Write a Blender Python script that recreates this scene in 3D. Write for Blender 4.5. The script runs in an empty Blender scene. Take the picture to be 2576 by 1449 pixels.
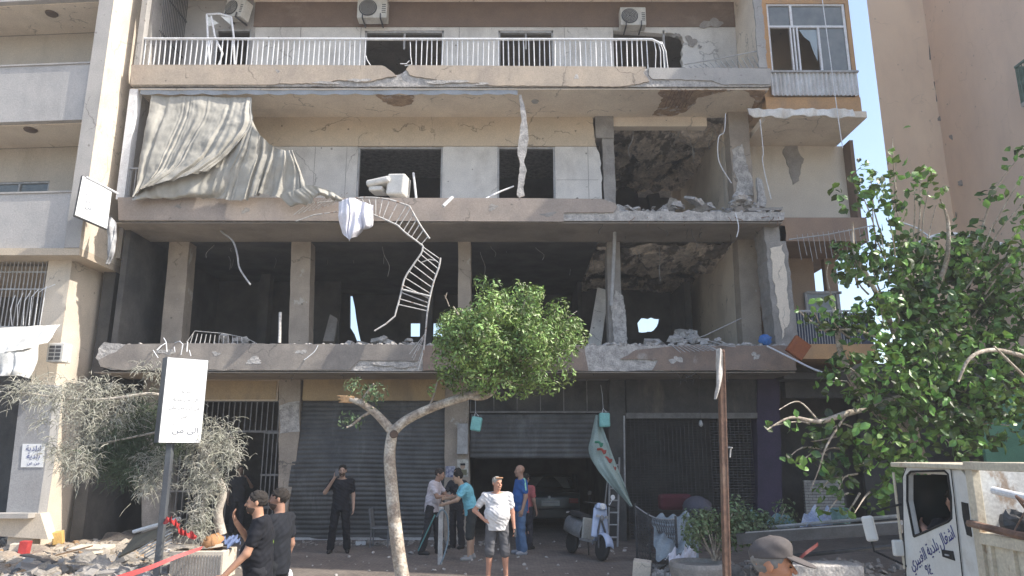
import bpy, math, random
import numpy as np
from mathutils import Vector as V, Matrix
from mathutils.geometry import tessellate_polygon
R = math.radians
S = bpy.context.scene
C = S.collection
rng = random.Random(7)
# ---------------------------------------------------------------- camera, world, sun, exposure
TH = R(12.8); CZ = 2.11; F = 1800.0
cd = bpy.data.cameras.new('camera'); cam = bpy.data.objects.new('camera', cd); C.objects.link(cam)
cam.location = (0, 0, CZ); cam.rotation_euler = (R(90)+TH, 0, 0)
cd.sensor_width = 36; cd.lens = F/2576*36; cd.clip_end = 3000; cd.clip_start = .05
S.camera = cam
W = bpy.data.worlds.new('World'); S.world = W; W.use_nodes = True
SUN = V((.68, -.16, .70)).normalized()
sky = W.node_tree.nodes.new('ShaderNodeTexSky'); sky.sky_type = 'NISHITA'; sky.sun_disc = False
sky.sun_elevation = math.asin(SUN.z); sky.sun_rotation = math.atan2(SUN.x, SUN.y)
sky.air_density = 1.0; sky.dust_density = 2.2; sky.ozone_density = 1.2
bg = W.node_tree.nodes['Background']; bg.inputs['Strength'].default_value = .15
W.node_tree.links.new(sky.outputs[0], bg.inputs[0])
sl = bpy.data.lights.new('sun', 'SUN'); sl.energy = 3.5; sl.angle = R(.5); sl.color = (1, .94, .84)
so = bpy.data.objects.new('sun', sl); C.objects.link(so); so.location = (20, -5, 40)
so.rotation_euler = SUN.to_track_quat('Z', 'Y').to_euler()
S.view_settings.view_transform = 'Standard'; S.view_settings.look = 'None'
S.view_settings.exposure = 1.2; S.view_settings.gamma = 1
S.cycles.max_bounces = 8; S.cycles.diffuse_bounces = 5
# ---------------------------------------------------------------- helpers
CT, ST = math.cos(TH), math.sin(TH)
def P(u, v, D):
    "the point seen at (u, v) of a 2576 x 1449 picture, D metres ahead"
    a = (u-1288)/F; b = (724-v)/F; t = D/(CT-b*ST)
    return V((a*t, D, CZ+(ST+b*CT)*t))
def PX(u, v, D):
    p = P(u, v, D); return (p.x, p.z)
ORG = {}
def org(o): return ORG.get(o.name, V((0, 0, 0)))
def tag(o, label=None, cat=None, group=None, kind=None):
    if label: o['label'] = label
    if cat: o['category'] = cat
    if group: o['group'] = group
    if kind: o['kind'] = kind
    return o
def thing(name, label, cat, loc=(0, 0, 0), group=None):
    o = bpy.data.objects.new(name, None); C.objects.link(o); o.location = loc; o.empty_display_size = .2
    ORG[o.name] = V(loc); return tag(o, label, cat, group)
def copy_tree(o, parent=None):
    c = o.copy(); C.objects.link(c); c.parent = parent
    ORG[c.name] = org(o)
    for ch in [x for x in bpy.data.objects if x.parent == o]: copy_tree(ch, c)
    return c
class MB:
    def __init__(s): s.v = []; s.f = []
    def add(s, vs, fs):
        n = len(s.v); s.v += [tuple(p) for p in vs]; s.f += [tuple(i+n for i in f) for f in fs]; return s
    def box(s, x0, x1, y0, y1, z0, z1):
        return s.add([(x, y, z) for z in (z0, z1) for y in (y0, y1) for x in (x0, x1)],
            [(0, 2, 3, 1), (4, 5, 7, 6), (0, 1, 5, 4), (2, 6, 7, 3), (0, 4, 6, 2), (1, 3, 7, 5)])
    def obox(s, c, size, rot=(0, 0, 0), taper=1):
        m = Matrix.Translation(c) @ (rot if isinstance(rot, Matrix) else _eul(rot))
        h = [q/2 for q in size]; vs = []
        for z in (-1, 1):
            k = taper if z > 0 else 1
            for y in (-1, 1):
                for x in (-1, 1): vs.append(m @ V((x*h[0]*k, y*h[1]*k, z*h[2])))
        return s.add(vs, [(0, 2, 3, 1), (4, 5, 7, 6), (0, 1, 5, 4), (2, 6, 7, 3), (0, 4, 6, 2), (1, 3, 7, 5)])
    def prism(s, outer, y0, y1, holes=()):
        "outline in (x, z) at y0, pushed back to y1"
        loops = [[V((x, z, 0)) for x, z in outer]]+[[V((x, z, 0)) for x, z in h] for h in holes]
        flat = [p for l in loops for p in l]; n = len(flat)
        tri = tessellate_polygon(loops)
        vs = [(p.x, y0, p.y) for p in flat]+[(p.x, y1, p.y) for p in flat]
        fs = [tuple(t) for t in tri]+[tuple(i+n for i in reversed(t)) for t in tri]
        k = 0
        for l in loops:
            m = len(l)
            for i in range(m):
                a, b = k+i, k+(i+1) % m; fs.append((a, b, b+n, a+n))
            k += m
        return s.add(vs, fs)
    def tube(s, pts, r, n=8, cap=True):
        pts = [V(p) for p in pts]; rs = r if hasattr(r, '__len__') else [r]*len(pts)
        vs = []; up = None
        for i, p in enumerate(pts):
            d = (pts[min(i+1, len(pts)-1)]-pts[max(i-1, 0)])
            if d.length < 1e-9: d = V((0, 0, 1))
            d.normalize()
            if up is None:
                up = V((0, 0, 1)) if abs(d.z) < .9 else V((1, 0, 0))
            a = d.cross(up)
            if a.length < 1e-6: a = d.cross(V((.3, 1, .2)))
            a.normalize(); b = d.cross(a).normalized(); up = -b if False else up
            for k in range(n):
                t = 2*math.pi*k/n; vs.append(p+(a*math.cos(t)+b*math.sin(t))*rs[i])
        fs = []
        for i in range(len(pts)-1):
            for k in range(n):
                k2 = (k+1) % n; fs.append((i*n+k, i*n+k2, (i+1)*n+k2, (i+1)*n+k))
        if cap: fs += [tuple(range(n)), tuple((len(pts)-1)*n+k for k in reversed(range(n)))]
        return s.add(vs, fs)
    def lathe(s, prof, c, n=20, ax=None):
        "prof: (r, h) from bottom to top round an axis"
        m = Matrix.Translation(c) @ (V(ax).to_track_quat('Z', 'Y').to_matrix().to_4x4() if ax else Matrix())
        vs = [m @ V((r*math.cos(2*math.pi*k/n), r*math.sin(2*math.pi*k/n), h)) for r, h in prof for k in range(n)]
        fs = [(i*n+k, i*n+(k+1) % n, (i+1)*n+(k+1) % n, (i+1)*n+k) for i in range(len(prof)-1) for k in range(n)]
        fs += [tuple(reversed(range(n))), tuple((len(prof)-1)*n+k for k in range(n))]
        return s.add(vs, fs)
    def blob(s, c, rad, seed=0, amp=.25, nu=9, nv=6, flat=False):
        "lumpy broken stone"
        g = random.Random(seed); vs = []; ph = [g.uniform(0, 6.28) for _ in range(6)]
        rx, ry, rz = rad if hasattr(rad, '__len__') else (rad,)*3
        m = Matrix.Rotation(g.uniform(0, 6.28), 3, 'Z') @ Matrix.Rotation(g.uniform(-.3, .3), 3, 'X')
        for j in range(nv+1):
            th = math.pi*j/nv
            for i in range(nu):
                p = 2*math.pi*i/nu; q = 1+amp*g.uniform(-1, 1)
                vs.append(V(c)+m @ V((rx*q*math.sin(th)*math.cos(p), ry*q*math.sin(th)*math.sin(p), rz*q*math.cos(th))))
        fs = [(j*nu+i, (j+1)*nu+i, (j+1)*nu+(i+1) % nu, j*nu+(i+1) % nu) for j in range(nv) for i in range(nu)]
        return s.add(vs, fs)
    def grid(s, fn, nu, nv, thick=None):
        vs = [fn(i/nu, j/nv) for j in range(nv+1) for i in range(nu+1)]
        n = nu+1
        return s.add(vs, [(j*n+i, j*n+i+1, (j+1)*n+i+1, (j+1)*n+i) for j in range(nv) for i in range(nu)])
    def build(s, name, mat, parent=None, smooth=False, bevel=0, solid=0, loc=None, sub=0):
        o0 = V(loc) if loc is not None else (org(parent) if parent else V((0, 0, 0)))
        me = bpy.data.meshes.new(name)
        me.from_pydata([(x-o0.x, y-o0.y, z-o0.z) for x, y, z in s.v], [], s.f); me.validate()
        me.materials.append(mat)
        if smooth: me.polygons.foreach_set('use_smooth', [True]*len(me.polygons))
        o = bpy.data.objects.new(name, me); C.objects.link(o)
        if parent: o.parent = parent; o.location = o0-org(parent)
        else: o.location = o0
        ORG[o.name] = o0
        if solid:
            m = o.modifiers.new('thickness', 'SOLIDIFY'); m.thickness = solid; m.offset = 0
        if bevel:
            m = o.modifiers.new('bevel', 'BEVEL'); m.width = bevel; m.segments = 2; m.limit_method = 'ANGLE'; m.angle_limit = R(50)
        if sub:
            m = o.modifiers.new('sub', 'SUBSURF'); m.levels = sub; m.render_levels = sub
        return o
def _eul(r): 
    from mathutils import Euler
    return Euler(r).to_matrix().to_4x4()
def ppoly(pts, D): return [PX(u, v, D) for u, v in pts]
def jag(pts, amp, step=.12, seed=0, closed=False):
    "roughen an outline in the plane"
    g = random.Random(seed); out = []; n = len(pts)
    for i in range(n if closed else n-1):
        a, b = pts[i], pts[(i+1) % n]; L = math.dist(a, b); k = max(1, int(L/step)); out.append(a)
        for j in range(1, k):
            t = (j+g.uniform(-.3, .3))/k
            out.append((a[0]+(b[0]-a[0])*t+g.uniform(-amp, amp), a[1]+(b[1]-a[1])*t+g.uniform(-amp, amp)))
    if not closed: out.append(pts[-1])
    return out
def smoothpts(pts, k=6):
    "catmull-rom through points"
    p = [V(q) for q in pts]; out = []
    for i in range(len(p)-1):
        a, b, c, d = p[max(i-1, 0)], p[i], p[i+1], p[min(i+2, len(p)-1)]
        for j in range(k):
            t = j/k
            out.append(.5*((2*b)+(c-a)*t+(2*a-5*b+4*c-d)*t*t+(3*b-3*c+d-a)*t**3))
    out.append(p[-1]); return out
# ---------------------------------------------------------------- materials
def M(name, col, col2=None, rough=.85, sc=2.5, bump=.15, bs=40, metal=0, spec=.3, dirt=None, dsc=(1.2, 1.2, .35), dthr=(.5, .68), island=0, transl=0, fine=.12, damt=.8, wear=0, crack=0):
    m = bpy.data.materials.new(name); m.use_nodes = True; nt = m.node_tree; N = nt.nodes; L = nt.links
    b = N['Principled BSDF']; b.inputs['Roughness'].default_value = rough; b.inputs['Metallic'].default_value = metal
    b.inputs['Specular IOR Level'].default_value = spec
    g = N.new('ShaderNodeNewGeometry'); tc = g.outputs['Position']
    col2 = col2 or tuple(c*.8 for c in col)
    n1 = N.new('ShaderNodeTexNoise'); n1.inputs['Scale'].default_value = sc; n1.inputs['Detail'].default_value = 7; n1.inputs['Roughness'].default_value = .62
    L.new(tc, n1.inputs['Vector'])
    r = N.new('ShaderNodeValToRGB'); r.color_ramp.elements[0].position = .36; r.color_ramp.elements[1].position = .64
    r.color_ramp.elements[0].color = (*col2, 1); r.color_ramp.elements[1].color = (*col, 1)
    L.new(n1.outputs['Fac'], r.inputs['Fac']); out = r.outputs[0]
    if dirt:
        mp = N.new('ShaderNodeMapping'); mp.inputs['Scale'].default_value = dsc; L.new(tc, mp.inputs['Vector'])
        n2 = N.new('ShaderNodeTexNoise'); n2.inputs['Scale'].default_value = 1.3; n2.inputs['Detail'].default_value = 8; n2.inputs['Roughness'].default_value = .65
        L.new(mp.outputs[0], n2.inputs['Vector'])
        mr = N.new('ShaderNodeMapRange'); mr.inputs[1].default_value = dthr[0]; mr.inputs[2].default_value = dthr[1]; mr.inputs[4].default_value = damt
        L.new(n2.outputs['Fac'], mr.inputs[0])
        mx = N.new('ShaderNodeMix'); mx.data_type = 'RGBA'; mx.inputs[7].default_value = (*dirt, 1)
        L.new(mr.outputs[0], mx.inputs[0]); L.new(out, mx.inputs[6]); out = mx.outputs[2]
    if wear:
        vo = N.new('ShaderNodeTexVoronoi'); vo.inputs['Scale'].default_value = 2.6; L.new(tc, vo.inputs['Vector'])
        nw = N.new('ShaderNodeTexNoise'); nw.inputs['Scale'].default_value = 22; nw.inputs['Detail'].default_value = 3; L.new(tc, nw.inputs['Vector'])
        ad = N.new('ShaderNodeMath'); ad.operation = 'MULTIPLY_ADD'; ad.inputs[1].default_value = .13; L.new(nw.outputs[0], ad.inputs[0]); L.new(vo.outputs['Distance'], ad.inputs[2])
        mr = N.new('ShaderNodeMapRange'); mr.inputs[1].default_value = .125; mr.inputs[2].default_value = .145; mr.inputs[3].default_value = wear; mr.inputs[4].default_value = 0; L.new(ad.outputs[0], mr.inputs[0])
        mx = N.new('ShaderNodeMix'); mx.data_type = 'RGBA'; mx.inputs[7].default_value = (.13, .115, .10, 1); L.new(mr.outputs[0], mx.inputs[0]); L.new(out, mx.inputs[6]); out = mx.outputs[2]
    if crack:
        nw = N.new('ShaderNodeTexNoise'); nw.inputs['Scale'].default_value = 1.7; nw.inputs['Detail'].default_value = 6; L.new(tc, nw.inputs['Vector'])
        va = N.new('ShaderNodeVectorMath'); va.operation = 'MULTIPLY_ADD'; va.inputs[1].default_value = (.9, .9, .9); L.new(nw.outputs['Color'], va.inputs[0]); L.new(tc, va.inputs[2])
        vo = N.new('ShaderNodeTexVoronoi'); vo.feature = 'DISTANCE_TO_EDGE'; vo.inputs['Scale'].default_value = .55; L.new(va.outputs[0], vo.inputs['Vector'])
        mr = N.new('ShaderNodeMapRange'); mr.inputs[1].default_value = .0; mr.inputs[2].default_value = .011; mr.inputs[3].default_value = crack; mr.inputs[4].default_value = 0; L.new(vo.outputs['Distance'], mr.inputs[0])
        mk_ = N.new('ShaderNodeMapRange'); mk_.inputs[1].default_value = .48; mk_.inputs[2].default_value = .56; L.new(nw.outputs['Fac'], mk_.inputs[0])
        mm = N.new('ShaderNodeMath'); mm.operation = 'MULTIPLY'; L.new(mr.outputs[0], mm.inputs[0]); L.new(mk_.outputs[0], mm.inputs[1])
        mx = N.new('ShaderNodeMix'); mx.data_type = 'RGBA'; mx.inputs[7].default_value = (.10, .09, .08, 1); L.new(mm.outputs[0], mx.inputs[0]); L.new(out, mx.inputs[6]); out = mx.outputs[2]
    if fine:
        n3 = N.new('ShaderNodeTexNoise'); n3.inputs['Scale'].default_value = bs; n3.inputs['Detail'].default_value = 3; L.new(tc, n3.inputs['Vector'])
        mr = N.new('ShaderNodeMapRange'); mr.inputs[1].default_value = .3; mr.inputs[2].default_value = .7
        mr.inputs[3].default_value = 1-fine; mr.inputs[4].default_value = 1+fine; L.new(n3.outputs['Fac'], mr.inputs[0])
        mm = N.new('ShaderNodeMix'); mm.data_type = 'RGBA'; mm.blend_type = 'MULTIPLY'; mm.inputs[0].default_value = 1
        L.new(out, mm.inputs[6]); L.new(mr.outputs[0], mm.inputs[7]); out = mm.outputs[2]
    if island:
        hs = N.new('ShaderNodeHueSaturation'); mr = N.new('ShaderNodeMapRange')
        mr.inputs[3].default_value = 1-island; mr.inputs[4].default_value = 1+island
        L.new(g.outputs['Random Per Island'], mr.inputs[0]); L.new(mr.outputs[0], hs.inputs['Value'])
        mh = N.new('ShaderNodeMapRange'); mh.inputs[3].default_value = .5-.03; mh.inputs[4].default_value = .5+.02
        L.new(g.outputs['Random Per Island'], mh.inputs[0]); L.new(mh.outputs[0], hs.inputs['Hue'])
        L.new(out, hs.inputs['Color']); out = hs.outputs[0]
    L.new(out, b.inputs['Base Color'])
    if bump:
        nb = N.new('ShaderNodeTexNoise'); nb.inputs['Scale'].default_value = bs*.6; nb.inputs['Detail'].default_value = 5; L.new(tc, nb.inputs['Vector'])
        bp = N.new('ShaderNodeBump'); bp.inputs['Strength'].default_value = bump; bp.inputs['Distance'].default_value = .02
        L.new(nb.outputs['Fac'], bp.inputs['Height']); L.new(bp.outputs[0], b.inputs['Normal'])
    if transl:
        t = N.new('ShaderNodeBsdfTranslucent'); ms = N.new('ShaderNodeMixShader'); ms.inputs[0].default_value = transl
        L.new(out, t.inputs[0]); L.new(b.outputs[0], ms.inputs[1]); L.new(t.outputs[0], ms.inputs[2])
        L.new(ms.outputs[0], N['Material Output'].inputs['Surface'])
    return m
m_fascia = M('fascia_render', (.47, .385, .30), (.37, .31, .25), wear=.7, crack=.8, dirt=(.24, .2, .18), dsc=(1, 1, .5), dthr=(.5, .75), sc=1.6, damt=.6)
m_fasciap = M('fascia_mauve', (.37, .305, .26), (.30, .255, .22), wear=.7, crack=.7, dirt=(.22, .19, .18), dthr=(.5, .75), sc=1.6, damt=.6)
m_fascia1 = M('fascia_grey', (.33, .29, .25), (.22, .195, .175), wear=.8, crack=.8, dirt=(.17, .155, .145), dthr=(.45, .7), sc=2, damt=.8)
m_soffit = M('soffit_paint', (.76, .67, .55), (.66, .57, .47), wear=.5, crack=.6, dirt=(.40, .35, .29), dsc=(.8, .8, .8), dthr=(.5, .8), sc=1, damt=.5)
m_beige = M('beige_wall', (.60, .49, .365), (.52, .43, .32), wear=.7, crack=.7, dirt=(.33, .28, .22), dsc=(.9, .9, .9), dthr=(.5, .8), sc=1.2, damt=.5)
m_white = M('pale_panel', (.68, .65, .60), (.58, .555, .52), wear=.7, crack=.6, dirt=(.34, .31, .28), dsc=(1, 1, .6), dthr=(.48, .75), sc=2.2, damt=.7)
m_brown = M('brown_band', (.20, .14, .105), (.165, .115, .09), dirt=(.29, .235, .19), dsc=(.55, .55, .8), dthr=(.58, .75), sc=1.5)
m_conc = M('bare_concrete', (.33, .305, .28), (.23, .215, .20), dirt=(.2, .185, .17), dsc=(1.5, 1.5, 1), sc=3, bump=.4)
m_concl = M('broken_concrete', (.50, .47, .44), (.28, .265, .25), sc=7, bump=.8, bs=30, fine=.25)
m_col = M('column_paint', (.38, .32, .26), (.28, .24, .20), wear=.8, crack=.8, dirt=(.46, .43, .39), dsc=(1.6, 1.6, 1.2), dthr=(.62, .66), sc=2)
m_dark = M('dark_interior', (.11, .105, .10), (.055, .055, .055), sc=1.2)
m_floor = M('dusty_floor', (.3, .28, .25), (.2, .19, .17), sc=3)
m_dmg = M('torn_ceiling', (.74, .65, .55), (.42, .36, .30), dirt=(.06, .052, .047), dsc=(1.3, .55, 1), dthr=(.50, .55), sc=2.2, bump=1, bs=14, fine=.3)  # pale plaster with near-black patches where it is missing
m_rust = M('exposed_slab', (.42, .30, .20), (.24, .17, .12), dirt=(.50, .46, .42), dsc=(2, 2, 2), dthr=(.56, .62), sc=6, bump=.9, bs=30, fine=.25)
m_cream = M('cream_side', (.62, .545, .45), (.54, .475, .39), wear=.5, crack=.5, dirt=(.34, .31, .27), dsc=(1.2, 1.2, .5), dthr=(.52, .75), sc=1.5, damt=.6)
m_lgrey = M('grey_render', (.42, .395, .37), (.35, .335, .315), wear=.6, crack=.6, dirt=(.25, .245, .24), dsc=(1, 1, .25), dthr=(.48, .72), sc=1.5)
m_orange = M('orange_render', (.50, .30, .15), (.42, .26, .14), dirt=(.28, .2, .14), sc=2, dthr=(.5, .75))
m_pink = M('pink_render', (.83, .66, .49), (.78, .61, .455), wear=.3, crack=.15, dirt=(.60, .47, .37), dsc=(.35, .35, .12), dthr=(.45, .75), sc=.6, fine=.05)
m_pinksh = M('pink_render_shaded', (.78, .61, .475), (.72, .56, .445), wear=.4, crack=.15, dirt=(.56, .44, .36), dsc=(.35, .35, .12), dthr=(.45, .75), sc=.6, fine=.05)  # copy of the pink for the side wall, darkened for its shade
m_wmetal = M('white_metal', (.72, .73, .74), (.6, .6, .61), rough=.45, bump=0, sc=5)
m_bmetal = M('chipped_metal', (.56, .55, .53), (.40, .38, .36), rough=.55, sc=14, dirt=(.24, .15, .10), dsc=(7, 7, 7), dthr=(.56, .62))
m_gmetal = M('grey_metal', (.42, .42, .42), (.3, .29, .28), rough=.5, bump=.05, sc=6)
m_dmetal = M('dark_metal', (.09, .09, .095), (.06, .06, .06), rough=.5, bump=.05, sc=6)
m_shut = M('shutter_metal', (.105, .104, .102), (.065, .065, .065), rough=.42, bump=.05, sc=2, metal=.2, dirt=(.2, .2, .2), dthr=(.55, .75))
m_rustm = M('rusty_steel', (.22, .13, .09), (.13, .08, .06), dirt=(.33, .25, .19), dthr=(.55, .65), sc=8, bump=.3)
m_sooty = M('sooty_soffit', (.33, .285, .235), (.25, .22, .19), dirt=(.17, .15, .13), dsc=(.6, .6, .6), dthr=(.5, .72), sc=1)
m_black = M('black_void', (.02, .02, .022), sc=2, bump=0)
m_acw = M('ac_plastic', (.62, .60, .55), (.52, .50, .45), rough=.5, sc=3, dirt=(.35, .32, .28))
m_glassd = M('dusty_glass', (.11, .125, .125), (.17, .18, .17), rough=.15, spec=.6, sc=3, bump=.02, fine=0)
m_paver = None
# ================================================================ ground
def PZ(u, v, z):
    a = (u-1288)/F; b = (724-v)/F; d = V((a, CT-b*ST, ST+b*CT)); t = (z-CZ)/d.z
    return V((d.x*t, d.y*t, z))
def hprism(mb, pts, z0, z1):
    n = len(pts); tri = tessellate_polygon([[V((x, y, 0)) for x, y in pts]])
    mb.add([(x, y, z0) for x, y in pts]+[(x, y, z1) for x, y in pts], [tuple(t) for t in tri]+[tuple(i+n for i in reversed(t)) for t in tri]+[(i, (i+1) % n, (i+1) % n+n, i+n) for i in range(n)])
    return mb
def paver():
    m = bpy.data.materials.new('interlocking_paver'); m.use_nodes = True; nt = m.node_tree; N = nt.nodes; L = nt.links
    b = N['Principled BSDF']; b.inputs['Roughness'].default_value = .85
    g = N.new('ShaderNodeNewGeometry'); mp = N.new('ShaderNodeMapping'); mp.inputs['Rotation'].default_value = (0, 0, R(45)); L.new(g.outputs['Position'], mp.inputs[0])
    br = N.new('ShaderNodeTexBrick'); br.inputs['Scale'].default_value = 5; br.inputs['Mortar Size'].default_value = .018
    br.inputs['Color1'].default_value = (.19, .155, .13, 1); br.inputs['Color2'].default_value = (.12, .10, .088, 1); br.inputs['Mortar'].default_value = (.055, .05, .045, 1)
    L.new(mp.outputs[0], br.inputs['Vector'])
    n = N.new('ShaderNodeTexNoise'); n.inputs['Scale'].default_value = 1.1; n.inputs['Detail'].default_value = 8; L.new(g.outputs['Position'], n.inputs['Vector'])
    mr = N.new('ShaderNodeMapRange'); mr.inputs[1].default_value = .42; mr.inputs[2].default_value = .7; mr.inputs[4].default_value = .4; L.new(n.outputs[0], mr.inputs[0])
    mx = N.new('ShaderNodeMix'); mx.data_type = 'RGBA'; mx.inputs[7].default_value = (.25, .22, .19, 1); L.new(mr.outputs[0], mx.inputs[0]); L.new(br.outputs[0], mx.inputs[6])
    L.new(mx.outputs[2], b.inputs['Base Color'])
    bp = N.new('ShaderNodeBump'); bp.inputs['Strength'].default_value = .4; bp.inputs['Distance'].default_value = .02
    L.new(br.outputs['Fac'], bp.inputs['Height']); bp.invert = True; L.new(bp.outputs[0], b.inputs['Normal'])
    return m
m_rdust = M('rubble_dust', (.38, .33, .27), (.25, .22, .185), sc=7, bump=.5, fine=.25)
m_dirt = M('dusty_dirt', (.42, .35, .27), (.29, .24, .19), dirt=(.24, .2, .17), dsc=(1, 1, 1), dthr=(.5, .66), sc=5, bump=.8, bs=25, fine=.25)
m_asph = M('road_asphalt', (.26, .235, .205), (.19, .175, .155), dirt=(.36, .32, .26), dsc=(.7, .7, 1), dthr=(.5, .7), sc=6)  # unseen road, lightened to bounce warm light onto the soffits
m_kerb = M('kerb_stone', (.55, .49, .40), (.42, .38, .32), sc=4)
g_ = MB().add([(-400, -60, -.134), (400, -60, -.134), (400, 700, -.134), (-400, 700, -.134)], [(0, 1, 2, 3)]).build('ground', m_dirt); tag(g_, kind='structure')
g_ = MB().add([(-60, -20, -.13), (60, -20, -.13), (60, 12.2, -.13), (-60, 12.2, -.13)], [(0, 1, 2, 3)]).build('road', m_asph); tag(g_, kind='structure')
g_ = MB().box(-60, 60, 12.32, 26, -.3, 0).build('pavement', paver()); tag(g_, kind='structure')
g_ = MB()
for i in range(-30, 31): g_.box(i*1.0+.004, i*1.0+.996, 12.17, 12.318, -.3, .006)
g_ = g_.build('kerb', m_kerb, bevel=.012); tag(g_, kind='structure')
def dg(u, v):
    x = -14+u*7.3; y = 12.4+v*8
    h = .02+.10*math.exp(-((x+9.6)/1.6)**2)*(.5+.5*math.sin(x*3+y*2))+.05*math.sin(x*5.1+y*3.3)*math.sin(y*4.1)+.04*math.sin(x*11+y*7)
    e = min(1, u*8, (1-u)*5, v*8, (1-v)*8)
    return (x+.15*math.sin(y*5), y, max(-.02, h*e+.008) if 0 < v < 1 and 0 < u < 1 else -.02)
tag(MB().grid(dg, 90, 90).build('rubble_ground', m_dirt, smooth=True), kind='structure')

# ================================================================ the damaged building
DF, DB = 16.4, 18.0
Z1b, Z1 = 3.90, 4.46; Z2b, Z2 = 7.49, 8.05; Z3b, Z3 = 11.02, 11.56; Z4b, Z4 = 14.56, 15.1
XL, XR = -9.6, 6.5
main = thing('damaged_building', 'blast damaged apartment block with white railing, gutted first floor and shuttered shops', 'building', (-1.5, 18, 0))
def prt(mb, name, mat, root=None, **k): return mb.build(name, mat, root or main, **k)
# slab cores
s3 = ppoly([(332, 166), (600, 167), (960, 168)], DF)+jag(ppoly([(962, 168), (992, 193), (1020, 177), (1030, 168)], DF), .02, .06, 1)+ppoly([(1300, 170), (1640, 172), (1937, 174), (1940, 214), (1930, 227)], DF)+jag(ppoly([(1930, 227), (1640, 224), (1200, 220), (780, 217)], DF), .025, .1, 2)+ppoly([(330, 215)], DF)
s3 = [(x, max(z, Z3b)) for x, z in s3]
sl3 = prt(MB().prism(s3, DF, 25), 'balcony_slab', m_concl)
s2 = ppoly([(299, 499), (800, 500), (1480, 502)], DF)+jag(ppoly([(1535, 505), (1555, 517), (1560, 531), (1975, 534), (1973, 552)], DF), .022, .07, 3)+jag(ppoly([(1940, 561), (1420, 559)], DF), .012, .1, 4)+ppoly([(300, 555)], DF)
s2 = [(x, max(z, Z2b)) for x, z in s2]
sl2 = prt(MB().prism(s2, DF, 25), 'balcony_slab', m_concl)
s1 = jag(ppoly([(377, 932), (300, 929), (253, 922), (240, 900), (247, 877), (262, 860), (310, 866)], DF), .03, .08, 5)+jag(ppoly([(465, 864), (900, 867), (1300, 869), (1540, 868), (2000, 869)], DF), .02, .1, 6)+jag(ppoly([(2002, 931), (1500, 933), (900, 932)], DF), .01, .2, 7)
sl1 = prt(MB().prism(s1, DF, 18.6), 'balcony_slab', m_concl)
prt(MB().box(XL, 9.2, 18.6, 25, Z1b, Z1), 'floor_slab', m_floor)
prt(MB().box(XL, XR, DF, 25, Z4b, Z4).box(XL, XR, DF, 25, 18.1, 18.6).box(XL, XR, DF, 25, 21.6, 22.1), 'balcony_slab', m_fascia)  # the two topmost slabs are unseen, added to cast shadow
# rendered coats on the slab edges
c3a = jag(ppoly([(962, 166), (985, 180), (998, 192), (950, 200), (925, 207), (850, 202), (820, 206), (790, 211), (715, 211), (690, 214)], DF), .018, .09, 11)+ppoly([(330, 214), (332, 164), (640, 164)], DF)
prt(MB().prism(c3a, DF-.035, DF), 'fascia_coat', m_fascia, sl3)
c3b = jag(ppoly([(1625, 169), (1616, 182), (1633, 205), (1600, 213), (1560, 218)], DF), .01, .06, 12)+jag(ppoly([(1560, 219), (1240, 216), (1200, 209), (1150, 207), (1100, 202), (1060, 195), (1032, 190), (1022, 175), (1030, 165)], DF), .015, .1, 13)+ppoly([(1300, 167)], DF)
prt(MB().prism(c3b, DF-.035, DF), 'fascia_coat', m_fascia, sl3)
c3c = ppoly([(1632, 171), (1937, 173), (1939, 204)], DF)+jag(ppoly([(1935, 213), (1815, 213), (1790, 203), (1640, 199), (1632, 190)], DF), .012, .08, 14)
prt(MB().prism(c3c, DF-.03, DF), 'fascia_coat', m_lgrey, sl3)
c2 = jag(ppoly([(1513, 501), (1547, 512), (1552, 520), (1543, 535), (1418, 536), (1418, 558)], DF), .008, .1, 15)+ppoly([(300, 554), (298, 497), (800, 498), (1300, 499)], DF)
prt(MB().prism(c2, DF-.035, DF), 'fascia_coat', m_fasciap, sl2)
c1 = jag(ppoly([(1060, 868), (1062, 900), (1055, 908), (905, 906), (880, 930)], DF), .01, .1, 16)+jag(ppoly([(600, 931), (300, 929), (255, 921), (250, 905), (300, 880), (318, 866)], DF), .02, .1, 17)+jag(ppoly([(465, 863), (1000, 867)], DF), .01, .1, 18)
prt(MB().prism(c1, DF-.03, DF), 'fascia_coat', m_fascia1, sl1)
c1b = jag(ppoly([(1470, 868), (1640, 872), (1560, 878), (1540, 905), (1650, 908), (1660, 925), (1480, 932)], DF), .012, .1, 19)
c1c = jag(ppoly([(1700, 870), (2000, 869), (2003, 931), (1640, 931), (1655, 905), (1560, 903), (1600, 880)], DF), .012, .1, 20)
m_f1w = M('fascia_brown', (.26, .195, .155), (.19, .15, .13), dirt=(.34, .31, .28), dsc=(1.5, 1.5, 1), dthr=(.58, .66), sc=3)
prt(MB().prism(c1c, DF-.03, DF), 'fascia_coat', m_f1w, sl1)
prt(MB().prism(ppoly([(1064, 869), (1468, 869), (1480, 932), (1064, 931)], DF), DF-.03, DF), 'fascia_coat', m_f1w, sl1)
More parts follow.
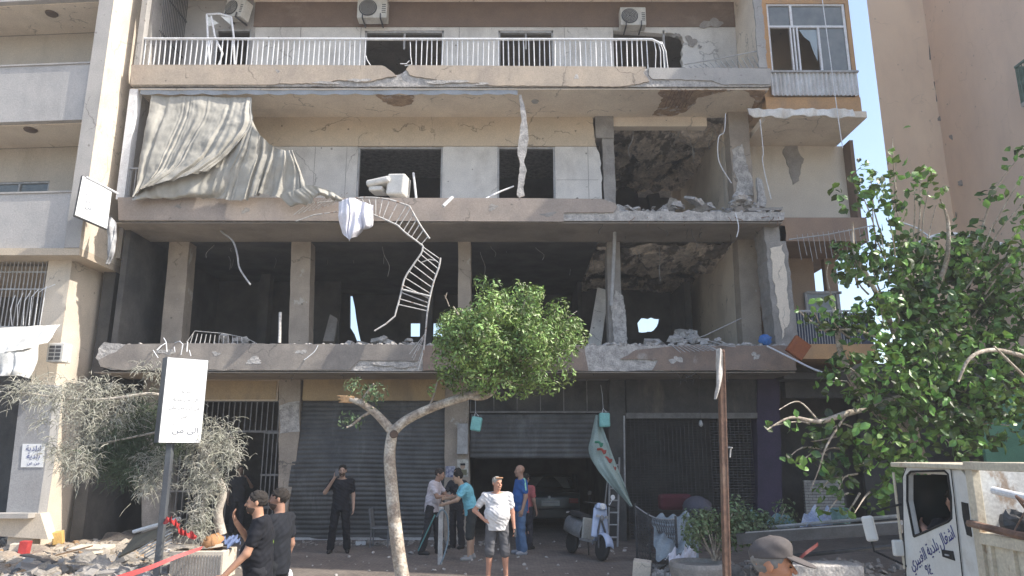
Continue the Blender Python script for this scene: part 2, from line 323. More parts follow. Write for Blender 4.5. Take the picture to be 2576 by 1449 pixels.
# soffits
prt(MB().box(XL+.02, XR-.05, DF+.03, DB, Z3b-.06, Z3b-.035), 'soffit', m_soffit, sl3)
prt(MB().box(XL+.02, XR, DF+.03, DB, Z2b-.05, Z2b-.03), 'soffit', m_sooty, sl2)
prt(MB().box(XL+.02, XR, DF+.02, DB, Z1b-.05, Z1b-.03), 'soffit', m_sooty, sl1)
zz = Z3b-.075
def zpoly(pts, z): return [tuple(PZ(u, v, z))[:2] for u, v in pts]
prt(hprism(MB(), jag(zpoly([(1660, 226), (1850, 226), (1800, 235), (1755, 245), (1748, 262), (1720, 283), (1690, 292), (1640, 290), (1655, 275), (1668, 245), (1655, 235)], zz), .03, .08, 21, True), zz, zz+.03), 'exposed_patch', m_rust, sl3)
prt(hprism(MB(), jag(zpoly([(945, 240), (1040, 240), (1036, 262), (1010, 268), (975, 262)], zz), .04, .08, 22, True), zz, zz+.03), 'exposed_patch', m_rust, sl3)
prt(hprism(MB(), jag(zpoly([(1870, 226), (1930, 228), (1885, 312), (1868, 315), (1900, 250)], zz), .03, .1, 23, True), zz, zz+.03), 'exposed_patch', m_rust, sl3)
g = MB(); r2 = random.Random(3)
for k in range(7):
    a = PZ(1690+k*9, 228, zz-.03); g.tube([a, a+V((r2.uniform(-.03, .03), .5, -.03)), a+V((0, .9, 0))], .009, 5)
prt(g, 'reinforcing_bars', m_rustm, sl3)
# level 2 wall (between second and third slabs)
def holes(lst, D): return [ppoly([(a, b), (c, b), (c, d), (a, d)], D) for a, b, c, d in lst]
low = ppoly([(345, 366), (1498, 366)], DB)
wl = [(PX(345, 366, DB)[0], Z2), low[0]]+jag([low[1], PX(1510, 385, DB), PX(1515, 483, DB), (PX(1515, 500, DB)[0], Z2)], .02, .1, 31)
h = [[(PX(a, 400, DB)[0], Z2+.002), (PX(a, 400, DB)[0], low[0][1]-.03), (PX(b, 400, DB)[0], low[0][1]-.03), (PX(b, 400, DB)[0], Z2+.002)] for a, b in ((898, 1113), (1251, 1397))]
def strip(x0, x1, z0, z1, D, th=.18): return MB().box(x0, x1, D, D+th, z0, z1)
xs = [PX(u, 430, DB)[0] for u in (345, 898, 1113, 1251, 1397)]
zt = PX(900, 368, DB)[1]
w2 = prt(MB().box(xs[0], xs[1], DB, DB+.18, Z2, zt).box(xs[2], xs[3], DB, DB+.18, Z2, zt), 'wall', m_white)
prt(MB().prism([(xs[4], Z2), (xs[4], zt)]+jag([(PX(1500, 367, DB)[0], zt), PX(1508, 385, DB), PX(1514, 440, DB), (PX(1516, 500, DB)[0], Z2)], .02, .1, 32), DB, DB+.18), 'wall', m_white)
prt(MB().prism([(xs[0], zt+.004)]+[(xs[0], Z3b)]+jag([(PX(1490, 300, DB)[0], Z3b), PX(1493, 320, DB), PX(1497, 350, DB), (PX(1500, 366, DB)[0], zt+.004)], .02, .08, 33), DB-.03, DB+.2), 'wall', m_beige)
for a, b in ((898, 1113), (1251, 1397)):
    x0, x1 = PX(a, 430, DB)[0], PX(b, 430, DB)[0]
    f = prt(MB().box(x0, x0+.05, DB+.03, DB+.14, Z2, zt-.05).box(x1-.05, x1, DB+.03, DB+.14, Z2, zt-.05).box(x0, x1, DB+.03, DB+.14, zt-.05, zt), 'window_frame', m_gmetal)
g = MB()
for u in (755, 1100, 1180): x = PX(u, 430, DB)[0]; 
seams = MB()
for u in (790, 870, 1480): x = PX(u, 430, DB)[0]; seams.box(x-.006, x+.006, DB-.004, DB, Z2+.02, zt-.02)
zq = PX(1450, 452, DB)[1]; seams.box(xs[4]+.03, PX(1505, 450, DB)[0], DB-.004, DB, zq-.005, zq+.005)
prt(seams, 'panel_seam', m_conc, w2)
# cracked concrete column at the edge of the torn room
cx0, cx1 = PX(1517, 400, DB)[0], PX(1545, 400, DB)[0]
prt(MB().prism(jag([(cx0, Z2), (cx0-.02, Z3b), (cx1, Z3b), (cx1, Z2)], .012, .15, 34, True), DB-.06, DB+.4), 'column', m_conc)
prt(MB().box(PX(1497, 320, DB)[0], cx1+.0, DB-.1, DB+.45, PX(1500, 350, DB)[1], Z3b-.03), 'column_head', m_conc)
# torn room, level 2
prt(MB().box(2.25, 2.4, DB+.45, 24, Z2, Z3b), 'partition_wall', m_dark)
XW = 5.85
prt(MB().box(XW, XW+.2, DB+.5, 24, Z2, Z3b), 'partition_wall', m_soffit)
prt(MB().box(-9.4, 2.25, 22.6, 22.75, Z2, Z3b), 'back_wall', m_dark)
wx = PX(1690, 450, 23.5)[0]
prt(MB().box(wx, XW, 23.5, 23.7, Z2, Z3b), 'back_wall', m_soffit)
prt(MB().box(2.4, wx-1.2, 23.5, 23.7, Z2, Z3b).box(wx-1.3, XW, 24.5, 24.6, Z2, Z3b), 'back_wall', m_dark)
def rough_ceiling(x0, x1, y0, y1, z, amp, seed, n=70):
    from mathutils import noise
    def fn(u, v):
        x = x0+(x1-x0)*u; y = y0+(y1-y0)*v
        p = V((x*1.1+seed, y*.8, 0)); q = noise.fractal(p, .9, 2.2, 5)+.5*abs(noise.noise(p*2.3))
        return (x, y, z-max(0, .06+amp*q+.10*max(0, noise.noise(p*.9+V((5, 3, 1))))))
    return MB().grid(fn, n, n)
prt(rough_ceiling(2.4, XW, DB+.15, 23.6, Z3b, .30, 3), 'damaged_ceiling', m_dmg, smooth=True)
prt(MB().box(2.42, 5.3, DB-.02, DB+.25, PX(1600, 318, DB)[1], Z3b-.06), 'ceiling_beam', m_soffit)
prt(MB().obox((4.95, 22.6, Z2+1.1), (.38, .3, 2.6), (0, R(-12), 0)), 'leaning_post', m_dark)
# right hand column of level 2 carrying slab 3
x0, x1 = PX(1838, 400, DB-.3)[0], PX(1888, 400, DB-.3)[0]
prt(MB().prism(jag([(x0, Z2), (x0, Z3b-.04), (x1, Z3b-.04), (x1, Z2)], .01, .2, 35, True), DB-.35, DB+.1), 'column', m_col)
prt(MB().prism(jag(ppoly([(1843, 375), (1868, 360), (1882, 420), (1894, 450), (1896, 490), (1852, 488), (1857, 450), (1847, 430)], DB-.4), .02, .07, 36, True), DB-.37, DB-.35), 'plaster_patch', m_concl)
# level 3 wall
zt3 = PX(900, 68, DB)[1]
xs3 = [PX(u, 100, DB)[0] for u in (640, 917, 1116, 1254, 1392, 1543)]
zh = PX(1000, 76, DB)[1]
w3 = MB()
for a, b in ((0, 1), (2, 3), (4, 5)): w3.box(xs3[a], xs3[b], DB, DB+.18, Z3, zh)
w3.box(xs3[0], xs3[5], DB, DB+.18, zh, zt3)
w3 = prt(w3, 'wall', m_white)
for u in (907-0, 755, 1155, 1420): x = PX(u, 100, DB)[0]; prt(MB().box(x-.008, x+.008, DB-.005, DB, Z3, zt3), 'panel_seam', m_conc, w3)
# torn right end: hole eaten out of the jamb
o3 = [PX(1543, 76, DB), (PX(1543, 68, DB)[0], zt3), (PX(1850, 68, DB)[0], zt3), (PX(1850, 100, DB)[0], Z3)]+jag([PX(1716, 168, DB), PX(1716, 130, DB), PX(1722, 105, DB), PX(1712, 88, DB), PX(1690, 82, DB), PX(1672, 84, DB)], .025, .06, 40)
prt(MB().prism(o3, DB, DB+.18), 'wall', m_white)
x5 = PX(1668, 100, DB)[0]
prt(MB().box(x5, x5+.05, DB, DB+.12, Z3, zh), 'window_frame', m_gmetal)
prt(MB().box(PX(640, 50, DB)[0], PX(1850, 50, DB)[0], DB-.03, DB+.2, zt3+.004, PX(900, 6, DB)[1]), 'wall', m_brown)
prt(MB().box(PX(640, 5, DB)[0], PX(1850, 5, DB)[0], DB-.05, DB+.2, PX(900, 6, DB)[1]+.004, Z4b), 'lintel', m_soffit)
xa, xb, xc, xd = [PX(u, 90, DB)[0] for u in (385, 541, 632, 640)]
prt(MB().box(xa-.5, xb, DB, DB+.18, Z3, Z4b).box(xb, xc, DB, DB+.18, zh+.05, Z4b).box(xc, xd, DB, DB+.18, Z3, Z4b), 'wall', m_lgrey)
prt(MB().box(xb, xb+.05, DB+.02, DB+.12, Z3, zh+.05).box(xc-.05, xc, DB+.02, DB+.12, Z3, zh+.05).box(xb+.05, xc-.05, DB+.02, DB+.12, zh, zh+.05), 'door_frame', m_gmetal)
prt(MB().box(-9.4, XR, 22.4, 22.6, Z3, Z4b).box(XR-.15, XR, DB+.2, 22.4, Z3, Z4b), 'back_wall', m_dark)
for a, b, nm in ((xs3[1], xs3[2], 2), (xs3[3], xs3[4], 2)):
    f = prt(MB().box(a, a+.05, DB+.02, DB+.12, Z3, zh).box(b-.05, b, DB+.02, DB+.12, Z3, zh).box(a, b, DB+.02, DB+.12, zh-.06, zh).box((a+b)/2-.025, (a+b)/2+.025, DB+.05, DB+.1, zh-.55, zh-.06) , 'window_frame', m_gmetal)
# party wall at the right end of level 3, and the left end post
prt(MB().box(XR-.22, XR-.05, DF+.08, DB, Z3, Z4b), 'party_wall', m_soffit)
prt(MB().prism(jag([(XR-.24, Z3), (XR-.24, Z4b), (XR-.03, Z4b), (XR-.03, Z3)], .02, .12, 42, True), DF+.02, DF+.08), 'party_wall', m_lgrey)
prt(MB().box(XL, XL+.2, DF+.02, DF+.25, Z2, Z3b-.05), 'corner_post', m_wmetal)
prt(MB().box(XL, XL+.14, DF+.25, 24, Z2, Z3b), 'side_wall', m_lgrey)
prt(MB().box(XL, XL+.14, DF+.6, 24, Z1, Z2b), 'side_wall', m_dark)
prt(MB().box(XL+.04, XL+.16, DF+.35, 24, Z3, Z4b), 'side_wall', m_lgrey)
prt(MB().box(XL+.02, XL+.16, DF+.02, DF+.22, Z3, Z4b), 'corner_post', m_lgrey)
# unseen upper storeys, added for the shadow they throw on the left building
prt(MB().box(XL, XR, DB, DB+.2, Z4, 18.1).box(XL, XR, DB, DB+.2, 18.6, 21.6).box(XL, XL+.15, DF+.1, DB, Z4, 16).box(XL, XR, DF, DF+.12, Z4, 16).box(XL, XR, DF, DF+.12, 18.6, 19.5), 'unseen_upper_wall', m_white)
# security grille on the left return of level 3
g = MB()
for k in range(15):
    y = DF+.3+k*.088; g.box(-9.18, -9.165, y, y+.018, Z3+.02, Z4b-.02)
for z in (Z3+.05, Z3+1.2, Z3+2.3): g.box(-9.19, -9.155, DF+.28, DB, z, z+.03)
prt(g, 'security_grille', m_dmetal)
# ---- balcony railing of level 3
ry = DF+.10
def PXr(u, v): p = P(u, v, ry); return V((p.x, ry, p.z))
zr = PXr(1000, 99).z
rail = prt(MB().tube([V((PXr(357, 97).x, ry, zr+.02)), V((PXr(1640, 100).x, ry, zr)), PXr(1655, 106), PXr(1664, 112)], .035, 8), 'balcony_railing', m_wmetal)
bm_ = MB().box(-.011, .011, -.011, .011, 0, zr-.02-Z3)
b0 = None; k = 0
u = 364
us = []
while u < 1640:
    if not (926 < u < 1022) and not (1030 < u < 1040): us.append(u)
    u += 12.9
for u in us:
    x = PXr(u, 130).x
    if b0 is None:
        b0 = MB().box(-.011, .011, -.011, .011, 0, zr-.02-Z3).build('baluster', m_wmetal, None); b0.parent = rail; o = b0
    else: o = b0.copy(); C.objects.link(o); o.parent = rail
    o.location = V((x, ry, Z3))-org(rail); o.rotation_euler = (0, R(rng.uniform(-1.2, 1.2)), R(rng.uniform(-20, 20)))
for i, (a, b) in enumerate(((1646, 1648), (1655, 1662), (1660, 1671), (1664, 1680))):
    MB().tube([PXr(a, 104), PXr((a+b)/2+3, 128), V((PXr(b, 166).x, ry, Z3))], .012, 6).build('baluster', m_wmetal, rail)
for pts in (((921, 140), (923, 150), (932, 164)), ((1030, 152), (1022, 160), (1007, 160)), ((1032, 105), (1033, 140), (1036, 162), (1018, 165))):
    MB().tube([PXr(*q) for q in pts], .012, 6).build('baluster', m_wmetal, rail)
g = MB(); n = 15
for k in range(n):
    a = PXr(1722+k*13.5, 160-k*2.2); b = V((PXr(1735+k*13.5, 168).x, ry, Z3)); g.tube([b, b+(a-b)*.95+V((0, .15, 0))], .009, 5)
g.tube([PXr(1722, 161), PXr(1800, 149), PXr(1925, 124)], .016, 6)
prt(g, 'collapsed_railing', m_gmetal)
# bent metal door frame standing on the balcony
def PXd(u, v, D): p = P(u, v, D); return V((p.x, p.y, p.z))
# ---- level 1: columns and dark interior
def column(uc_t, uc_b, w, D, z0, z1, mat, seed, dep=.45):
    xt = PX(uc_t, 600, D)[0]; xb = PX(uc_b, 860, D)[0]
    return prt(MB().prism(jag([(xb-w/2, z0), (xt-w/2, z1), (xt+w/2, z1), (xb+w/2, z0)], .008, .25, seed, True), D, D+dep), 'column', mat)
column(452, 430, .52, DB, Z1, Z2b-.04, m_col, 50)
column(758, 752, .50, DB, Z1, Z2b-.04, m_col, 51)
column(1168, 1170, .33, DB, Z1, Z2b-.04, m_col, 52)
column(1543, 1548, .34, DB, Z1, Z2b-.04, m_conc, 53)
prt(MB().prism(jag(ppoly([(1538, 770), (1548, 730), (1568, 745), (1575, 800), (1578, 868), (1545, 868)], DB-.1), .02, .08, 54, True), DB-.12, DB), 'peeling_render', m_concl)
column(1880, 1893, .50, DB-.2, Z1, Z2b-.04, m_col, 55)
xw0, xw1 = PX(1938, 700, 16.7)[0], PX(1988, 700, 16.7)[0]
prt(MB().prism(jag([(xw0, Z1), (xw0-.05, Z2b-.03), (xw1-.02, Z2b-.03), (xw1+.06, Z1)], .02, .12, 56, True), 16.7, 17.4), 'column', m_conc)
prt(MB().prism(jag([(xw0+.15, Z1+.2), (xw0+.05, Z2b-.6), (xw1-.12, Z2b-.5), (xw1-.1, Z1+.7)], .04, .1, 57, True), 16.68, 16.7), 'plaster_patch', m_soffit)
ye = 24.5
# back wall of level 1 with window openings to the sky
def hole(u0, v0, u1, v1): return [PX(u0, v1, ye), PX(u0, v0, ye), PX(u1, v0, ye), PX(u1, v1, ye)]
tear = ppoly([(879, 742), (886, 742), (893, 775), (896, 800), (902, 835), (908, 862), (898, 862), (889, 838), (879, 822)], ye)
bxm = PX(1575, 700, ye-1)[0]-1.6
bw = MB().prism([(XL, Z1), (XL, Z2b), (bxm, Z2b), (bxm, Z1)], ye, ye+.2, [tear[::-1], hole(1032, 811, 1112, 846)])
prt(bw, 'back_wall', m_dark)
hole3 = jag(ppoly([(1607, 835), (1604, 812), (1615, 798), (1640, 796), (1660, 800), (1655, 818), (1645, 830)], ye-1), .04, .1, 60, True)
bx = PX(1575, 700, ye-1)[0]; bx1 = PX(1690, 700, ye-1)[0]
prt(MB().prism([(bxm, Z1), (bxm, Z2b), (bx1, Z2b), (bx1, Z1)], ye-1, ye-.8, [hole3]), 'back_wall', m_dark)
prt(MB().box(bxm-.15, bxm, ye-2, ye+.2, Z1, Z2b), 'partition_wall', m_dark)
prt(MB().box(PX(1690, 800, ye-1)[0]+.01, XW, ye-1, ye-.85, Z1, Z2b), 'back_wall', m_soffit)
prt(MB().box(XW, XW+.2, DB+.3, ye, Z1, Z2b), 'partition_wall', m_soffit)
prt(MB().obox((PX(1795, 780, 22)[0], 22, Z1+1.35), (.42, .3, 3.0), (0, R(-7), 0)), 'leaning_post', m_dark)
prt(MB().box(bx1-.1, bx1+.1, 21.5, ye-1, Z1, Z2b-.3), 'partition_wall', m_dark)
prt(rough_ceiling(bx-1.6, XW, DB+.1, ye-1, Z2b, .26, 9), 'damaged_ceiling', m_dmg, smooth=True)
prt(MB().box(XL+.2, bx-1.6, DB+.05, ye, Z2b-.05, Z2b-.03), 'ceiling', m_dark)
prt(MB().box(PX(1060, 700, 21)[0], PX(1090, 700, 21)[0], 21, 21.4, Z1, Z2b), 'inner_column', m_dark)
prt(MB().box(PX(640, 700, 21)[0], PX(665, 700, 21)[0], 21.5, 21.9, Z1, Z2b), 'inner_column', m_dark)
prt(MB().box(PX(520, 700, 22)[0], PX(850, 700, 22)[0], 22.5, 22.65, Z1, Z2b), 'partition_wall', m_dark)
# leaning door panel
a = [P(1478, 868, 19), P(1503, 722, 19.6), P(1530, 730, 19.6), P(1512, 868, 19)]
prt(MB().add(a+[p+V((.02, .06, 0)) for p in a], [(0, 1, 2, 3), (7, 6, 5, 4), (0, 4, 5, 1), (1, 5, 6, 2), (2, 6, 7, 3), (3, 7, 4, 0)]), 'leaning_panel', m_white)
# ---- ground floor
GW = 18.02
zl1, zl0 = PX(600, 940, GW)[1], PX(600, 1006, GW)[1]
def bxp(u0, u1, v0, v1, D, th=.3, mb=None):
    x0, z1 = PX(u0, (v0+v1)/2, D); x1, _ = PX(u1, (v0+v1)/2, D); z0 = PX(u0, v1, D)[1]; z1 = PX(u0, v0, D)[1]
    return (mb or MB()).box(x0, x1, D, D+th, z0, z1)
prt(bxp(500, 700, 948, 1008, GW), 'lintel', m_orange if False else m_beige)
m_ochre = M('ochre_render', (.42, .31, .18), (.36, .27, .165), dirt=(.26, .21, .15), sc=2)
prt(bxp(762, 1120, 950, 1007, GW), 'lintel', m_ochre)
prt(bxp(512, 694, 958, 1004, GW-.03, .03), 'lintel_panel', m_ochre)
prt(MB().box(-9.3, 6.4, GW-.02, GW+.3, zl1-.0, Z1b-.05), 'beam', m_lgrey)
# piers
def pier(pts, D, dep, mat, name='pier', seed=0, amp=.01):
    return prt(MB().prism(jag(ppoly(pts, D), amp, .2, seed, True), D, D+dep), name, mat)
pr = pier([(356, 1345), (362, 940), (418, 940), (424, 1345)], GW, .5, m_conc, seed=61, amp=.02)
p2 = pier([(700, 1365), (702, 940), (757, 940), (755, 1010), (752, 1100), (738, 1200), (722, 1290), (716, 1365)], GW-.03, .45, m_col, seed=62)
pier([(703, 1020), (753, 1008), (754, 1085), (704, 1090)], GW-.05, .02, m_concl, 'plaster_patch', 63, .03)
p3 = pier([(1117, 1365), (1120, 940), (1178, 940), (1182, 1365)], GW-.03, .45, m_col, seed=64)
p4 = pier([(1530, 1365), (1533, 940), (1572, 940), (1577, 1365)], GW-.03, .45, m_dark, seed=65)
m_purple = M('purple_paint', (.06, .047, .085), (.045, .038, .065), sc=3)
p5 = pier([(1907, 1370), (1905, 940), (1960, 940), (1972, 1370)], GW-.1, .5, m_purple, seed=66)
# entrance gate
m_gate = M('gate_metal', (.19, .185, .18), (.13, .125, .12), rough=.5, bump=.05, sc=6)
def gate(u0, u1, v0, v1, D, nb, name='entrance_gate', mat=m_gate, rows=()):
    g = MB(); x0, x1 = PX(u0, (v0+v1)/2, D)[0], PX(u1, (v0+v1)/2, D)[0]; z0, z1 = max(0.01, PX(u0, v1, D)[1]), PX(u0, v0, D)[1]
    for k in range(nb+1):
        x = x0+(x1-x0)*k/nb; g.box(x-.011, x+.011, D, D+.022, z0, z1)
    for r_ in (0, 1)+tuple(rows):
        z = z0+(z1-z0)*r_; g.box(x0-.02, x1+.02, D-.01, D+.035, z-.025, z+.025)
    return prt(g, name, mat)
gate(505, 700, 1008, 1085, GW+.05, 14, 'transom_grille')
gate(430, 570, 1088, 1362, GW+.05, 9, rows=(.45,)); gate(655, 700, 1088, 1362, GW+.02, 4, rows=(.3, .6))
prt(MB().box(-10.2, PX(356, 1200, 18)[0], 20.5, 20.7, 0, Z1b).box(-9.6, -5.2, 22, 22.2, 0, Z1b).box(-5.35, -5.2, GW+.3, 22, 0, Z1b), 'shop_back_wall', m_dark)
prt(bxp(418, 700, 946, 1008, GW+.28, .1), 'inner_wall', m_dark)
# shutters
def shutter(u0, u1, v0, v1, D, name='roller_shutter', bulge=0, mat=m_shut, tilt=0):
    x0, x1 = PX(u0, (v0+v1)/2, D)[0], PX(u1, (v0+v1)/2, D)[0]; z0, z1 = max(.03, PX(u0, v1, D)[1]), PX(u0, v0, D)[1]
    n = int((z1-z0)/.036)//3*3; w = 40
    from mathutils import noise
    def fn(u, v):
        z = z0+(z1-z0)*v; k = (v*n/3) % 1
        prof = -.012*math.sin(math.pi*min(1, k*1.3)); bl = -bulge*math.sin(math.pi*v)**1.3*math.exp(-((u-.25)/.35)**2)
        bl += -.035*noise.noise(V((u*(x1-x0)*1.3+x0, z*1.1, 3)))-.012*noise.noise(V((u*(x1-x0)*5+x0, z*3, 7)))
        dent = bulge*.12*math.sin(u*17+v*5)*math.sin(v*9+u*3)
        return (x0+(x1-x0)*u+tilt*(1-v)*(1-u)+dent*.3, D+prof+bl+dent, z+.3*bulge*math.sin(u*5)*math.sin(math.pi*v)*.3)
    return prt(MB().grid(fn, w, n*2), name, mat, smooth=False, solid=.004)
s_ = shutter(752, 1120, 1008, 1362, GW+.12, bulge=.22, tilt=-.3)
xq0, xq1 = PX(716, 1355, GW-.05)[0], PX(1118, 1355, GW)[0]
prt(MB().box(xq0, xq1, GW+.1, GW+.16, .01, .07), 'bottom_rail', m_gmetal, s_)
shutter(1184, 1502, 1042, 1152, GW+.12)
gate(1184, 1535, 946, 1036, GW+.05, 6, 'transom_grille', m_gate)
prt(bxp(1184, 1535, 944, 1036, GW+.3, .1), 'inner_wall', m_dark)
prt(MB().box(-1.35, 2.6, 24, 24.2, 0, Z1b).box(-1.4, -1.25, GW+.45, 24, 0, Z1b).box(2.45, 2.6, GW+.45, 24, 0, Z1b), 'shop_back_wall', m_dark)
# third shop: see-through grille, dark signboard above
m_board = M('dark_signboard', (.085, .082, .08), (.05, .05, .05), sc=2, dirt=(.16, .14, .12), dthr=(.55, .7))
prt(bxp(1575, 1906, 942, 1038, GW-.05, .3), 'signboard', m_board)
prt(bxp(1575, 1906, 1038, 1052, GW-.1, .15), 'shutter_box', m_gate)
g = MB(); x0, x1 = PX(1580, 1150, GW)[0], PX(1898, 1150, GW)[0]; z1 = PX(1580, 1052, GW)[1]
nb = 30; nh = 44
for k in range(nb+1): x = x0+(x1-x0)*k/nb; g.box(x-.006, x+.006, GW+.1, GW+.112, .05, z1)
for k in range(nh+1): z = .05+(z1-.05)*k/nh; g.box(x0, x1, GW+.085, GW+.1, z-.008, z+.008)
prt(g, 'grille_shutter', m_dmetal)
prt(MB().box(2.6, 6.4, 23, 23.2, 0, Z1b).box(6.25, 6.4, GW+.45, 23, 0, Z1b), 'shop_back_wall', m_dark)
# shops at the far right, behind the leafy tree
prt(MB().box(6.4, 13, 20.2, 20.4, 0, Z1b+.6), 'shop_back_wall', m_dark)
prt(bxp(1975, 2400, 935, 1000, GW, .3), 'beam', m_dark)
def bricks(u0, u1, v0, v1, D):
    g = MB(); x0, x1 = PX(u0, v1, D)[0], PX(u1, v1, D)[0]; z1 = PX(u0, v0, D)[1]; z = 0; r = 0
    while z < z1:
        x = x0-(.1 if r % 2 else 0)
        while x < x1: g.box(max(x, x0)+.006, min(x+.2, x1)-.006, D, D+.1, z+.006, z+.066); x += .2
        z += .072; r += 1
    return g
m_wbrick = M('white_brick', (.52, .50, .47), (.38, .36, .34), sc=5)
bwl = prt(bricks(2035, 2135, 1212, 1370, GW+1.0), 'brick_wall', m_wbrick)
prt(MB().box(PX(2035, 1300, GW+1)[0], PX(2135, 1300, GW+1)[0], GW+1.04, GW+1.15, 0, PX(2035, 1215, GW+1)[1]), 'mortar', m_dark, bwl)

prt(MB().box(9.2, 13, 19.3, 19.4, 0, Z1b+.5).box(6.6, 13, 17.4, 19.3, Z1b-.1, Z1b+.05), 'shop_back_wall', m_dark)  # wall coloured dark to stand for the unlit shops, awning slab above
# ================================================================ left building
left = thing('grey_building', 'grey rendered apartment block with pale balconies and a sunlit cream corner', 'building', (-11.5, 17, 0))
def lrt(mb, name, mat, parent=None, rot=True, **k):
    if rot:
        c, s = math.cos(R(-4)), math.sin(R(-4)); px, py = -9.8, 15.7
        mb.v = [(px+(x-px)*c-(y-py)*s, py+(x-px)*s+(y-py)*c, z) for x, y, z in mb.v]
    return mb.build(name, mat, parent or left, **k)
LD = 15.7; XC = -9.86
lz = [(6.62, 7.98), (9.83, 11.3), (13.13, 14.55), (16.4, 17.8)]
m_lpar = M('parapet_render', (.47, .445, .42), (.40, .385, .37), dirt=(.31, .295, .285), dsc=(1.1, 1.1, .3), dthr=(.5, .72), sc=1.5)
for a, b in lz:
    pb = lrt(MB().box(-20, XC-.36, LD+.06, LD+.2, a, b).box(-20, XC-.36, LD+.2, 17.2, a, a+.16), 'parapet', m_lpar)
    lrt(MB().box(-20, XC-.37, LD+.03, LD+.23, b+.003, b+.045), 'coping', m_lgrey, pb)
    lrt(MB().box(-20, XC-.37, LD+.22, 17.18, a-.025, a-.002), 'soffit', m_soffit, pb)
m_lwall = M('balcony_beige', (.50, .44, .36), (.46, .41, .34), dirt=(.38, .33, .27), sc=1.3)  # beige wall paint with random browner stains
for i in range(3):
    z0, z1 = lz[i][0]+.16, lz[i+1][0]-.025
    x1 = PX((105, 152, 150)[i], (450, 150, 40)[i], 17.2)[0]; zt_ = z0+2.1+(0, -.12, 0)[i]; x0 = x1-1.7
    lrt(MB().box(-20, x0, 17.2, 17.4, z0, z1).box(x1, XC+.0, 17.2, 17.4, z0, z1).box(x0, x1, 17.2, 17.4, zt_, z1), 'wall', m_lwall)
    w_ = lrt(MB().box(x0, x0+.05, 17.22, 17.3, z0, zt_).box(x1-.05, x1, 17.22, 17.3, z0, zt_).box(x0, x1, 17.22, 17.3, zt_-.05, zt_).box(x1-.85, x1-.8, 17.22, 17.3, z0, zt_), 'window', m_gmetal)
    lrt(MB().box(x0+.05, x1-.05, 17.26, 17.27, z0, zt_-.05), 'pane', m_glassd, w_)
lrt(MB().box(-20, XC-.02, 20, 20.2, 0, 20), 'inner_wall', m_dark)
# pier: grey front with the cream side that catches the sun
lrt(MB().box(XC-.36, XC-.004, LD, 17.3, 6.62, 21), 'pier', m_lgrey, rot=False)
sd = lrt(MB().box(XC-.006, XC, LD+.004, 25, 6.62, 21), 'side_wall', m_cream, rot=False)
lrt(MB().box(XC-.3, XC-.01, 17.3, 25, 0, 21), 'side_core', m_dark, rot=False)
# floor ledge and ground storey
m_ledge = M('beige_ledge', (.50, .42, .32), (.44, .37, .29), sc=2)
lrt(MB().box(-20, XC+.004, LD+.02, 25, 6.45, 6.616), 'ledge', m_ledge, rot=False)
LG = 16.2; XG = -10.3
def LB(u0, u1, v0, v1, D=LG, th=.25, mb=None):
    (x0, _), (x1, _) = PX(u0, (v0+v1)/2, D), PX(u1, (v0+v1)/2, D)
    return (mb or MB()).box(x0, x1, D, D+th, PX(u0, v1, D)[1], PX(u0, v0, D)[1])
lrt(MB().box(XG-.006, XG, LG+.004, 25, 0, 6.45), 'side_wall', m_cream, rot=False)
lrt(MB().box(XG-.55, XG-.008, LG, LG+.5, 0, 6.45), 'pier', m_cream, rot=False)
xg = PX(112, 740, LG)[0]
lrt(MB().box(xg, XG-.56, LG+.03, LG+.3, PX(100, 815, LG)[1], 6.45), 'wall', m_lgrey, rot=False)
lrt(MB().box(xg, XG-.5, LG+.0, LG+.03, PX(100, 738, LG)[1], PX(100, 738, LG)[1]+.03), 'string_course', m_dmetal, rot=False)
lrt(MB().box(-20, xg, LG+.35, LG+.5, PX(0, 700, LG)[1]+.45, 6.45), 'wall', m_lgrey, rot=False)
g = MB(); zb, zt_ = PX(0, 822, LG)[1], PX(0, 650, LG)[1]
for k in range(26):
    x = xg-.03-k*.095; g.box(x-.009, x+.009, LG+.1, LG+.118, zb, zt_)
for z in (zb+.02, (zb+zt_)/2+.1, zt_-.3, zt_-.02): g.box(xg-2.6, xg, LG+.09, LG+.13, z-.015, z+.015)
lrt(g, 'window_grille', m_gmetal, rot=False)
g = MB()
for k in range(6):
    a = P(30+k*14, 818, LG-.05); g.tube([a, a+V((.02*k-.02, -.1, .35+.1*k)), a+V((.05*k, -.05, .7+.05*k))], .009, 5)
lrt(g, 'bent_bars', m_wmetal, rot=False)
lrt(MB().box(-20, XG, 20.3, 20.5, 0, 6.45), 'inner_wall', m_dark, rot=False)
# grey panelled pier with the notice, shop base
m_panel = M('grey_panel', (.33, .33, .335), (.29, .29, .295), sc=2, dirt=(.24, .235, .235))
pg = [PX(20, 1290, LG), PX(58, 968, LG), PX(140, 968, LG), PX(128, 1100, LG), PX(100, 1290, LG)]
lrt(MB().prism(pg, LG-.06, LG+.25), 'shop_pier', m_panel, rot=False)
lrt(MB().prism([PX(-20, 1345, LG), PX(-20, 1290, LG), PX(110, 1290, LG), PX(130, 1355, LG)], LG-.12, LG+.2), 'shop_base', m_cream, rot=False)
lrt(MB().box(-20, PX(97, 1295, LG)[0], LG-.35, LG-.06, PX(0, 1300, LG)[1], PX(0, 1288, LG)[1]), 'sill', m_lgrey, rot=False)
lrt(MB().box(-14, -12.2, 15.1, 15.3, 0, PX(0, 1298, 15.1)[1]), 'low_wall', m_cream, rot=False)
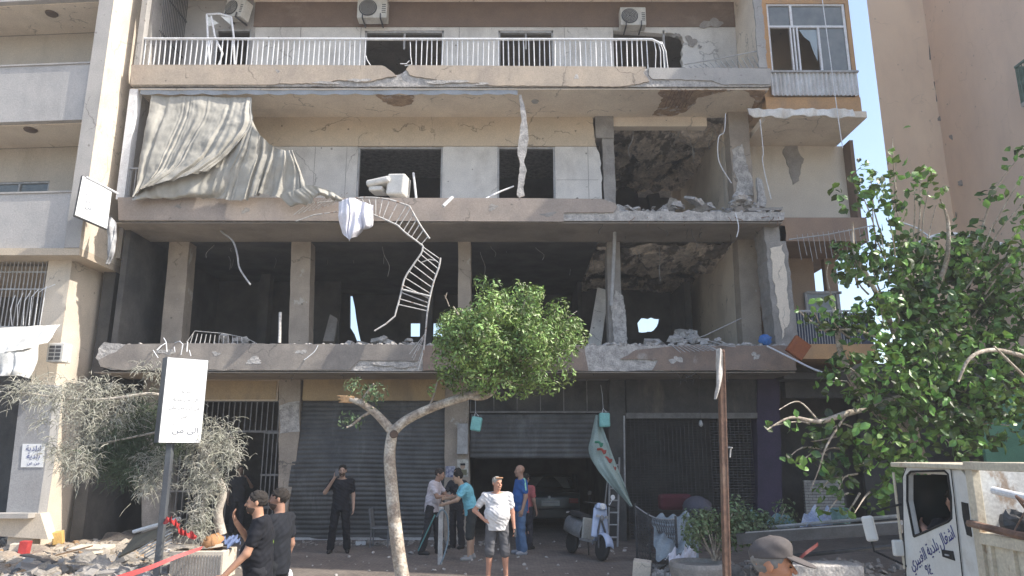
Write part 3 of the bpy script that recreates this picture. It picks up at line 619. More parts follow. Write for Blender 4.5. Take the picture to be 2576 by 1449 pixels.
# ================================================================ orange wing
wing = thing('orange_building', 'narrow orange rendered wing with glazed bay and pale corrugated parapet', 'building', (8, 18, 0))
def wrt(mb, name, mat, parent=None, **k): return mb.build(name, mat, parent or wing, **k)
WD = 16.9
def WB(u0, u1, v0, v1, D=WD, th=.2, mb=None):
    vm = (v0+v1)/2; return (mb or MB()).box(PX(u0, vm, D)[0], PX(u1, vm, D)[0], D, D+th, PX(u0, v1, D)[1], PX(u0, v0, D)[1])
xr = PX(2163, 250, WD)[0]; xl_ = XR+.02
zA, zB = PX(2000, 184, WD)[1], PX(2000, 8, WD)[1]   # window sill and head
xw0, xw1 = PX(1934, 90, WD)[0], PX(2134, 90, WD)[0]
wrt(MB().box(xl_, xw0, WD, WD+.2, 10.9, 16.5).box(xw1, xr, WD, WD+.2, 10.9, 16.5).box(xw0, xw1, WD, WD+.2, zB, 16.5), 'front_wall', m_orange)
zc0, zc1 = PX(2000, 288, WD)[1], PX(2000, 246, WD)[1]
wrt(MB().box(xl_, xr, WD-.04, WD+.25, zc0, zc1), 'orange_band', m_orange)
g = MB()
def cor(u, v):
    x = xw0-.1+(xw1-xw0+.15)*u; return (x, WD-.10+.03*math.sin(x*2*math.pi/.11), zc1+.02+(zA-zc1-.05)*v)
m_corr = M('corrugated_white', (.66, .66, .66), (.52, .51, .5), dirt=(.36, .33, .3), dsc=(4, 4, .4), dthr=(.5, .7), rough=.5)
wrt(MB().grid(cor, 260, 2), 'corrugated_parapet', m_corr, solid=.004)
wrt(MB().box(xw0-.12, xw1+.08, WD-.16, WD-.04, zA-.05, zA), 'sill', m_gmetal)
wf = MB(); T = .045
def fb(u0, u1, v0, v1, y0=.03, y1=.1): 
    wf.box(PX(u0, 100, WD)[0], PX(u1, 100, WD)[0], WD+y0, WD+y1, PX(2000, v1, WD)[1], PX(2000, v0, WD)[1])
fb(1934, 1940, 8, 184); fb(2128, 2134, 8, 184); fb(1940, 2128, 62, 67); fb(1940, 2128, 8, 12); fb(1940, 2128, 179, 184); fb(1994, 2000, 12, 62)
fb(1990, 1994, 67, 179); fb(1999, 2003, 67, 179, .05, .12); fb(2007, 2011, 67, 179); fb(2060, 2065, 67, 179)
wfr = wrt(wf, 'window', m_wmetal)
wrt(MB().box(PX(2065, 100, WD)[0], PX(2128, 100, WD)[0], WD+.06, WD+.065, zA+.04, PX(2000, 67, WD)[1]).box(PX(1940, 100, WD)[0], PX(2128, 100, WD)[0], WD+.068, WD+.073, PX(2000, 62, WD)[1], zB-.03), 'pane', m_glassd, wfr)
m_shard = M('milky_glass', (.30, .36, .38), (.26, .31, .33), rough=.1, spec=.6, bump=0, fine=0)
wrt(MB().prism(ppoly([(2012, 70), (2059, 70), (2060, 150), (2050, 128), (2040, 100), (2025, 88)], WD), WD+.075, WD+.08), 'broken_pane', m_shard, wfr)
wrt(MB().box(xl_, xr, 18.6, 18.7, 11, 16).box(xr-.15, xr, WD+.2, 20.3, 11, 16.5).box(xl_, xr, WD+.2, 20.3, 11, 11.2).box(xl_, xr, WD+.2, 20.3, 15.0, 15.2), 'inner_wall', m_beige)
# awning valance
m_awn = M('awning_canvas', (.74, .70, .64), (.6, .56, .5), dirt=(.42, .38, .33), rough=.9, bump=.1)
def av(u, v):
    x = PX(1893, 297, 16.3)[0]+(PX(2166, 297, 16.3)[0]-PX(1893, 297, 16.3)[0])*u
    return (x, 16.62-.05*v+.03*math.sin(x*9+v*2)+.02*math.sin(x*23), zc0+.02-(.24+.03*math.sin(x*9.5)+.03*math.sin(x*4))*v-.0)
wrt(MB().grid(av, 120, 6), 'awning_valance', m_awn, smooth=True, solid=.006)
# balcony below: soffit, cream back wall with a hole
zs = zc0-.0
wrt(MB().box(xl_-.1, xr, 16.65, 18.4, zs-.2, zs-.03), 'soffit', m_soffit)
WB2 = 18.4
hw = jag(ppoly([(1975, 368), (1985, 358), (2003, 362), (2010, 385), (2022, 400), (2014, 425), (2010, 455), (1994, 465), (1988, 440), (1978, 410), (1968, 385)], WB2), .03, .08, 70, True)
zlo = PX(2000, 552, WD)[1]
m_crw = M('cream_wall', (.62, .56, .47), (.56, .50, .42), dirt=(.42, .36, .28), sc=1.3, dthr=(.55, .8))
xrr = PX(2146, 450, WB2)[0]
wrt(MB().prism([(xl_-.7, zlo-.3), (xl_-.7, zs-.2), (xrr, zs-.2), (xrr, zlo-.3)], WB2, WB2+.2), 'back_wall', m_crw)
wrt(MB().prism(hw, WB2-.02, WB2), 'broken_plaster', m_conc)
wrt(MB().box(PX(2138, 450, 18.2)[0], PX(2147, 450, 18.2)[0], 18.0, WB2, zlo-.3, zs-.2), 'drain_pipe', m_brown)
wrt(MB().box(xl_, PX(2175, 600, WD)[0], WD-.2, 20.3, PX(2000, 612, WD)[1], PX(2000, 553, WD)[1]), 'balcony_slab', M('brown_fascia', (.30, .21, .15), (.24, .17, .13), sc=2))
def dark_room(): pass
z5 = PX(2000, 612, WD)[1]; z6 = PX(2000, 868, WD)[1]; z7 = PX(2000, 905, WD)[1]
m_brw = M('brown_wall', (.34, .25, .18), (.29, .215, .16), sc=1.5)
xq = PX(2180, 750, WD)[0]
wrt(MB().box(xl_, xq-.6, 18.3, 18.5, z6, z5).box(xq-.3, xq, 18.3, 18.5, z6, z5), 'back_wall', m_brw)
wrt(MB().box(xl_, xq-.1, 20.3, 20.5, z6, z5), 'inner_wall', m_dark)
wf2 = wrt(MB().box(PX(2030, 800, 18.2)[0], PX(2036, 800, 18.2)[0], 18.2, 18.28, z6, PX(2000, 735, 18.2)[1]).box(PX(2110, 800, 18.2)[0], PX(2118, 800, 18.2)[0], 18.2, 18.28, z6, PX(2000, 735, 18.2)[1]).box(PX(2030, 740, 18.2)[0], PX(2118, 740, 18.2)[0], 18.2, 18.28, PX(2000, 738, 18.2)[1], PX(2000, 732, 18.2)[1]), 'window', m_gmetal)
wrt(MB().box(PX(2036, 800, 18.2)[0], PX(2110, 800, 18.2)[0], 18.24, 18.25, z6, PX(2000, 738, 18.2)[1]), 'pane', m_glassd, wf2)
wrt(MB().box(xl_, xq, WD-.2, 20.3, z7, z6), 'balcony_slab', m_orange)
g = MB()
for k in range(24): x = PX(1998, 830, WD)[0]+k*.065; g.box(x-.007, x+.007, WD-.15, WD-.135, z6, z6+.78)
g.box(PX(1995, 830, WD)[0], xq, WD-.17, WD-.12, z6+.78, z6+.82)
wrt(g, 'balcony_railing', m_gmetal)
wrt(MB().box(PX(1995, 830, WD)[0], xq, WD-.10, WD-.09, z6, z6+.76), 'blue_screen', M('blue_sheet', (.07, .09, .13), (.05, .06, .09), sc=3))
# loose rail hanging below the cream balcony
g = MB(); 
for k in range(15):
    a = P(2005+k*13, 590-k*1.5, 16.5); g.tube([a, a+V((.05+.02*math.sin(k), 0, -.62+.1*math.sin(k*2)))], .007, 5)
g.tube([P(1985, 602, 16.5), P(2080, 590, 16.5), P(2200, 566, 16.5)], .016, 6)
wrt(g, 'collapsed_railing', m_gmetal)
# ================================================================ pink building
pink = thing('pink_building', 'tall windowless pink rendered block rising behind the leafy tree', 'building', (14, 20, 0))
PD = 20.0; xk = 12.95; x_l = PX(2225, 430, PD)[0]
pw = hprism(MB(), [(x_l+.1, PD), (xk+.02, PD), (xk+6, PD+8), (x_l+4.9, PD+8)], 0, 20.5).build('front_wall', m_pink, pink)
sw = MB().box(xk, xk+8, 10.0, PD, 0, 20.5).build('side_wall', m_pinksh, pink)
g = MB()
for u, v0, v1 in ((2333, 75, 150), (2350, 205, 255)): 
    a = P(u, v0, PD-.0); b = P(u+7, v1, PD-.0); MB().tube([a, (a+b)/2+V((.02, 0, 0)), b], .018, 4).build('crack', m_dmetal, pw)
def PXx(u, v, x):
    a = (u-1288)/F; b = (724-v)/F; d = V((a, CT-b*ST, ST+b*CT)); t = x/d.x; return V((x, d.y*t, CZ+d.z*t))
g = MB()
for i, (u, v) in enumerate(((2395, 345), (2365, 298), (2420, 460), (2318, 162), (2405, 540))): MB().blob(PXx(u, v, xk-.005), (.015, .09, .07), i, .4).build('scar', m_conc, sw)
a = PXx(2558, 172, xk-.45); b = PXx(2562, 268, xk-.45)
bl = MB().box(xk-.5, xk, a.y-2.5, a.y, b.z-.1, b.z).build('balcony', m_lgrey, pink)
g = MB()
for k in range(26): y = a.y-k*.1; g.box(xk-.5, xk-.48, y-.02, y, b.z, a.z)
g.box(xk-.52, xk-.47, a.y-2.5, a.y, a.z, a.z+.05); g.box(xk-.5, xk, a.y-.04, a.y, a.z, a.z+.04).box(xk-.5,xk-.02,a.y-.03,a.y-.01,b.z,a.z)
g.build('railing', M('green_paint', (.16, .24, .2), (.1, .15, .13), sc=4), bl)
m_green = M('green_panel', (.16, .34, .22), (.12, .28, .18), sc=2, rough=.5)
gp = MB().box(P(2468, 1060, 17.2).x, xk-.02, 17.2, 17.3, .2, P(2520, 992, 17.2).z).build('shop_panel', m_green, pink)
# ================================================================ foliage
nr = np.random.default_rng(5)
def leaf_mesh(name, pts, nrm, L_, Wd, mat, parent=None, root=None, fold=.25, jit=.35, tipd=None):
    "one small folded leaf per point; every leaf is a few faces of its own"
    n = len(pts); pts = np.asarray(pts, float); nrm = np.asarray(nrm, float)
    nrm = nrm/np.maximum(1e-6, np.linalg.norm(nrm, axis=1))[:, None]+nr.normal(0, jit, (n, 3)); nrm /= np.linalg.norm(nrm, axis=1)[:, None]
    up = nr.normal(0, 1, (n, 3)) if tipd is None else np.asarray(tipd, float)+nr.normal(0, .35, (n, 3))
    t = up-nrm*(up*nrm).sum(1)[:, None]; t /= np.linalg.norm(t, axis=1)[:, None]; b = np.cross(nrm, t)
    s = nr.uniform(.65, 1.25, n)[:, None]; L = L_*s; Wh = Wd*s/2
    v = np.stack([pts-t*L*.5, pts+b*Wh+nrm*Wh*fold-t*L*.08, pts+b*Wh*.8+nrm*Wh*fold+t*L*.22, pts+t*L*.5-nrm*L*.08, pts-b*Wh*.8+nrm*Wh*fold+t*L*.22, pts-b*Wh+nrm*Wh*fold-t*L*.08, pts+t*L*.1], 1).reshape(-1, 3)
    base = np.arange(n)[:, None]*7
    f = np.concatenate([base+np.array([[0, 1, 2, 6]]), base+np.array([[6, 2, 3, 3]])[:, :4], base+np.array([[0, 6, 4, 5]])], 0)
    fl = [tuple(x) for x in (base+np.array([[0, 1, 2, 6]])).tolist()]+[tuple(x) for x in (base+np.array([[6, 2, 3]])).tolist()]+[tuple(x) for x in (base+np.array([[6, 3, 4]])).tolist()]+[tuple(x) for x in (base+np.array([[0, 6, 4, 5]])).tolist()]
    m = MB(); m.v = [tuple(x) for x in v.tolist()]; m.f = fl
    return m.build(name, mat, parent)
m_bark = M('pale_bark', (.40, .345, .28), (.24, .19, .15), dirt=(.52, .47, .40), dsc=(3, 3, 3), dthr=(.5, .6), sc=9, bump=.9, bs=35, fine=.3)
m_leafg = M('glossy_leaf', (.22, .32, .085), (.09, .15, .045), rough=.42, spec=.5, sc=3, bump=0, fine=0, island=.6, transl=.12)
m_leafb = M('broad_leaf', (.15, .26, .055), (.035, .08, .025), rough=.38, spec=.5, sc=1.6, bump=0, fine=0, island=.75, transl=.3)
m_leafd = M('dusty_leaf', (.20, .25, .14), (.08, .14, .06), rough=.6, sc=6, bump=0, fine=0, island=.5, transl=.2)
m_dustn = M('dust_coated_needles', (.42, .405, .35), (.26, .265, .21), rough=.95, sc=4, bump=0, fine=0, island=.35)
m_needle = M('shade_green_needles', (.10, .13, .08), (.05, .075, .045), rough=.9, sc=3, bump=0, fine=0, island=.4)  # darker green put in for the shadowed middle of the conifer
m_wood = M('split_wood', (.60, .38, .20), (.45, .26, .14), sc=9, bump=.6)
# ---- clipped round tree in the middle
TD = 10.5
def T_(u, v, d=0): return P(u, v, TD+d)
rt = thing('round_street_tree', 'clipped round headed street tree with bent mottled trunk and one bare split branch', 'tree', PZ(1040, 1530, 0).to_3d() if False else (P(1020, 1533, TD).x, TD, 0))
trunk = [(1040, 1560), (1012, 1449), (995, 1330), (985, 1220), (980, 1150), (985, 1100), (990, 1078)]
g = MB().tube(smoothpts([T_(*q) for q in trunk], 5), [.103-.001*i for i in range(31)], 12)
def limb(g, pts, r0, r1, k=5, n=9, d=None):
    pp = smoothpts([T_(q[0], q[1], q[2] if len(q) > 2 else 0) for q in pts], k); m = len(pp)
    return g.tube(pp, [r0+(r1-r0)*i/(m-1) for i in range(m)], n)
limb(g, [(990, 1085), (1020, 1058), (1075, 1030), (1130, 1010), (1180, 995), (1215, 975), (1240, 940), (1250, 900)], .074, .042)
limb(g, [(1180, 996), (1210, 1000), (1240, 985, .1), (1262, 940, .2), (1290, 880, .3)], .045, .03)
limb(g, [(986, 1085), (965, 1060), (940, 1035), (905, 1012), (880, 1003)], .07, .042)
limb(g, [(935, 1035), (915, 1045), (890, 1065, -.05), (872, 1075, -.1)], .025, .012)
limb(g, [(905, 1012), (925, 985), (940, 965, -.1)], .022, .012)
limb(g, [(1250, 920), (1230, 870), (1180, 830), (1140, 770)], .045, .01); limb(g, [(1250, 900), (1280, 840), (1320, 780), (1350, 750)], .045, .012)
limb(g, [(1262, 920, .2), (1330, 890, .2), (1400, 870, .1)], .04, .012); limb(g, [(1240, 930), (1180, 900, -.3), (1120, 880, -.4)], .035, .012)
limb(g, [(1075, 1030), (1090, 1000), (1100, 960)], .02, .01)
trk = g.build('trunk', m_bark, rt, smooth=True)
g = MB()
for k in range(5):
    a = T_(892, 1005+(k-2)*2, -.02+k*.008); g.tube([a, a+(T_(866, 1003+(k-2)*3)-a)*.7, T_(848+(k*7) % 12, 1003+(k-2)*4)], [.03, .024, .004], 5)
g.build('split_branch_end', m_wood, rt)
MB().lathe([(.0, .0), (.045, 0), (.06, .012), (.05, .02)], T_(991, 1092, -.10), 14, (0.05, -1, 0.1)).build('knot', M('knot', (.12, .08, .06)), trk)
def crown(clumps, dens, name, mat, parent, L_, Wd, **k):
    "clumps: (centre, radius); leaves sit mostly in the outer shell of each clump"
    pts = []; nm = []
    for c, r, q in clumps:
        r = np.array(r if hasattr(r, '__len__') else (r, r, r), float); n = int(dens*q*(r[0]*r[2]+r[0]*r[1]+r[1]*r[2])/3*40)
        d = nr.normal(0, 1, (n, 3)); d /= np.linalg.norm(d, axis=1)[:, None]; rad = nr.uniform(.35, 1.06, n)**.45
        p = np.array(c)+d*r*rad[:, None]; pts.append(p); nm.append(d+np.array((0, -.1, .35)))
    return leaf_mesh(name, np.concatenate(pts), np.concatenate(nm), L_, Wd, mat, parent, **k)
cl = []; g2 = random.Random(11)
cc = P(1268, 858, TD)
for k in range(280):
    th = g2.uniform(0, 2*math.pi); ph = math.acos(g2.uniform(-1, 1)); rr = g2.uniform(.45, 1.06) if k > 40 else g2.uniform(0, .6)
    x = math.sin(ph)*math.cos(th)*rr; y = math.sin(ph)*math.sin(th)*rr; z = math.cos(ph)*rr
    w = 1.0+.12*math.sin(th*3+1)+.08*math.sin(ph*5+th)
    c = cc+V((x*1.07*w, y*1.05*w, z*.74*w+(.05*x)))
    cl.append((c, g2.uniform(.12, .2), 1.0))
crown(cl, 80, 'crown', m_leafg, rt, .072, .026)
for (u, v, r) in ((1120, 930, .14), (1085, 980, .09), (1155, 985, .08), (1390, 975, .12), (1200, 970, .12), (1310, 985, .12)):
    cl2 = [(P(u, v, TD-.1), r, 1.0)]
    crown(cl2, 70, 'leaf_tuft', m_leafg, rt, .07, .026)
crown([(P(930, 990, TD), .16, 1), (P(905, 972, TD), .14, .8), (P(955, 985, TD-.1), .15, .9), (P(880, 975, TD), .12, .5), (P(875, 1048, TD), .12, .6), (P(895, 1060, TD), .12, .7), (P(865, 1065, TD), .09, .5), (P(885, 965, TD), .1, .4), (P(940, 1020, TD), .1, .6)], 70, 'leaf_tuft', m_leafd, rt, .075, .028)
g = MB()
for (u, v, du, dv) in ((1130, 770, -12, -28), (1120, 750, 5, -15), (1315, 730, 3, -20), (1430, 800, 22, -18), (1460, 860, 15, -5), (1210, 760, -5, -25)):
    g.tube([T_(u, v), T_(u+du*.5, v+dv*.6), T_(u+du, v+dv)], [.008, .006, .004], 5)
g.build('twigs', m_bark, rt)
# ---- big leafy tree at the right, branches snapped
lt = thing('broad_leaved_tree', 'large dark leafy tree with big glossy leaves and snapped bare branches over the truck', 'tree', (7.6, 12.0, 0))
def Q(u, v, D=11.3): return P(u, v, D)
g = MB()
def limb2(pts, r0, r1, n=8):
    pp = smoothpts([P(*q) for q in pts], 5); m = len(pp); g.tube(pp, [r0+(r1-r0)*i/(m-1) for i in range(m)], n)
limb2([(2345, 1500, 12), (2335, 1330, 12), (2315, 1180, 12), (2290, 1080, 12), (2290, 980, 12), (2320, 900, 12), (2380, 800, 12)], .17, .07, 12)
limb2([(2300, 1100, 12), (2190, 1020, 11.8), (2120, 900, 11.6), (2105, 810, 11.5), (2090, 740, 11.5)], .09, .02)
limb2([(2290, 1000, 12), (2270, 900, 11.8), (2235, 800, 11.5), (2180, 690, 11.3), (2150, 640, 11.3), (2145, 560, 11.3)], .07, .015)
limb2([(2300, 900, 12), (2340, 760, 11.6), (2380, 660, 11.4), (2385, 560, 11.3), (2365, 500, 11.2)], .07, .012)
limb2([(2380, 800, 12), (2480, 720, 12), (2560, 640, 12), (2600, 560, 12)], .08, .03)
limb2([(2300, 990, 12), (2130, 1040, 11), (2060, 1060, 10.8), (1990, 1050, 10.7), (1930, 1080, 10.6)], .06, .008)
limb2([(2130, 1040, 11), (2080, 1120, 10.8), (2060, 1180, 10.8), (2040, 1230, 10.8)], .02, .006)
limb2([(2060, 1060, 10.8), (2010, 1010, 10.7), (1960, 1030, 10.6)], .015, .005)
limb2([(2590, 900, 11), (2500, 880, 10.8), (2440, 900, 10.6), (2410, 960, 10.6)], .04, .02)
limb2([(2590, 960, 10.8), (2540, 910, 10.6), (2500, 870, 10.4)], .025, .012)
limb2([(2300, 900, 12), (2230, 860, 11.4), (2150, 830, 11.2), (2060, 830, 11.2)], .04, .01)
limb2([(2090, 740, 11.5), (2080, 690, 11.5), (2085, 660, 11.5)], .012, .005)
g.build('trunk', m_bark, lt, smooth=True)
lc = [(2160,470,60,11.3,1),(2195,500,50,11.3,1),(2170,520,45,11.3,.9),(2235,545,45,11.2,1),(2215,585,40,11.2,.9),(2155,410,30,11.6,.35),(2190,440,28,11.6,.4),(2245,345,16,11.2,.7),(2255,395,34,11.2,.8),(2262,430,26,11.2,.9),(2315,450,38,11.2,.9),(2335,480,40,11.2,1),(2300,470,25,11.2,.7),(2355,515,22,11.2,.6),
 (2510,480,34,11,1),(2560,400,36,11,1),(2560,460,20,11,.8),(2565,520,40,11,1),(2560,570,45,11,1),
 (2115,640,34,11.3,.9),(2100,670,30,11.3,.8),(2150,660,50,11.3,1),(2190,655,45,11.3,1),(2130,690,35,11.3,.9),(2185,700,30,11.3,.7),
 (2050,785,40,11,.8),(2090,800,45,11,1),(2140,815,50,11,1),(2190,815,45,11,1),(2215,770,45,11,1),(2240,760,35,11,.8),(2190,780,40,11.3,.8),(2010,780,18,11,.5),
 (2330,630,60,11.3,1),(2400,620,65,11.4,1),(2470,650,65,11.4,1),(2540,660,60,11.3,1),(2270,680,55,11.3,1),(2340,700,70,11.5,1),(2420,710,70,11.6,1),(2500,730,70,11.5,1),(2310,740,60,11.4,1),(2290,790,60,11.4,1),(2360,790,65,11.5,1),
 (2450,800,70,11.6,1),(2540,800,70,11.4,.9),(2230,860,60,11.2,1),(2310,870,65,11.2,1),(2390,880,65,11.3,1),(2470,880,55,11.3,.8),(2160,890,50,11,.9),(2120,920,40,11,.8),(2200,930,60,11,1),(2280,950,60,11,1),(2360,960,60,11,1),(2440,960,60,11,.9),(2510,980,50,11,.7),(2560,1010,40,11,.9),(2520,900,60,11.3,.9),(2570,880,50,11.2,.9),(2480,1020,55,11.2,.9),(2540,1070,50,11,.8),(2480,1100,45,11,.8),(2420,1130,40,11,.7),(2560,740,50,11.3,.9),(2570,950,40,11.2,.8),
 (2090,960,40,10.9,.8),(2150,990,50,10.9,1),(2230,1020,55,10.9,1),(2310,1040,60,10.9,1),(2390,1050,55,10.9,1),(2450,1060,40,10.9,.8),(1985,1045,18,10.6,.5),(1945,1070,22,10.6,.6),(2000,1070,26,10.6,.7),(2040,1110,30,10.8,.8),(2090,1080,45,10.8,.9),(2160,1090,50,10.9,1),(2240,1110,50,10.9,.9),(2320,1120,45,10.9,.9),(2385,1110,40,10.9,.8),
 (1985,1150,22,10.7,.7),(2010,1170,25,10.7,.8),(2080,1180,40,10.9,.8),(2110,1230,34,10.9,.8),(2150,1170,40,10.9,.8),(2160,1230,26,10.8,.7),(2265,1170,40,11,.8),(2150,1290,22,10.6,.9),(2158,1320,18,10.6,.9),(2090,1200,26,10.9,.6),(2300,1180,30,11,.7),(2210,1150,40,11,.9),(2060,1240,28,11.2,.6),(2190,1260,34,11.3,.8),(2230,1240,34,11.3,.8),(2080,1290,24,11.4,.5),(2120,1290,26,11.5,.5),(2240,1200,36,11.2,.9),(2130,1140,40,11,.9),(2060,1150,36,11,.7),(2255,640,40,11.5,.5),(2500,560,25,11.2,.6)]
def clumps(lst, seed=1, dz=.35):
    g = random.Random(seed); out = []
    for u, v, r, D, q in lst:
        c = P(u, v, D); s = (c-P(u+r, v, D)).length
        out.append((c+V((0, g.uniform(-dz, dz), 0)), (s, s*.9, s), q))
        for k in range(3): out.append((c+V((g.uniform(-1, 1)*s, g.uniform(-1, 1)*s*1.3, g.uniform(-1, 1)*s)), s*g.uniform(.35, .6), q*.8))
    return out
crown(clumps([(u, v, r*(.72 if v < 600 else .84), D, q*(.95 if v < 600 else 1)) for u, v, r, D, q in lc]), 13, 'crown', m_leafb, lt, .148, .10, jit=.6)
crown(clumps([(u, v, r*.9, D+.7, q) for u, v, r, D, q in lc if v > 600 and v < 1180 and u > 2180], 3, .6), 7, 'inner_crown', m_leafb, lt, .17, .12, jit=.6)
g = MB(); q3 = random.Random(8)
for (u, v, r, D, q_) in lc:
    a = P(u, v, D); b = P(2290+(u-2290)*.45, 960+(v-960)*.55+40, 11.9); e = a.lerp(b, .45 if v > 600 else .6)
    if q3.random() < .75: g.tube(smoothpts([a, a.lerp(e, .5)+V((q3.uniform(-.1, .1), 0, q3.uniform(-.1, .1))), e], 3), [.006+.002*i for i in range(7)], 5, False)
g.build('twigs', m_bark, lt)
g = MB()
for c, s_, q_ in cl[::4]:
    a = P(1256, 935, TD+.05); c = V(c); g.tube(smoothpts([a, a.lerp(c, .5)+V((0, 0, -.06)), a.lerp(c, .95)], 3), [.018-.002*i for i in range(7)], 5, False)
g.build('twigs', m_bark, rt)
# ---- shrubs in the planter
def shrub(cx, cy, rad, D, label, seed):
    b_ = thing('shrub', label, 'shrub', (P(cx, cy, D).x, D, .3), 'shrubs growing in the planter'); g = MB(); r_ = random.Random(seed); cs = []
    for k in range(14):
        a = P(cx+r_.uniform(-8, 8), 1410, D); t = P(cx+r_.uniform(-1, 1)*rad, cy+r_.uniform(-.9, .5)*rad*.7, D+r_.uniform(-.3, .3)); g.tube([a, (a+t)/2+V((0, 0, .06)), t], [.014, .01, .005], 5); cs.append((t, r_.uniform(.12, .2), .9))
    for k in range(22): cs.append((P(cx+r_.uniform(-1, 1)*rad*.9, cy+r_.uniform(-.6, .8)*rad*.75, D+r_.uniform(-.3, .3)), r_.uniform(.12, .2), 1))
    g.build('stems', m_bark, b_); crown(cs, 40, 'foliage', m_leafd, b_, .075, .04)
shrub(1800, 1330, 70, 12.4, 'dusty green shrub left of the rusty post', 4)
shrub(1925, 1320, 75, 12.4, 'dusty green shrub right of the rusty post, behind the man in a cap', 5)
# ---- dusty conifer at the left
dt = thing('dusty_conifer', 'drooping feathery conifer coated in grey dust, partly hidden by the white sign', 'tree', (P(555, 1345, 13).x, 13.2, 0))
g = MB()
def limb3(pts, r0, r1):
    pp = smoothpts([P(*q) for q in pts], 5); m = len(pp); g.tube(pp, [r0+(r1-r0)*i/(m-1) for i in range(m)], 7); return pp
m_dbark = M('dusty_bark', (.46, .42, .36), (.32, .28, .24), sc=8, bump=.6)
l1 = limb3([(558, 1345, 13.2), (548, 1290, 13.2), (560, 1240, 13.2), (545, 1200, 13.2), (530, 1165, 13.2), (500, 1120, 13.2), (470, 1060, 13.3), (440, 1000, 13.3)], .09, .05)
l2 = limb3([(440, 1005, 13.3), (380, 990, 13), (300, 1000, 12.8), (230, 1005, 12.7), (150, 1000, 12.6), (80, 990, 12.5), (20, 985, 12.4)], .035, .008)
l3 = limb3([(470, 1060, 13.3), (420, 1080, 13), (330, 1100, 12.9), (230, 1120, 12.8), (160, 1140, 12.7)], .03, .008)
l4 = limb3([(530, 1165, 13.2), (560, 1110, 13.1), (590, 1100, 13)], .03, .01); l5 = limb3([(560, 1240, 13.2), (520, 1250, 13), (505, 1290, 12.9), (500, 1330, 12.9)], .02, .01)
l6 = limb3([(505, 1380, 12.9), (508, 1300, 12.9), (515, 1230, 13), (520, 1170, 13.1)], .028, .015)
g.build('trunk', m_dbark, dt, smooth=True)
def needles(spots, per, L_, name, mat, seed, droop=.28, spread=.6, r=.0036):
    g = MB(); q = random.Random(seed)
    for (u, v, rad, D, w) in spots:
        c = P(u, v, D); s = (c-P(u+rad, v, D)).length
        for k in range(int(per*w)):
            o_ = c+V((q.gauss(0, .5)*s, q.gauss(0, .5)*s, q.gauss(0, .45)*s))
            d = V((q.gauss(0, 1), q.gauss(0, 1), q.gauss(-.1, .8))).normalized()*spread; d = d+(o_-c)*.9/s*.3
            l = L_*q.uniform(.5, 1.2); a1 = o_+d*l*.5; a2 = a1+(d+V((0, 0, -droop))).normalized()*l*.4; a3 = a2+(d*.6+V((0, 0, -droop*1.6))).normalized()*l*.3
            g.tube([o_, a1, a2, a3], [r*1.4, r*1.2, r, r*.4], 3, False)
            if q.random() < .6:
                e = V((q.gauss(0, 1), q.gauss(0, 1), q.gauss(0, .6))).normalized(); g.tube([a1, a1+e*l*.25, a1+e*l*.4+V((0, 0, -.03))], [r, r*.8, r*.4], 3, False)
    return g.build(name, mat, dt)
needles([(40,985,30,12.4,.5),(75,975,35,12.5,.8),(110,1000,40,12.6,1),(150,990,45,12.7,1.2),(190,1000,50,12.7,1.3),(230,975,30,12.7,.7),(250,1015,55,12.8,1.4),(300,1020,50,12.9,1.3),(340,990,30,12.9,.5),(280,970,12,12.8,.4),(200,1045,50,12.7,1.3),(260,1075,50,12.8,1.2),(220,1100,45,12.8,1),(310,1060,45,12.9,1),(170,1140,40,12.6,1),(205,1150,45,12.6,1.5),(190,1185,35,12.6,1.2),(215,1175,30,12.6,1),(125,1130,25,12.6,.5),(400,935,35,13,.3),(365,930,30,13,.3),(100,1060,20,12.6,.25)], 150, .19, 'dusty_foliage', m_dustn, 1)
needles([(520,1110,45,13,1.3),(560,1120,42,13,1.3),(580,1150,32,13,1.0),(540,1080,38,13,1.0),(500,1140,38,13,.9),(520,1190,32,13,1.0),(490,1180,28,13,.6),(540,1215,30,12.9,.9),(515,1240,30,12.9,.9),(480,1215,26,12.9,.5),(500,1290,30,12.8,.9),(480,1320,30,12.8,.8),(510,1330,24,12.8,.7),(380,1180,35,12.9,.7),(385,1215,32,12.8,.9),(360,1225,26,12.8,.6),(410,1160,35,12.9,.5),(350,1150,25,12.9,.35)], 165, .18, 'dusty_foliage', m_dustn, 2)
needles([(300,1110,60,13.1,1.4),(350,1080,60,13.2,1.5),(340,1140,60,13.2,1.5),(290,1160,50,13.1,1.2),(370,1170,50,13.2,1.2),(380,1040,50,13.3,1.1),(260,1140,40,13.1,.8),(330,1185,35,13.1,.7),(420,1100,50,13.4,1.2)], 300, .24, 'shade_green_foliage', m_needle, 3)
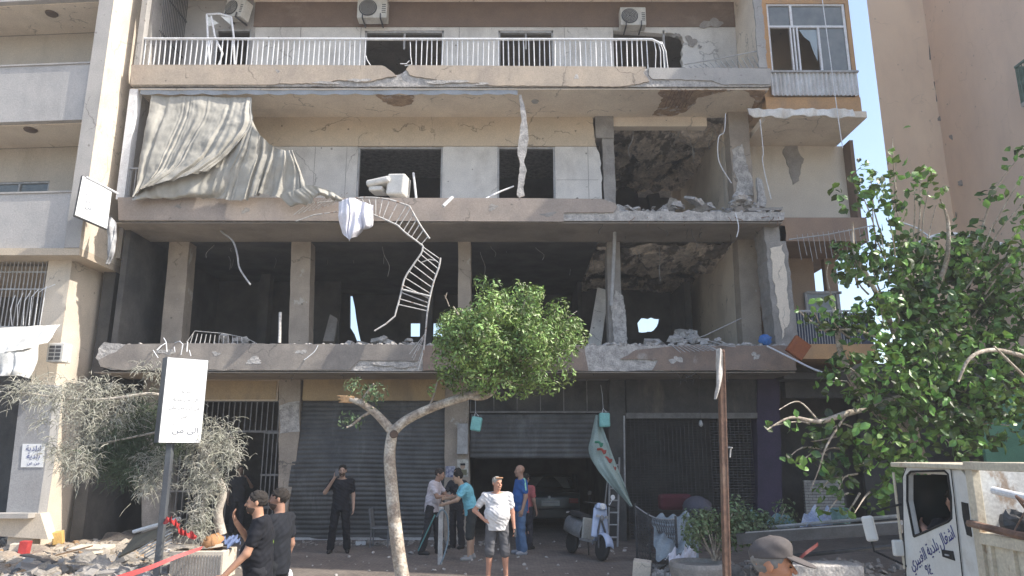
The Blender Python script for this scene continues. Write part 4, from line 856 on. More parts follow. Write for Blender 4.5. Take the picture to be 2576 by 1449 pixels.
# ================================================================ people: one continuous skin each, clothes as children
def surfnets(vals, o, h):
    s = vals < 0; nx, ny, nz = vals.shape; cx, cy, cz = nx-1, ny-1, nz-1
    acc = np.zeros((cx, cy, cz, 3), np.float32); cnt = np.zeros((cx, cy, cz), np.float32)
    for ax in range(3):
        for a in (0, 1):
            for b in (0, 1):
                sl0 = [None]*3; sl1 = [None]*3; off = [0, 0, 0]; q = [i for i in range(3) if i != ax]
                n = (cx, cy, cz)
                off[q[0]] = a; off[q[1]] = b
                for i in range(3): sl0[i] = slice(off[i], off[i]+n[i]); sl1[i] = slice(off[i], off[i]+n[i])
                sl1[ax] = slice(1, 1+n[ax])
                v0 = vals[tuple(sl0)]; v1 = vals[tuple(sl1)]; m = (v0 < 0) != (v1 < 0)
                t = np.where(m, v0/np.where(np.abs(v0-v1) < 1e-9, 1, v0-v1), 0)
                cnt += m
                acc[..., ax] += np.where(m, t, 0)
                if a: acc[..., q[0]] += m
                if b: acc[..., q[1]] += m
    act = cnt > 0; idx = -np.ones(act.shape, np.int64); ii = np.argwhere(act); idx[act] = np.arange(len(ii))
    verts = (ii+acc[act]/cnt[act][:, None])*h+o
    faces = []
    for ax in range(3):
        q = [i for i in range(3) if i != ax]
        sa = [slice(1, -1)]*3; sb = [slice(1, -1)]*3; sa[ax] = slice(0, -1); sb[ax] = slice(1, None)
        A = s[tuple(sa)]; B = s[tuple(sb)]; e = np.argwhere(A != B)
        if not len(e): continue
        fl = A[tuple(e.T)]
        base = e.copy(); base[:, q[0]] += 1; base[:, q[1]] += 1
        c = []
        for d0, d1 in ((0, 0), (1, 0), (1, 1), (0, 1)):
            g = base.copy(); g[:, q[0]] -= d0; g[:, q[1]] -= d1; c.append(idx[tuple(g.T)])
        f = np.stack(c, 1); flip = fl if ax != 1 else ~fl
        f[~flip] = f[~flip][:, ::-1]; faces.append(f)
    return verts, np.concatenate(faces)
class SDF:
    def __init__(s, lo, hi, h):
        s.h = h; s.o = np.array(lo, float); n = np.ceil((np.array(hi)-s.o)/h).astype(int)+1
        s.d = np.full(n, .2, np.float32); s.ax = [s.o[i]+h*np.arange(n[i]) for i in range(3)]
    def sub(s, lo, hi):
        a = [max(0, int((lo[i]-s.o[i])/s.h)) for i in range(3)]; b = [min(s.d.shape[i], int((hi[i]-s.o[i])/s.h)+2) for i in range(3)]
        sl = tuple(slice(a[i], b[i]) for i in range(3))
        X, Y, Z = np.meshgrid(*[s.ax[i][sl[i]] for i in range(3)], indexing='ij'); return sl, X, Y, Z
    def put(s, sl, d, k):
        c = s.d[sl]
        if k > 0:
            hh = np.clip(.5+.5*(c-d)/k, 0, 1); s.d[sl] = c*(1-hh)+d*hh-k*hh*(1-hh)
        else: s.d[sl] = np.minimum(c, d)
    def cap(s, a, b, ra, rb, k=.02, fy=1.0):
        "tapered capsule, flattened front to back by fy"
        a = np.array(a, float); b = np.array(b, float); m = max(ra, rb)+k*1.5+.02
        sl, X, Y, Z = s.sub(np.minimum(a, b)-m, np.maximum(a, b)+m)
        if 0 in X.shape: return
        ab = b-a; L = max(1e-9, (ab**2).sum())
        t = np.clip(((X-a[0])*ab[0]+(Y-a[1])*ab[1]+(Z-a[2])*ab[2])/L, 0, 1)
        dx, dy, dz = X-a[0]-t*ab[0], (Y-a[1]-t*ab[1])/fy, Z-a[2]-t*ab[2]
        s.put(sl, np.sqrt(dx*dx+dy*dy+dz*dz)-(ra+(rb-ra)*t), k)
    def ell(s, c, r, k=.015, M3=None):
        c = np.array(c, float); r = np.array(r, float); m = r.max()+k*1.5+.02; sl, X, Y, Z = s.sub(c-m, c+m)
        if 0 in X.shape: return
        p = [X-c[0], Y-c[1], Z-c[2]]
        if M3 is not None: p = [M3[i][0]*p[0]+M3[i][1]*p[1]+M3[i][2]*p[2] for i in range(3)]
        q = np.sqrt((p[0]/r[0])**2+(p[1]/r[1])**2+(p[2]/r[2])**2); s.put(sl, ((q-1)*r.min()).astype(np.float32), k)
    def cut(s, n, c):
        "keep the side where n.p < c"
        X, Y, Z = np.meshgrid(*s.ax, indexing='ij'); s.d = np.maximum(s.d, (n[0]*X+n[1]*Y+n[2]*Z-c)/math.sqrt(n[0]**2+n[1]**2+n[2]**2)).astype(np.float32)
    def noise(s, amp, f, seed=0):
        X, Y, Z = np.meshgrid(*s.ax, indexing='ij'); s.d += (amp*(np.sin(X*f+seed+2*np.sin(Z*f*.35+seed))*np.cos(Y*f*.8+seed*2)+.8*np.sin((Z+X*.6)*f*1.4+seed+1.5*np.sin(Y*f*.6)))).astype(np.float32)
    def mesh(s): return surfnets(s.d, s.o, s.h)
def person(label, loc, yaw, H=1.75, pose=None, skin=(.40, .24, .16), hair=(.03, .025, .02), shirt=(.02, .02, .025), pants=(.02, .02, .025), shoes=(.03, .03, .03),
           shorts=False, fat=1.0, beard=None, sleeve=.62, sandals=False, h=.0095, cap=None, hairtop=1.0, bald=False, extras=None, group=None, shirt2=None, headyaw=0, headtilt=0):
    J = dict(pel=(0, 0, .96), bel=(0, -.01, 1.10), che=(0, 0, 1.28), nek=(0, .01, 1.47), hed=(0, -.02, 1.632),
             sL=(.185, .01, 1.42), sR=(-.185, .01, 1.42), eL=(.24, .03, 1.13), eR=(-.24, .03, 1.13), wL=(.26, -.05, .88), wR=(-.26, -.05, .88),
             hL=(.09, 0, .93), hR=(-.09, 0, .93), kL=(.105, -.02, .50), kR=(-.105, -.02, .50), aL=(.12, .03, .085), aR=(-.12, .03, .085))
    if pose: J.update(pose)
    J = {k: np.array(v, float) for k, v in J.items()}
    allp = np.array([J[k] for k in J if k[0] in 'pbcnhsekwa' and len(k) > 1 and J[k].shape == (3,) and k not in ('pL', 'pR', 'cL', 'cR')]); lo = allp.min(0)-.26; hi = allp.max(0)+.26; lo[2] = min(lo[2], -.03); hi[2] = J['hed'][2]+.24
    cy, sy = math.cos(yaw), math.sin(yaw); sc_ = H/1.75; loc = np.array(loc, float)
    def outm(sd, name, mat, parent, smooth=True):
        v, f = sd.mesh(); v = v*sc_; w = np.stack([v[:, 0]*cy-v[:, 1]*sy, v[:, 0]*sy+v[:, 1]*cy, v[:, 2]], 1)
        me = bpy.data.meshes.new(name); me.from_pydata(w.tolist(), [], f.tolist()); me.materials.append(mat)
        me.polygons.foreach_set('use_smooth', [True]*len(me.polygons))
        o = bpy.data.objects.new(name, me); C.objects.link(o)
        if parent: o.parent = parent; ORG[o.name] = V(loc)
        else: o.location = loc; ORG[o.name] = V(loc)
        sm = o.modifiers.new('smooth', 'SMOOTH'); sm.iterations = 2; sm.factor = .5
        return o
    mk = lambda nm, c, r=.8, c2=None: M(nm, c, c2 or tuple(q*.8 for q in c), rough=r, bump=.08, bs=60, fine=.06, sc=6)
    msk = mk('skin', skin, .55, tuple(q*.88 for q in skin)); msh = mk('shirt_cloth', shirt, .9); mpa = mk('trouser_cloth', pants, .9)
    # head frame
    hd = J['hed']; a = R(headyaw); tl = R(headtilt)
    Rm = np.array((Matrix.Rotation(a, 3, 'Z') @ Matrix.Rotation(tl, 3, 'X')))
    HP = lambda x, y, z: hd+Rm@np.array((x, y, z))
    def torso(sd, g, k=.05):
        f = fat
        sd.cap(J['pel'], J['bel'], (.135+.02*(f-1))+g, (.128*f)+g, k, .76+.3*(f-1))
        sd.cap(J['bel'], J['che'], (.128*f)+g, .15*(.5+.5*f)+g, k, .72+.25*(f-1))
        sd.cap(J['che']+(J['sL']-J['che'])*.35, J['che']+(J['sR']-J['che'])*.35, .13+g, .13+g, k, .72)
        sd.cap(J['che'], J['nek']+np.array((0, 0, -.06)), .13+g, .075+g, k, .8)
        sd.cap(J['sL']*.97+J['nek']*.03, J['sR']*.97+J['nek']*.03, .052+g, .052+g, k, .9)
        if f > 1.05: sd.ell(J['bel']+np.array((0, -.045*f, -.0)), (.135*f+g, .10*f+g, .13+g), .06)
    def arms(sd, g, part=1.0, k=.02):
        for q in 'LR':
            s_, e, w = J['s'+q], J['e'+q], J['w'+q]; ee = s_+(e-s_)*min(1, part*1.0)
            sd.cap(s_, ee, .052+g, .052+g-(.010)*min(1, part), k)
            if part >= 1: sd.cap(e, w, .041+g, .027+g, k)
    def legs(sd, g, full=1.0, k=.03):
        for q in 'LR':
            h_, kn, an = J['h'+q], J['k'+q], J['a'+q]
            sd.cap(h_, kn, .088+g, .058+g, k)
            if full >= 1: sd.cap(kn, an, .056+g, .040+g, k)
            elif full > .01: sd.cap(kn, kn+(an-kn)*full, .058+g, .060+g, k)
    sd = SDF(lo, hi, h)
    torso(sd, 0); arms(sd, 0); legs(sd, 0)
    for q in 'LR':   # calf bulge, feet
        kn, an = J['k'+q], J['a'+q]; m_ = kn+(an-kn)*.3; sd.ell(m_+np.array((0, .02, 0)), (.052, .058, .12), .03)
        fd = J.get('f'+q, np.array((.02 if q == 'L' else -.02, -.15, -.05))); sd.cap(an+np.array((0, .02, -.035)), an+fd, .036, .028, .02)
    sd.cap(J['nek']+np.array((0, 0, -.07)), HP(0, .02, -.06), .062, .054, .02)
    sd.ell(HP(0, .012, .035), (.077, .096, .088), .01, Rm.T)
    sd.ell(HP(0, -.030, -.035), (.058, .062, .078), .03, Rm.T)
    sd.ell(HP(0, -.065, -.088), (.026, .022, .022), .02, Rm.T)
    sd.cap(HP(0, -.092, .012), HP(0, -.112, -.022), .008, .013, .012)
    sd.cap(HP(-.032, -.083, .024), HP(.032, -.083, .024), .010, .010, .01)
    sd.cap(HP(-.018, -.096, -.052), HP(.018, -.096, -.052), .007, .007, .006)
    for e in (-1, 1):
        sd.ell(HP(e*.079, .012, .0), (.010, .020, .032), .006, Rm.T); sd.ell(HP(e*.038, -.066, -.022), (.02, .02, .02), .015, Rm.T)
    # hands: palm, four unequal fingers, thumb from the side of the palm
    for q in 'LR':
        e, w = J['e'+q], J['w'+q]; d = w-e; d /= np.linalg.norm(d)
        d = J.get('d'+q, d); d = np.array(d, float)/np.linalg.norm(d)
        pn = np.array(J.get('p'+q, (1. if q == 'R' else -1., 0, 0)), float); pn -= d*(pn@d); pn /= np.linalg.norm(pn)   # palm normal
        sdv = np.cross(d, pn)*(1 if q == 'R' else -1)  # towards the thumb side
        sdv = -sdv if (sdv[1] > 0 and abs(d[2]) > .7) else sdv
        for t in (-.022, 0, .022): sd.cap(w+d*.01+sdv*t*.6, w+d*.075+sdv*t, .017, .014, .012)
        crl = J.get('c'+q, .45); crl = float(crl)
        for i, (t, L_) in enumerate(((.030, .066), (.011, .076), (-.009, .070), (-.028, .054))):
            b0_ = w+d*.082+sdv*t; d1 = d*math.cos(crl)+pn*math.sin(crl); d2 = d*math.cos(crl*2)+pn*math.sin(crl*2)
            b1_ = b0_+d1*L_*.55+sdv*t*.12; b2_ = b1_+d2*L_*.45; sd.cap(b0_, b1_, .0095, .0088, .003); sd.cap(b1_, b2_, .0088, .0078, .003)
        tb = w+d*.03+sdv*.028; tm = tb+(d*.6+sdv*.7+pn*.3)*.035; te = tm+(d*.95+pn*.35)*.03
        sd.cap(tb, tm, .014, .011, .006); sd.cap(tm, te, .011, .009, .003)
    body = outm(sd, 'person', msk, None); tag(body, label, 'person', group)
    # shirt
    s2 = SDF(lo, hi, h); torso(s2, .020, .05); arms(s2, .018, sleeve, .03)
    hem = J['pel'][2]-.06 if shorts or True else 0
    s2.cap(J['pel']+np.array((0, 0, -.10)), J['bel'], .168+.03*(fat-1), .15*fat, .05, .84+.3*(fat-1))
    s2.noise(.0045, 30, sum(loc)); s2.noise(.0035, 71, 2+sum(loc)); s2.cut((0, 0, -1), -(J['pel'][2]-.12)); s2.cut((0, -.35, 1), J['nek'][2]-.35*J['nek'][1]+.012)
    sh = outm(s2, 'shirt', msh, body)
    s3 = SDF(lo, hi, h); s3.cap(J['pel']+np.array((0, 0, .0)), J['pel']+np.array((0, 0, .04)), .145, .14, .04, .78)
    if shorts: legs(s3, .024, .12); 
    else: legs(s3, .018, .93)
    s3.noise(.0045, 27, 3+sum(loc)); s3.noise(.003, 66, 1+sum(loc))
    outm(s3, 'shorts' if shorts else 'trousers', mpa, body)
    for q in 'LR':
        an = J['a'+q]; fd = J.get('f'+q, np.array((.02 if q == 'L' else -.02, -.15, -.05))); f2 = SDF(an-.3, an+.3, h)
        f2.cap(an+np.array((0, .025, -.045)), an+fd, .046 if not sandals else .04, .038 if not sandals else .033, .02); f2.cap(an+np.array((0, .025, -.045)), an+np.array((0, .01, .02 if not sandals else -.04)), .046, .044, .02)
        f2.cut((0, 0, 1), an[2]+(.03 if not sandals else -.035))
        outm(f2, 'shoe', mk('shoe', shoes, .7), body)
    if not bald:
        s4 = SDF(hd-.16, hd+.18, min(h, .007)); s4.ell(HP(0, .018, .042), (.083*hairtop**.3, .103, .092*hairtop), .01, Rm.T)
        s4.noise(.0035, 95, 1); s4.noise(.002, 210, 3); n = Rm@np.array((0, -1, -.55)); s4.cut(tuple(n), float(n@HP(0, -.066, .055)))
        n = Rm@np.array((0, -.75, -1)); s4.cut(tuple(n), float(n@HP(0, -.01, -.045 if cap else 0)))
        outm(s4, 'hair', mk('hair', hair, .97), body)
    if cap:
        for o_ in list(bpy.data.objects):
            if o_.parent == body and o_.name.startswith('hair'): pass
        s5 = SDF(hd-.26, hd+.26, .006); s5.ell(HP(0, .012, .052), (.090, .112, .092), .01, Rm.T)
        s5.ell(HP(0, -.025, .10), (.072, .072, .052), .02, Rm.T); s5.ell(HP(0, .015, .148), (.012, .012, .008), .004, Rm.T)
        s5.noise(.0012, 60, 1); n = Rm@np.array((0, -.12, -1)); s5.cut(tuple(n), float(n@HP(0, 0, .042)))
        cm = mk('cap_cloth', cap, .9); oc = outm(s5, 'cap', cm, body)
        s6 = SDF(hd-.26, hd+.26, .005); s6.ell(HP(0, -.128, .040), (.080, .095, .012), .0, (Rm@np.array(Matrix.Rotation(R(16), 3, 'X'))).T); n = Rm@np.array((0, 1, 0)); s6.cut(tuple(n), float(n@HP(0, -.06, 0)))
        ob = outm(s6, 'cap_brim', cm, body)
    if beard:
        s4 = SDF(hd-.17, hd+.14, min(h, .007)); s4.ell(HP(0, -.030, -.047), (.063, .069, .075), .01, Rm.T); s4.noise(.0015, 130, 2)
        n = Rm@np.array((0, .2, 1)); s4.cut(tuple(n), float(n@HP(0, 0, -.052))); outm(s4, 'beard', mk('beard', beard, .8), body)
    eb = MB()
    for e in (-1, 1):
        eb.obox(V(HP(e*.032, -.0955, .028)), (.03, .006, .006), (0, 0, a))
        eb.lathe([(.0, -.004), (.006, -.003), (.007, .0), (.006, .003), (0, .004)], V(HP(e*.031, -.0905, .006)), 8)
    eb.v = [tuple(np.array((x*sc_*cy-y*sc_*sy, x*sc_*sy+y*sc_*cy, z*sc_))+loc) for x, y, z in eb.v]
    eb.build('eyes', mk('dark_eye', (.02, .015, .012), .4), body)
    T = lambda p: V((p[0]*sc_*cy-p[1]*sc_*sy+loc[0], p[0]*sc_*sy+p[1]*sc_*cy+loc[1], p[2]*sc_+loc[2]))
    return body, J, T, HP
# ================================================================ curtain hung off the second balcony
m_curt = M('curtain_cloth', (.40, .38, .335), (.31, .295, .26), rough=.95, sc=2, bump=.12, bs=50, dirt=(.27, .26, .23), dthr=(.5, .75), fine=.05)
from mathutils import noise as mnoise
def lerprow(row, t):
    n = len(row)-1; x = min(max(t*n, 0), n-1e-6); i = int(x); f = x-i; return tuple(row[i][k]*(1-f)+row[i+1][k]*f for k in range(3))
def smoothrow(row): return [tuple(p) for p in smoothpts([V(p) for p in row], 5)]
def cloth(rows, nu, nv, pl=0, amp=0, ph=0, amp2=.02, f2=7, grow=True):
    "rows of (u, v, D) from top to bottom; pleats push the cloth to and fro"
    rows = [smoothrow(r) for r in rows]
    def fn(s, t):
        col = [V(lerprow(r, s)) for r in rows]
        if len(col) == 2: q = col[0].lerp(col[1], t)
        else:
            x = t*(len(col)-1); i = min(int(x), len(col)-2); f = x-i
            a, b, c, d = col[max(i-1, 0)], col[i], col[i+1], col[min(i+2, len(col)-1)]
            q = .5*((2*b)+(c-a)*f+(2*a-5*b+4*c-d)*f*f+(3*b-3*c+d-a)*f**3)
        w = (.22+.78*t) if grow else 1
        sw = s+.02*math.sin(t*5+ph)
        q2 = P(q.x, q.y, q.z); wa = sw+.035*math.sin(sw*13+ph*3)+.02*math.sin(sw*31+ph+t*2); q2.y += amp*w*((.7+.5*math.sin(s*7+ph*5))*math.sin(2*math.pi*pl*wa+ph)+.4*math.sin(2*math.pi*pl*1.73*wa+ph*2+t*2.5)+.22*math.sin(2*math.pi*pl*3.1*wa+t*4+ph))+amp2*math.sin(f2*t+s*9+ph)
        q2.y += .05*mnoise.noise(q2*1.6)+.022*mnoise.noise(q2*5)+.008*mnoise.noise(q2*14); q2.z += .015*mnoise.noise(q2*4+V((9, 1, 4)))
        q2.x += amp*.4*w*math.cos(2*math.pi*pl*sw+ph)
        return q2
    return MB().grid(fn, nu, nv)
ct = cloth([[(380, 238, 16.5), (460, 241, 16.5), (545, 242, 16.5), (632, 243, 16.5)],
            [(372, 290, 16.4), (455, 300, 16.35), (540, 292, 16.3), (633, 275, 16.3)],
            [(352, 390, 16.25), (415, 385, 16.2), (505, 355, 16.15), (631, 312, 16.1)],
            [(340, 455, 16.2), (385, 440, 16.1), (470, 410, 16.05), (580, 375, 16.0)],
            [(332, 502, 16.15), (350, 480, 16.0), (400, 462, 15.95), (520, 430, 15.95)]], 220, 80, 7, .042, .3)
cur = thing('torn_curtain', 'huge grey canvas balcony curtain swagged down to the left from the white railed balcony', 'curtain', P(500, 500, 16.2))
ct.build('main_drop', m_curt, cur, smooth=True)
cloth([[(338, 470, 16.25), (400, 445, 16.2), (500, 405, 16.2), (585, 360, 16.2), (628, 300, 16.2)],
       [(333, 505, 16.12), (390, 490, 16.1), (470, 480, 16.1), (540, 470, 16.1), (600, 430, 16.05)],
       [(340, 488, 16.22), (400, 500, 16.2), (470, 497, 16.22), (530, 497, 16.22), (568, 502, 16.2)]], 90, 30, 5, .05, 1.1, .03).build('lower_swag', m_curt, cur, smooth=True)
cloth([[(632, 311, 15.98), (650, 335, 15.98), (685, 366, 16.0), (718, 378, 16.0), (738, 378, 16.0)],
       [(610, 370, 16.0), (640, 385, 16.0), (680, 392, 16.05), (720, 400, 16.0), (752, 420, 16.0)],
       [(578, 430, 16.05), (625, 440, 16.05), (670, 440, 16.1), (715, 450, 16.05), (765, 455, 16.0)],
       [(568, 502, 16.15), (615, 503, 16.1), (660, 487, 16.1), (720, 500, 16.05), (778, 482, 16.0)]], 100, 50, 6.5, .07, 2.2, .03).build('right_swag', m_curt, cur, smooth=True)
cloth([[(600, 300, 16.3), (632, 305, 16.3), (632, 243, 16.5)], [(590, 350, 16.4), (625, 345, 16.45), (634, 300, 16.5)], [(600, 395, 16.45), (640, 390, 16.5), (660, 350, 16.5)]], 20, 12, 2, .03, 0).build('back_fold', m_curt, cur, smooth=True)
cloth([[(700, 490, 16.08), (740, 478, 16.0), (780, 466, 15.95), (830, 480, 15.95), (862, 500, 15.95)], [(730, 520, 16.1), (765, 500, 15.98), (795, 480, 15.92), (830, 492, 15.92), (858, 505, 15.95)], [(745, 510, 16.2), (775, 515, 16.1), (800, 492, 16), (822, 498, 16), (850, 506, 16)]], 60, 16, 6, .05, .5).build('bunched_end', m_curt, cur, smooth=True)
# scalloped canvas valance under the white railed balcony
m_val = M('grey_valance', (.34, .36, .39), (.27, .29, .31), rough=.9, sc=3)
x0, x1 = PX(352, 235, 16.45)[0], PX(1302, 245, 16.45)[0]
def vf(u, v):
    x = x0+(x1-x0)*u; d = (.15+.035*abs(math.sin(x*math.pi/.55+.4)))*v
    return (x, 16.46+.01*math.sin(x*5), Z3b+.0-.01-d)
va = MB().grid(vf, 260, 3).build('scalloped_valance', m_val, None, solid=.006, loc=(x0, 16.46, Z3b)); tag(va, 'long grey canvas valance with scalloped edge under the white railed balcony', 'awning')
# purlin post and handrail at the far left of the second balcony
g = MB(); 
for k in range(22): x = PX(312, 460, 16.5)[0]+k*.13; g.box(x-.01, x+.01, 16.5, 16.52, Z2, Z2+.8)
g.box(PX(305, 420, 16.5)[0], x, 16.48, 16.54, Z2+.8, Z2+.84)
prt(g, 'balcony_railing', m_gmetal)
# ================================================================ broken railing hanging from the second balcony
br = thing('broken_railing', 'twisted pale metal railing dangling in a zigzag from the second balcony', 'railing', P(1060, 620, 16.0))
def seg(pa, pb, n, D, ra=.022, rr=.013, skip=(), ext=0, nm='railing_section'):
    A = smoothpts([P(u, v, D) for u, v in pa], 6); B = smoothpts([P(u, v, D) for u, v in pb], 6)
    g = MB().tube(A, ra, 7).tube(B, ra, 7)
    def at(L, t): x = t*(len(L)-1); i = min(int(x), len(L)-2); return L[i].lerp(L[i+1], x-i)
    s = g.build(nm, m_bmetal, br)
    for k in range(n):
        if k in skip: continue
        t = (k+.5)/n; MB().tube([at(A, t), at(B, t)], rr, 6).build('baluster', m_bmetal, s)
    return s
seg([(870, 503), (905, 497), (945, 497), (985, 503), (1030, 518)], [(880, 540), (925, 535), (945, 542), (965, 550), (1000, 566)], 9, 16.05)
seg([(1030, 518), (1045, 545), (1060, 570), (1081, 600)], [(1000, 566), (1020, 585), (1040, 600), (1064, 618)], 6, 16.0)
seg([(1064, 618), (1060, 636), (1040, 665), (1018, 700), (1008, 740), (1000, 770)], [(1108, 648), (1104, 672), (1092, 705), (1083, 740), (1078, 765), (1075, 785)], 11, 15.95)
g = MB().tube([P(*q) for q in ((1000, 768, 15.95), (993, 795, 15.95), (970, 815, 15.9), (942, 832, 15.85))], .02, 7)
g.tube([P(*q) for q in ((1075, 783, 15.95), (1071, 830, 16), (1066, 880, 16.1), (1052, 930, 16.2))], .02, 7)
g.tube([P(*q) for q in ((1095, 655, 15.95), (1080, 652, 15.95), (1060, 660, 15.95))], .012, 6).tube([P(1013, 728, 15.93), P(1082, 745, 15.93)], .024, 6)
for a, b in (((1068, 840), (1030, 890)), ((1066, 850), (1040, 905)), ((1066, 870), (1048, 925)), ((1066, 845), (1036, 900))): g.tube([P(*a, 16.15), P(*b, 16.2)], .01, 5)
g.build('loose_rods', m_bmetal, br)
g = MB()
for k in range(9): a = P(752+k*12, 538-k*3, 16.2); g.tube([a+V((-.12, 0, -.02)), a+V((.25, -.05, .28))], .010, 5)
g.tube([P(745, 556, 16.2), P(790, 540, 16.15), P(850, 532, 16.1)], .014, 6); g.tube([P(790, 510, 16.2), P(870, 503, 16.1)], .014, 6)
g.build('flattened_section', m_bmetal, br)
# white cloth caught on it
m_cloth = M('white_cloth', (.72, .71, .76), (.62, .60, .64), rough=.9, sc=8, bump=.1, fine=.04)
c1_ = cloth([[(850, 505, 15.95), (875, 498, 15.9), (905, 503, 15.9), (940, 515, 15.95)], [(850, 535, 15.9), (880, 530, 15.8), (905, 535, 15.8), (940, 540, 15.9)], [(850, 548, 15.9), (872, 575, 15.75), (908, 572, 15.8), (938, 560, 15.9)], [(856, 568, 15.9), (878, 606, 15.8), (896, 588, 15.85), (928, 568, 15.95)]], 60, 40, 3.3, .09, .6, .05).build('cloth', m_cloth, None, smooth=True, loc=P(890, 550, 15.9)); c1_.name = 'hanging_cloth'
tag(c1_, 'white bed sheet snagged on the twisted railing at the end of the grey curtain', 'cloth')
# rags hanging beside the hoarding sign at the left
c2_ = cloth([[(270, 545, 15.9), (283, 548, 15.9), (292, 560, 15.9)], [(268, 570, 15.85), (280, 575, 15.8), (293, 580, 15.9)], [(272, 605, 15.9), (281, 610, 15.8), (291, 605, 15.9)], [(270, 640, 15.9), (277, 640, 15.85), (284, 640, 15.9)], [(267, 664, 15.9), (269, 665, 15.9), (272, 664, 15.9)]], 18, 40, 2, .05, .2, .03).build('rag', M('grey_rag', (.5, .5, .5), (.14, .14, .15), sc=4, bump=.1), None, smooth=True, loc=P(280, 600, 15.9))
tag(c2_, 'grey and white rag dangling beside the tilted white sign on the left building', 'rag')
# ================================================================ conditioners
def ac(name, label, c, w, hgt, d=.32, rot=(0, 0, 0), group=None, br_=True, fan=True):
    t = thing('air_conditioner', label, 'air conditioner', c, group)
    m = Matrix.Translation(c) @ _eul(rot)
    def bld(mb, nm, mat, p, **k):
        mb.v = [tuple(m @ V(q)) for q in mb.v]; return mb.build(nm, mat, p, **k)
    cs = bld(MB().box(-w/2, w/2, 0, d, 0, hgt), 'casing', m_acw, t, bevel=.015)
    if not fan:
        for k in range(4):
            for j in range(2): bld(MB().box(-w*.36+j*w*.38, -w*.36+j*w*.38+w*.32, -.008, 0, hgt*(.12+.2*k), hgt*(.26+.2*k)), 'louvre', m_dmetal, t)
        return t
    f = MB().lathe([(0, 0), (hgt*.40, 0), (hgt*.42, .012), (hgt*.40, .02), (0, .02)], (-w*.14, -.022, hgt*.5), 24, (0, 1, 0)); f = bld(f, 'fan_guard', m_dmetal, t)
    g = MB()
    for k in range(1, 6):
        r = hgt*.07*k; g.tube([(-w*.14+r*math.cos(a*math.pi/10), -.03, hgt*.5+r*math.sin(a*math.pi/10)) for a in range(21)], .004, 4, False)
    bld(g, 'grille_rings', m_acw, f)
    g = MB()
    for k in range(5): g.box(w*.33, w*.46, -.006, 0, hgt*(.25+.1*k), hgt*(.29+.1*k))
    bld(g, 'side_vents', m_dmetal, cs)
    if br_:
        for e in (-1, 1): bld(MB().box(e*w*.3-.015, e*w*.3+.015, -.05, d+.1, -.05, -.01).box(e*w*.3-.015, e*w*.3+.015, -.06, -.03, -.05, .10), 'bracket', m_dmetal, t)
    return t
ac('', 'dusty air conditioner cut by the top edge, over the middle of the white railing', P(935, 42, 17.55)+V((0, 0, -.02)), .82, .60, group='air conditioners on the brown band')
ac('', 'air conditioner on the brown band near the torn window hole', P(1594, 62, 17.55), .70, .55, group='air conditioners on the brown band')
ac('', 'dark broken air conditioner above the balcony door at the top left', P(582, 40, 17.6), .66, .52, rot=(0, R(14), R(-20)), group=None)
ac('', 'small boxed air conditioner with slatted front under the torn awning of the left building', P(135, 910, 15.6), .36, .42, br_=False, fan=False)
# bent metal frame in front of the balcony door
g = MB(); D_ = 16.9
for pts in (((520, 36), (523, 96), (528, 162)), ((582, 43), (588, 90), (590, 162)), ((520, 36), (552, 34), (582, 43)), ((531, 40), (541, 92)), ((541, 92), (560, 135), (550, 163)), ((530, 100), (516, 160))):
    g.tube([P(a, b, D_) for a, b in pts], .028, 5)
fr_ = g.build('bent_door_surround', m_wmetal, None, loc=P(550, 165, D_)); tag(fr_, 'bent white door frame leaning on the balcony behind the white railing', 'frame')
MB().add([P(522, 40, D_), P(550, 58, D_), P(540, 62, D_), P(524, 66, D_)], [(0, 1, 2, 3)]).add([P(555, 40, D_), P(580, 44, D_), P(580, 62, D_)], [(0, 1, 2)]).build('glass_shards', M('white_shard', (.7, .7, .66)), fr_, solid=.008)
# furniture thrown on the second balcony
sf = thing('white_sofa', 'overturned white armchair lying on the second balcony by the dark doorway', 'armchair', P(980, 500, 16.9))
m_sofa = M('white_vinyl', (.68, .66, .62), (.56, .54, .5), rough=.5, sc=4, bump=.05)
MB().obox(P(1003, 470, 16.9), (.46, .5, .55), (0, R(4), R(-12))).build('seat_box', m_sofa, sf, bevel=.05)
MB().obox(P(958, 462, 16.9), (.62, .5, .17), (0, R(-8), R(-12))).build('back_cushion', m_sofa, sf, bevel=.06)
MB().obox(P(952, 480, 16.95), (.36, .45, .13), (0, R(3), R(-12))).build('arm_cushion', m_sofa, sf, bevel=.04)
def rod(label, pts, r, mat=m_wmetal, name='loose_pipe', cat='pipe', n=7, group=None):
    pp = [P(*q) for q in pts]; o = MB().tube(smoothpts(pp, 5) if len(pp) > 2 else pp, r, n).build(name, mat, None, loc=pp[0]); return tag(o, label, cat, group)
rod('upright pale rod standing on the second balcony beside the white armchair', [(1040, 434, 16.9), (1047, 500, 16.9)], .03)
rod('short white tube jutting over the edge of the second balcony', [(1138, 496, 16.2), (1115, 518, 16.0)], .042)
rod('pale plank leaning across the sill right of the white armchair', [(1215, 503, 16.6), (1250, 485, 16.8), (1292, 468, 17.0)], .022)
rod('bent pale strip hanging from the ceiling of the gutted first floor', [(541, 560, 17.2), (560, 585, 17), (585, 605, 16.9), (597, 640, 16.8), (603, 675, 16.8), (630, 716, 16.7)], .022, m_gmetal, 'bent_strip', 'strip')
rod('straight drain pipe in the dark corner of the first floor by the left building', [(372, 600, 18.2), (368, 690, 18.2), (358, 803, 18.2)], .05, m_gmetal, 'drain_pipe')
rod('pale pipe strapped to the cracked first floor column at the right', [(1547, 568, 17.1), (1544, 650, 17.4), (1538, 768, 17.6)], .045, m_gmetal, 'drain_pipe')
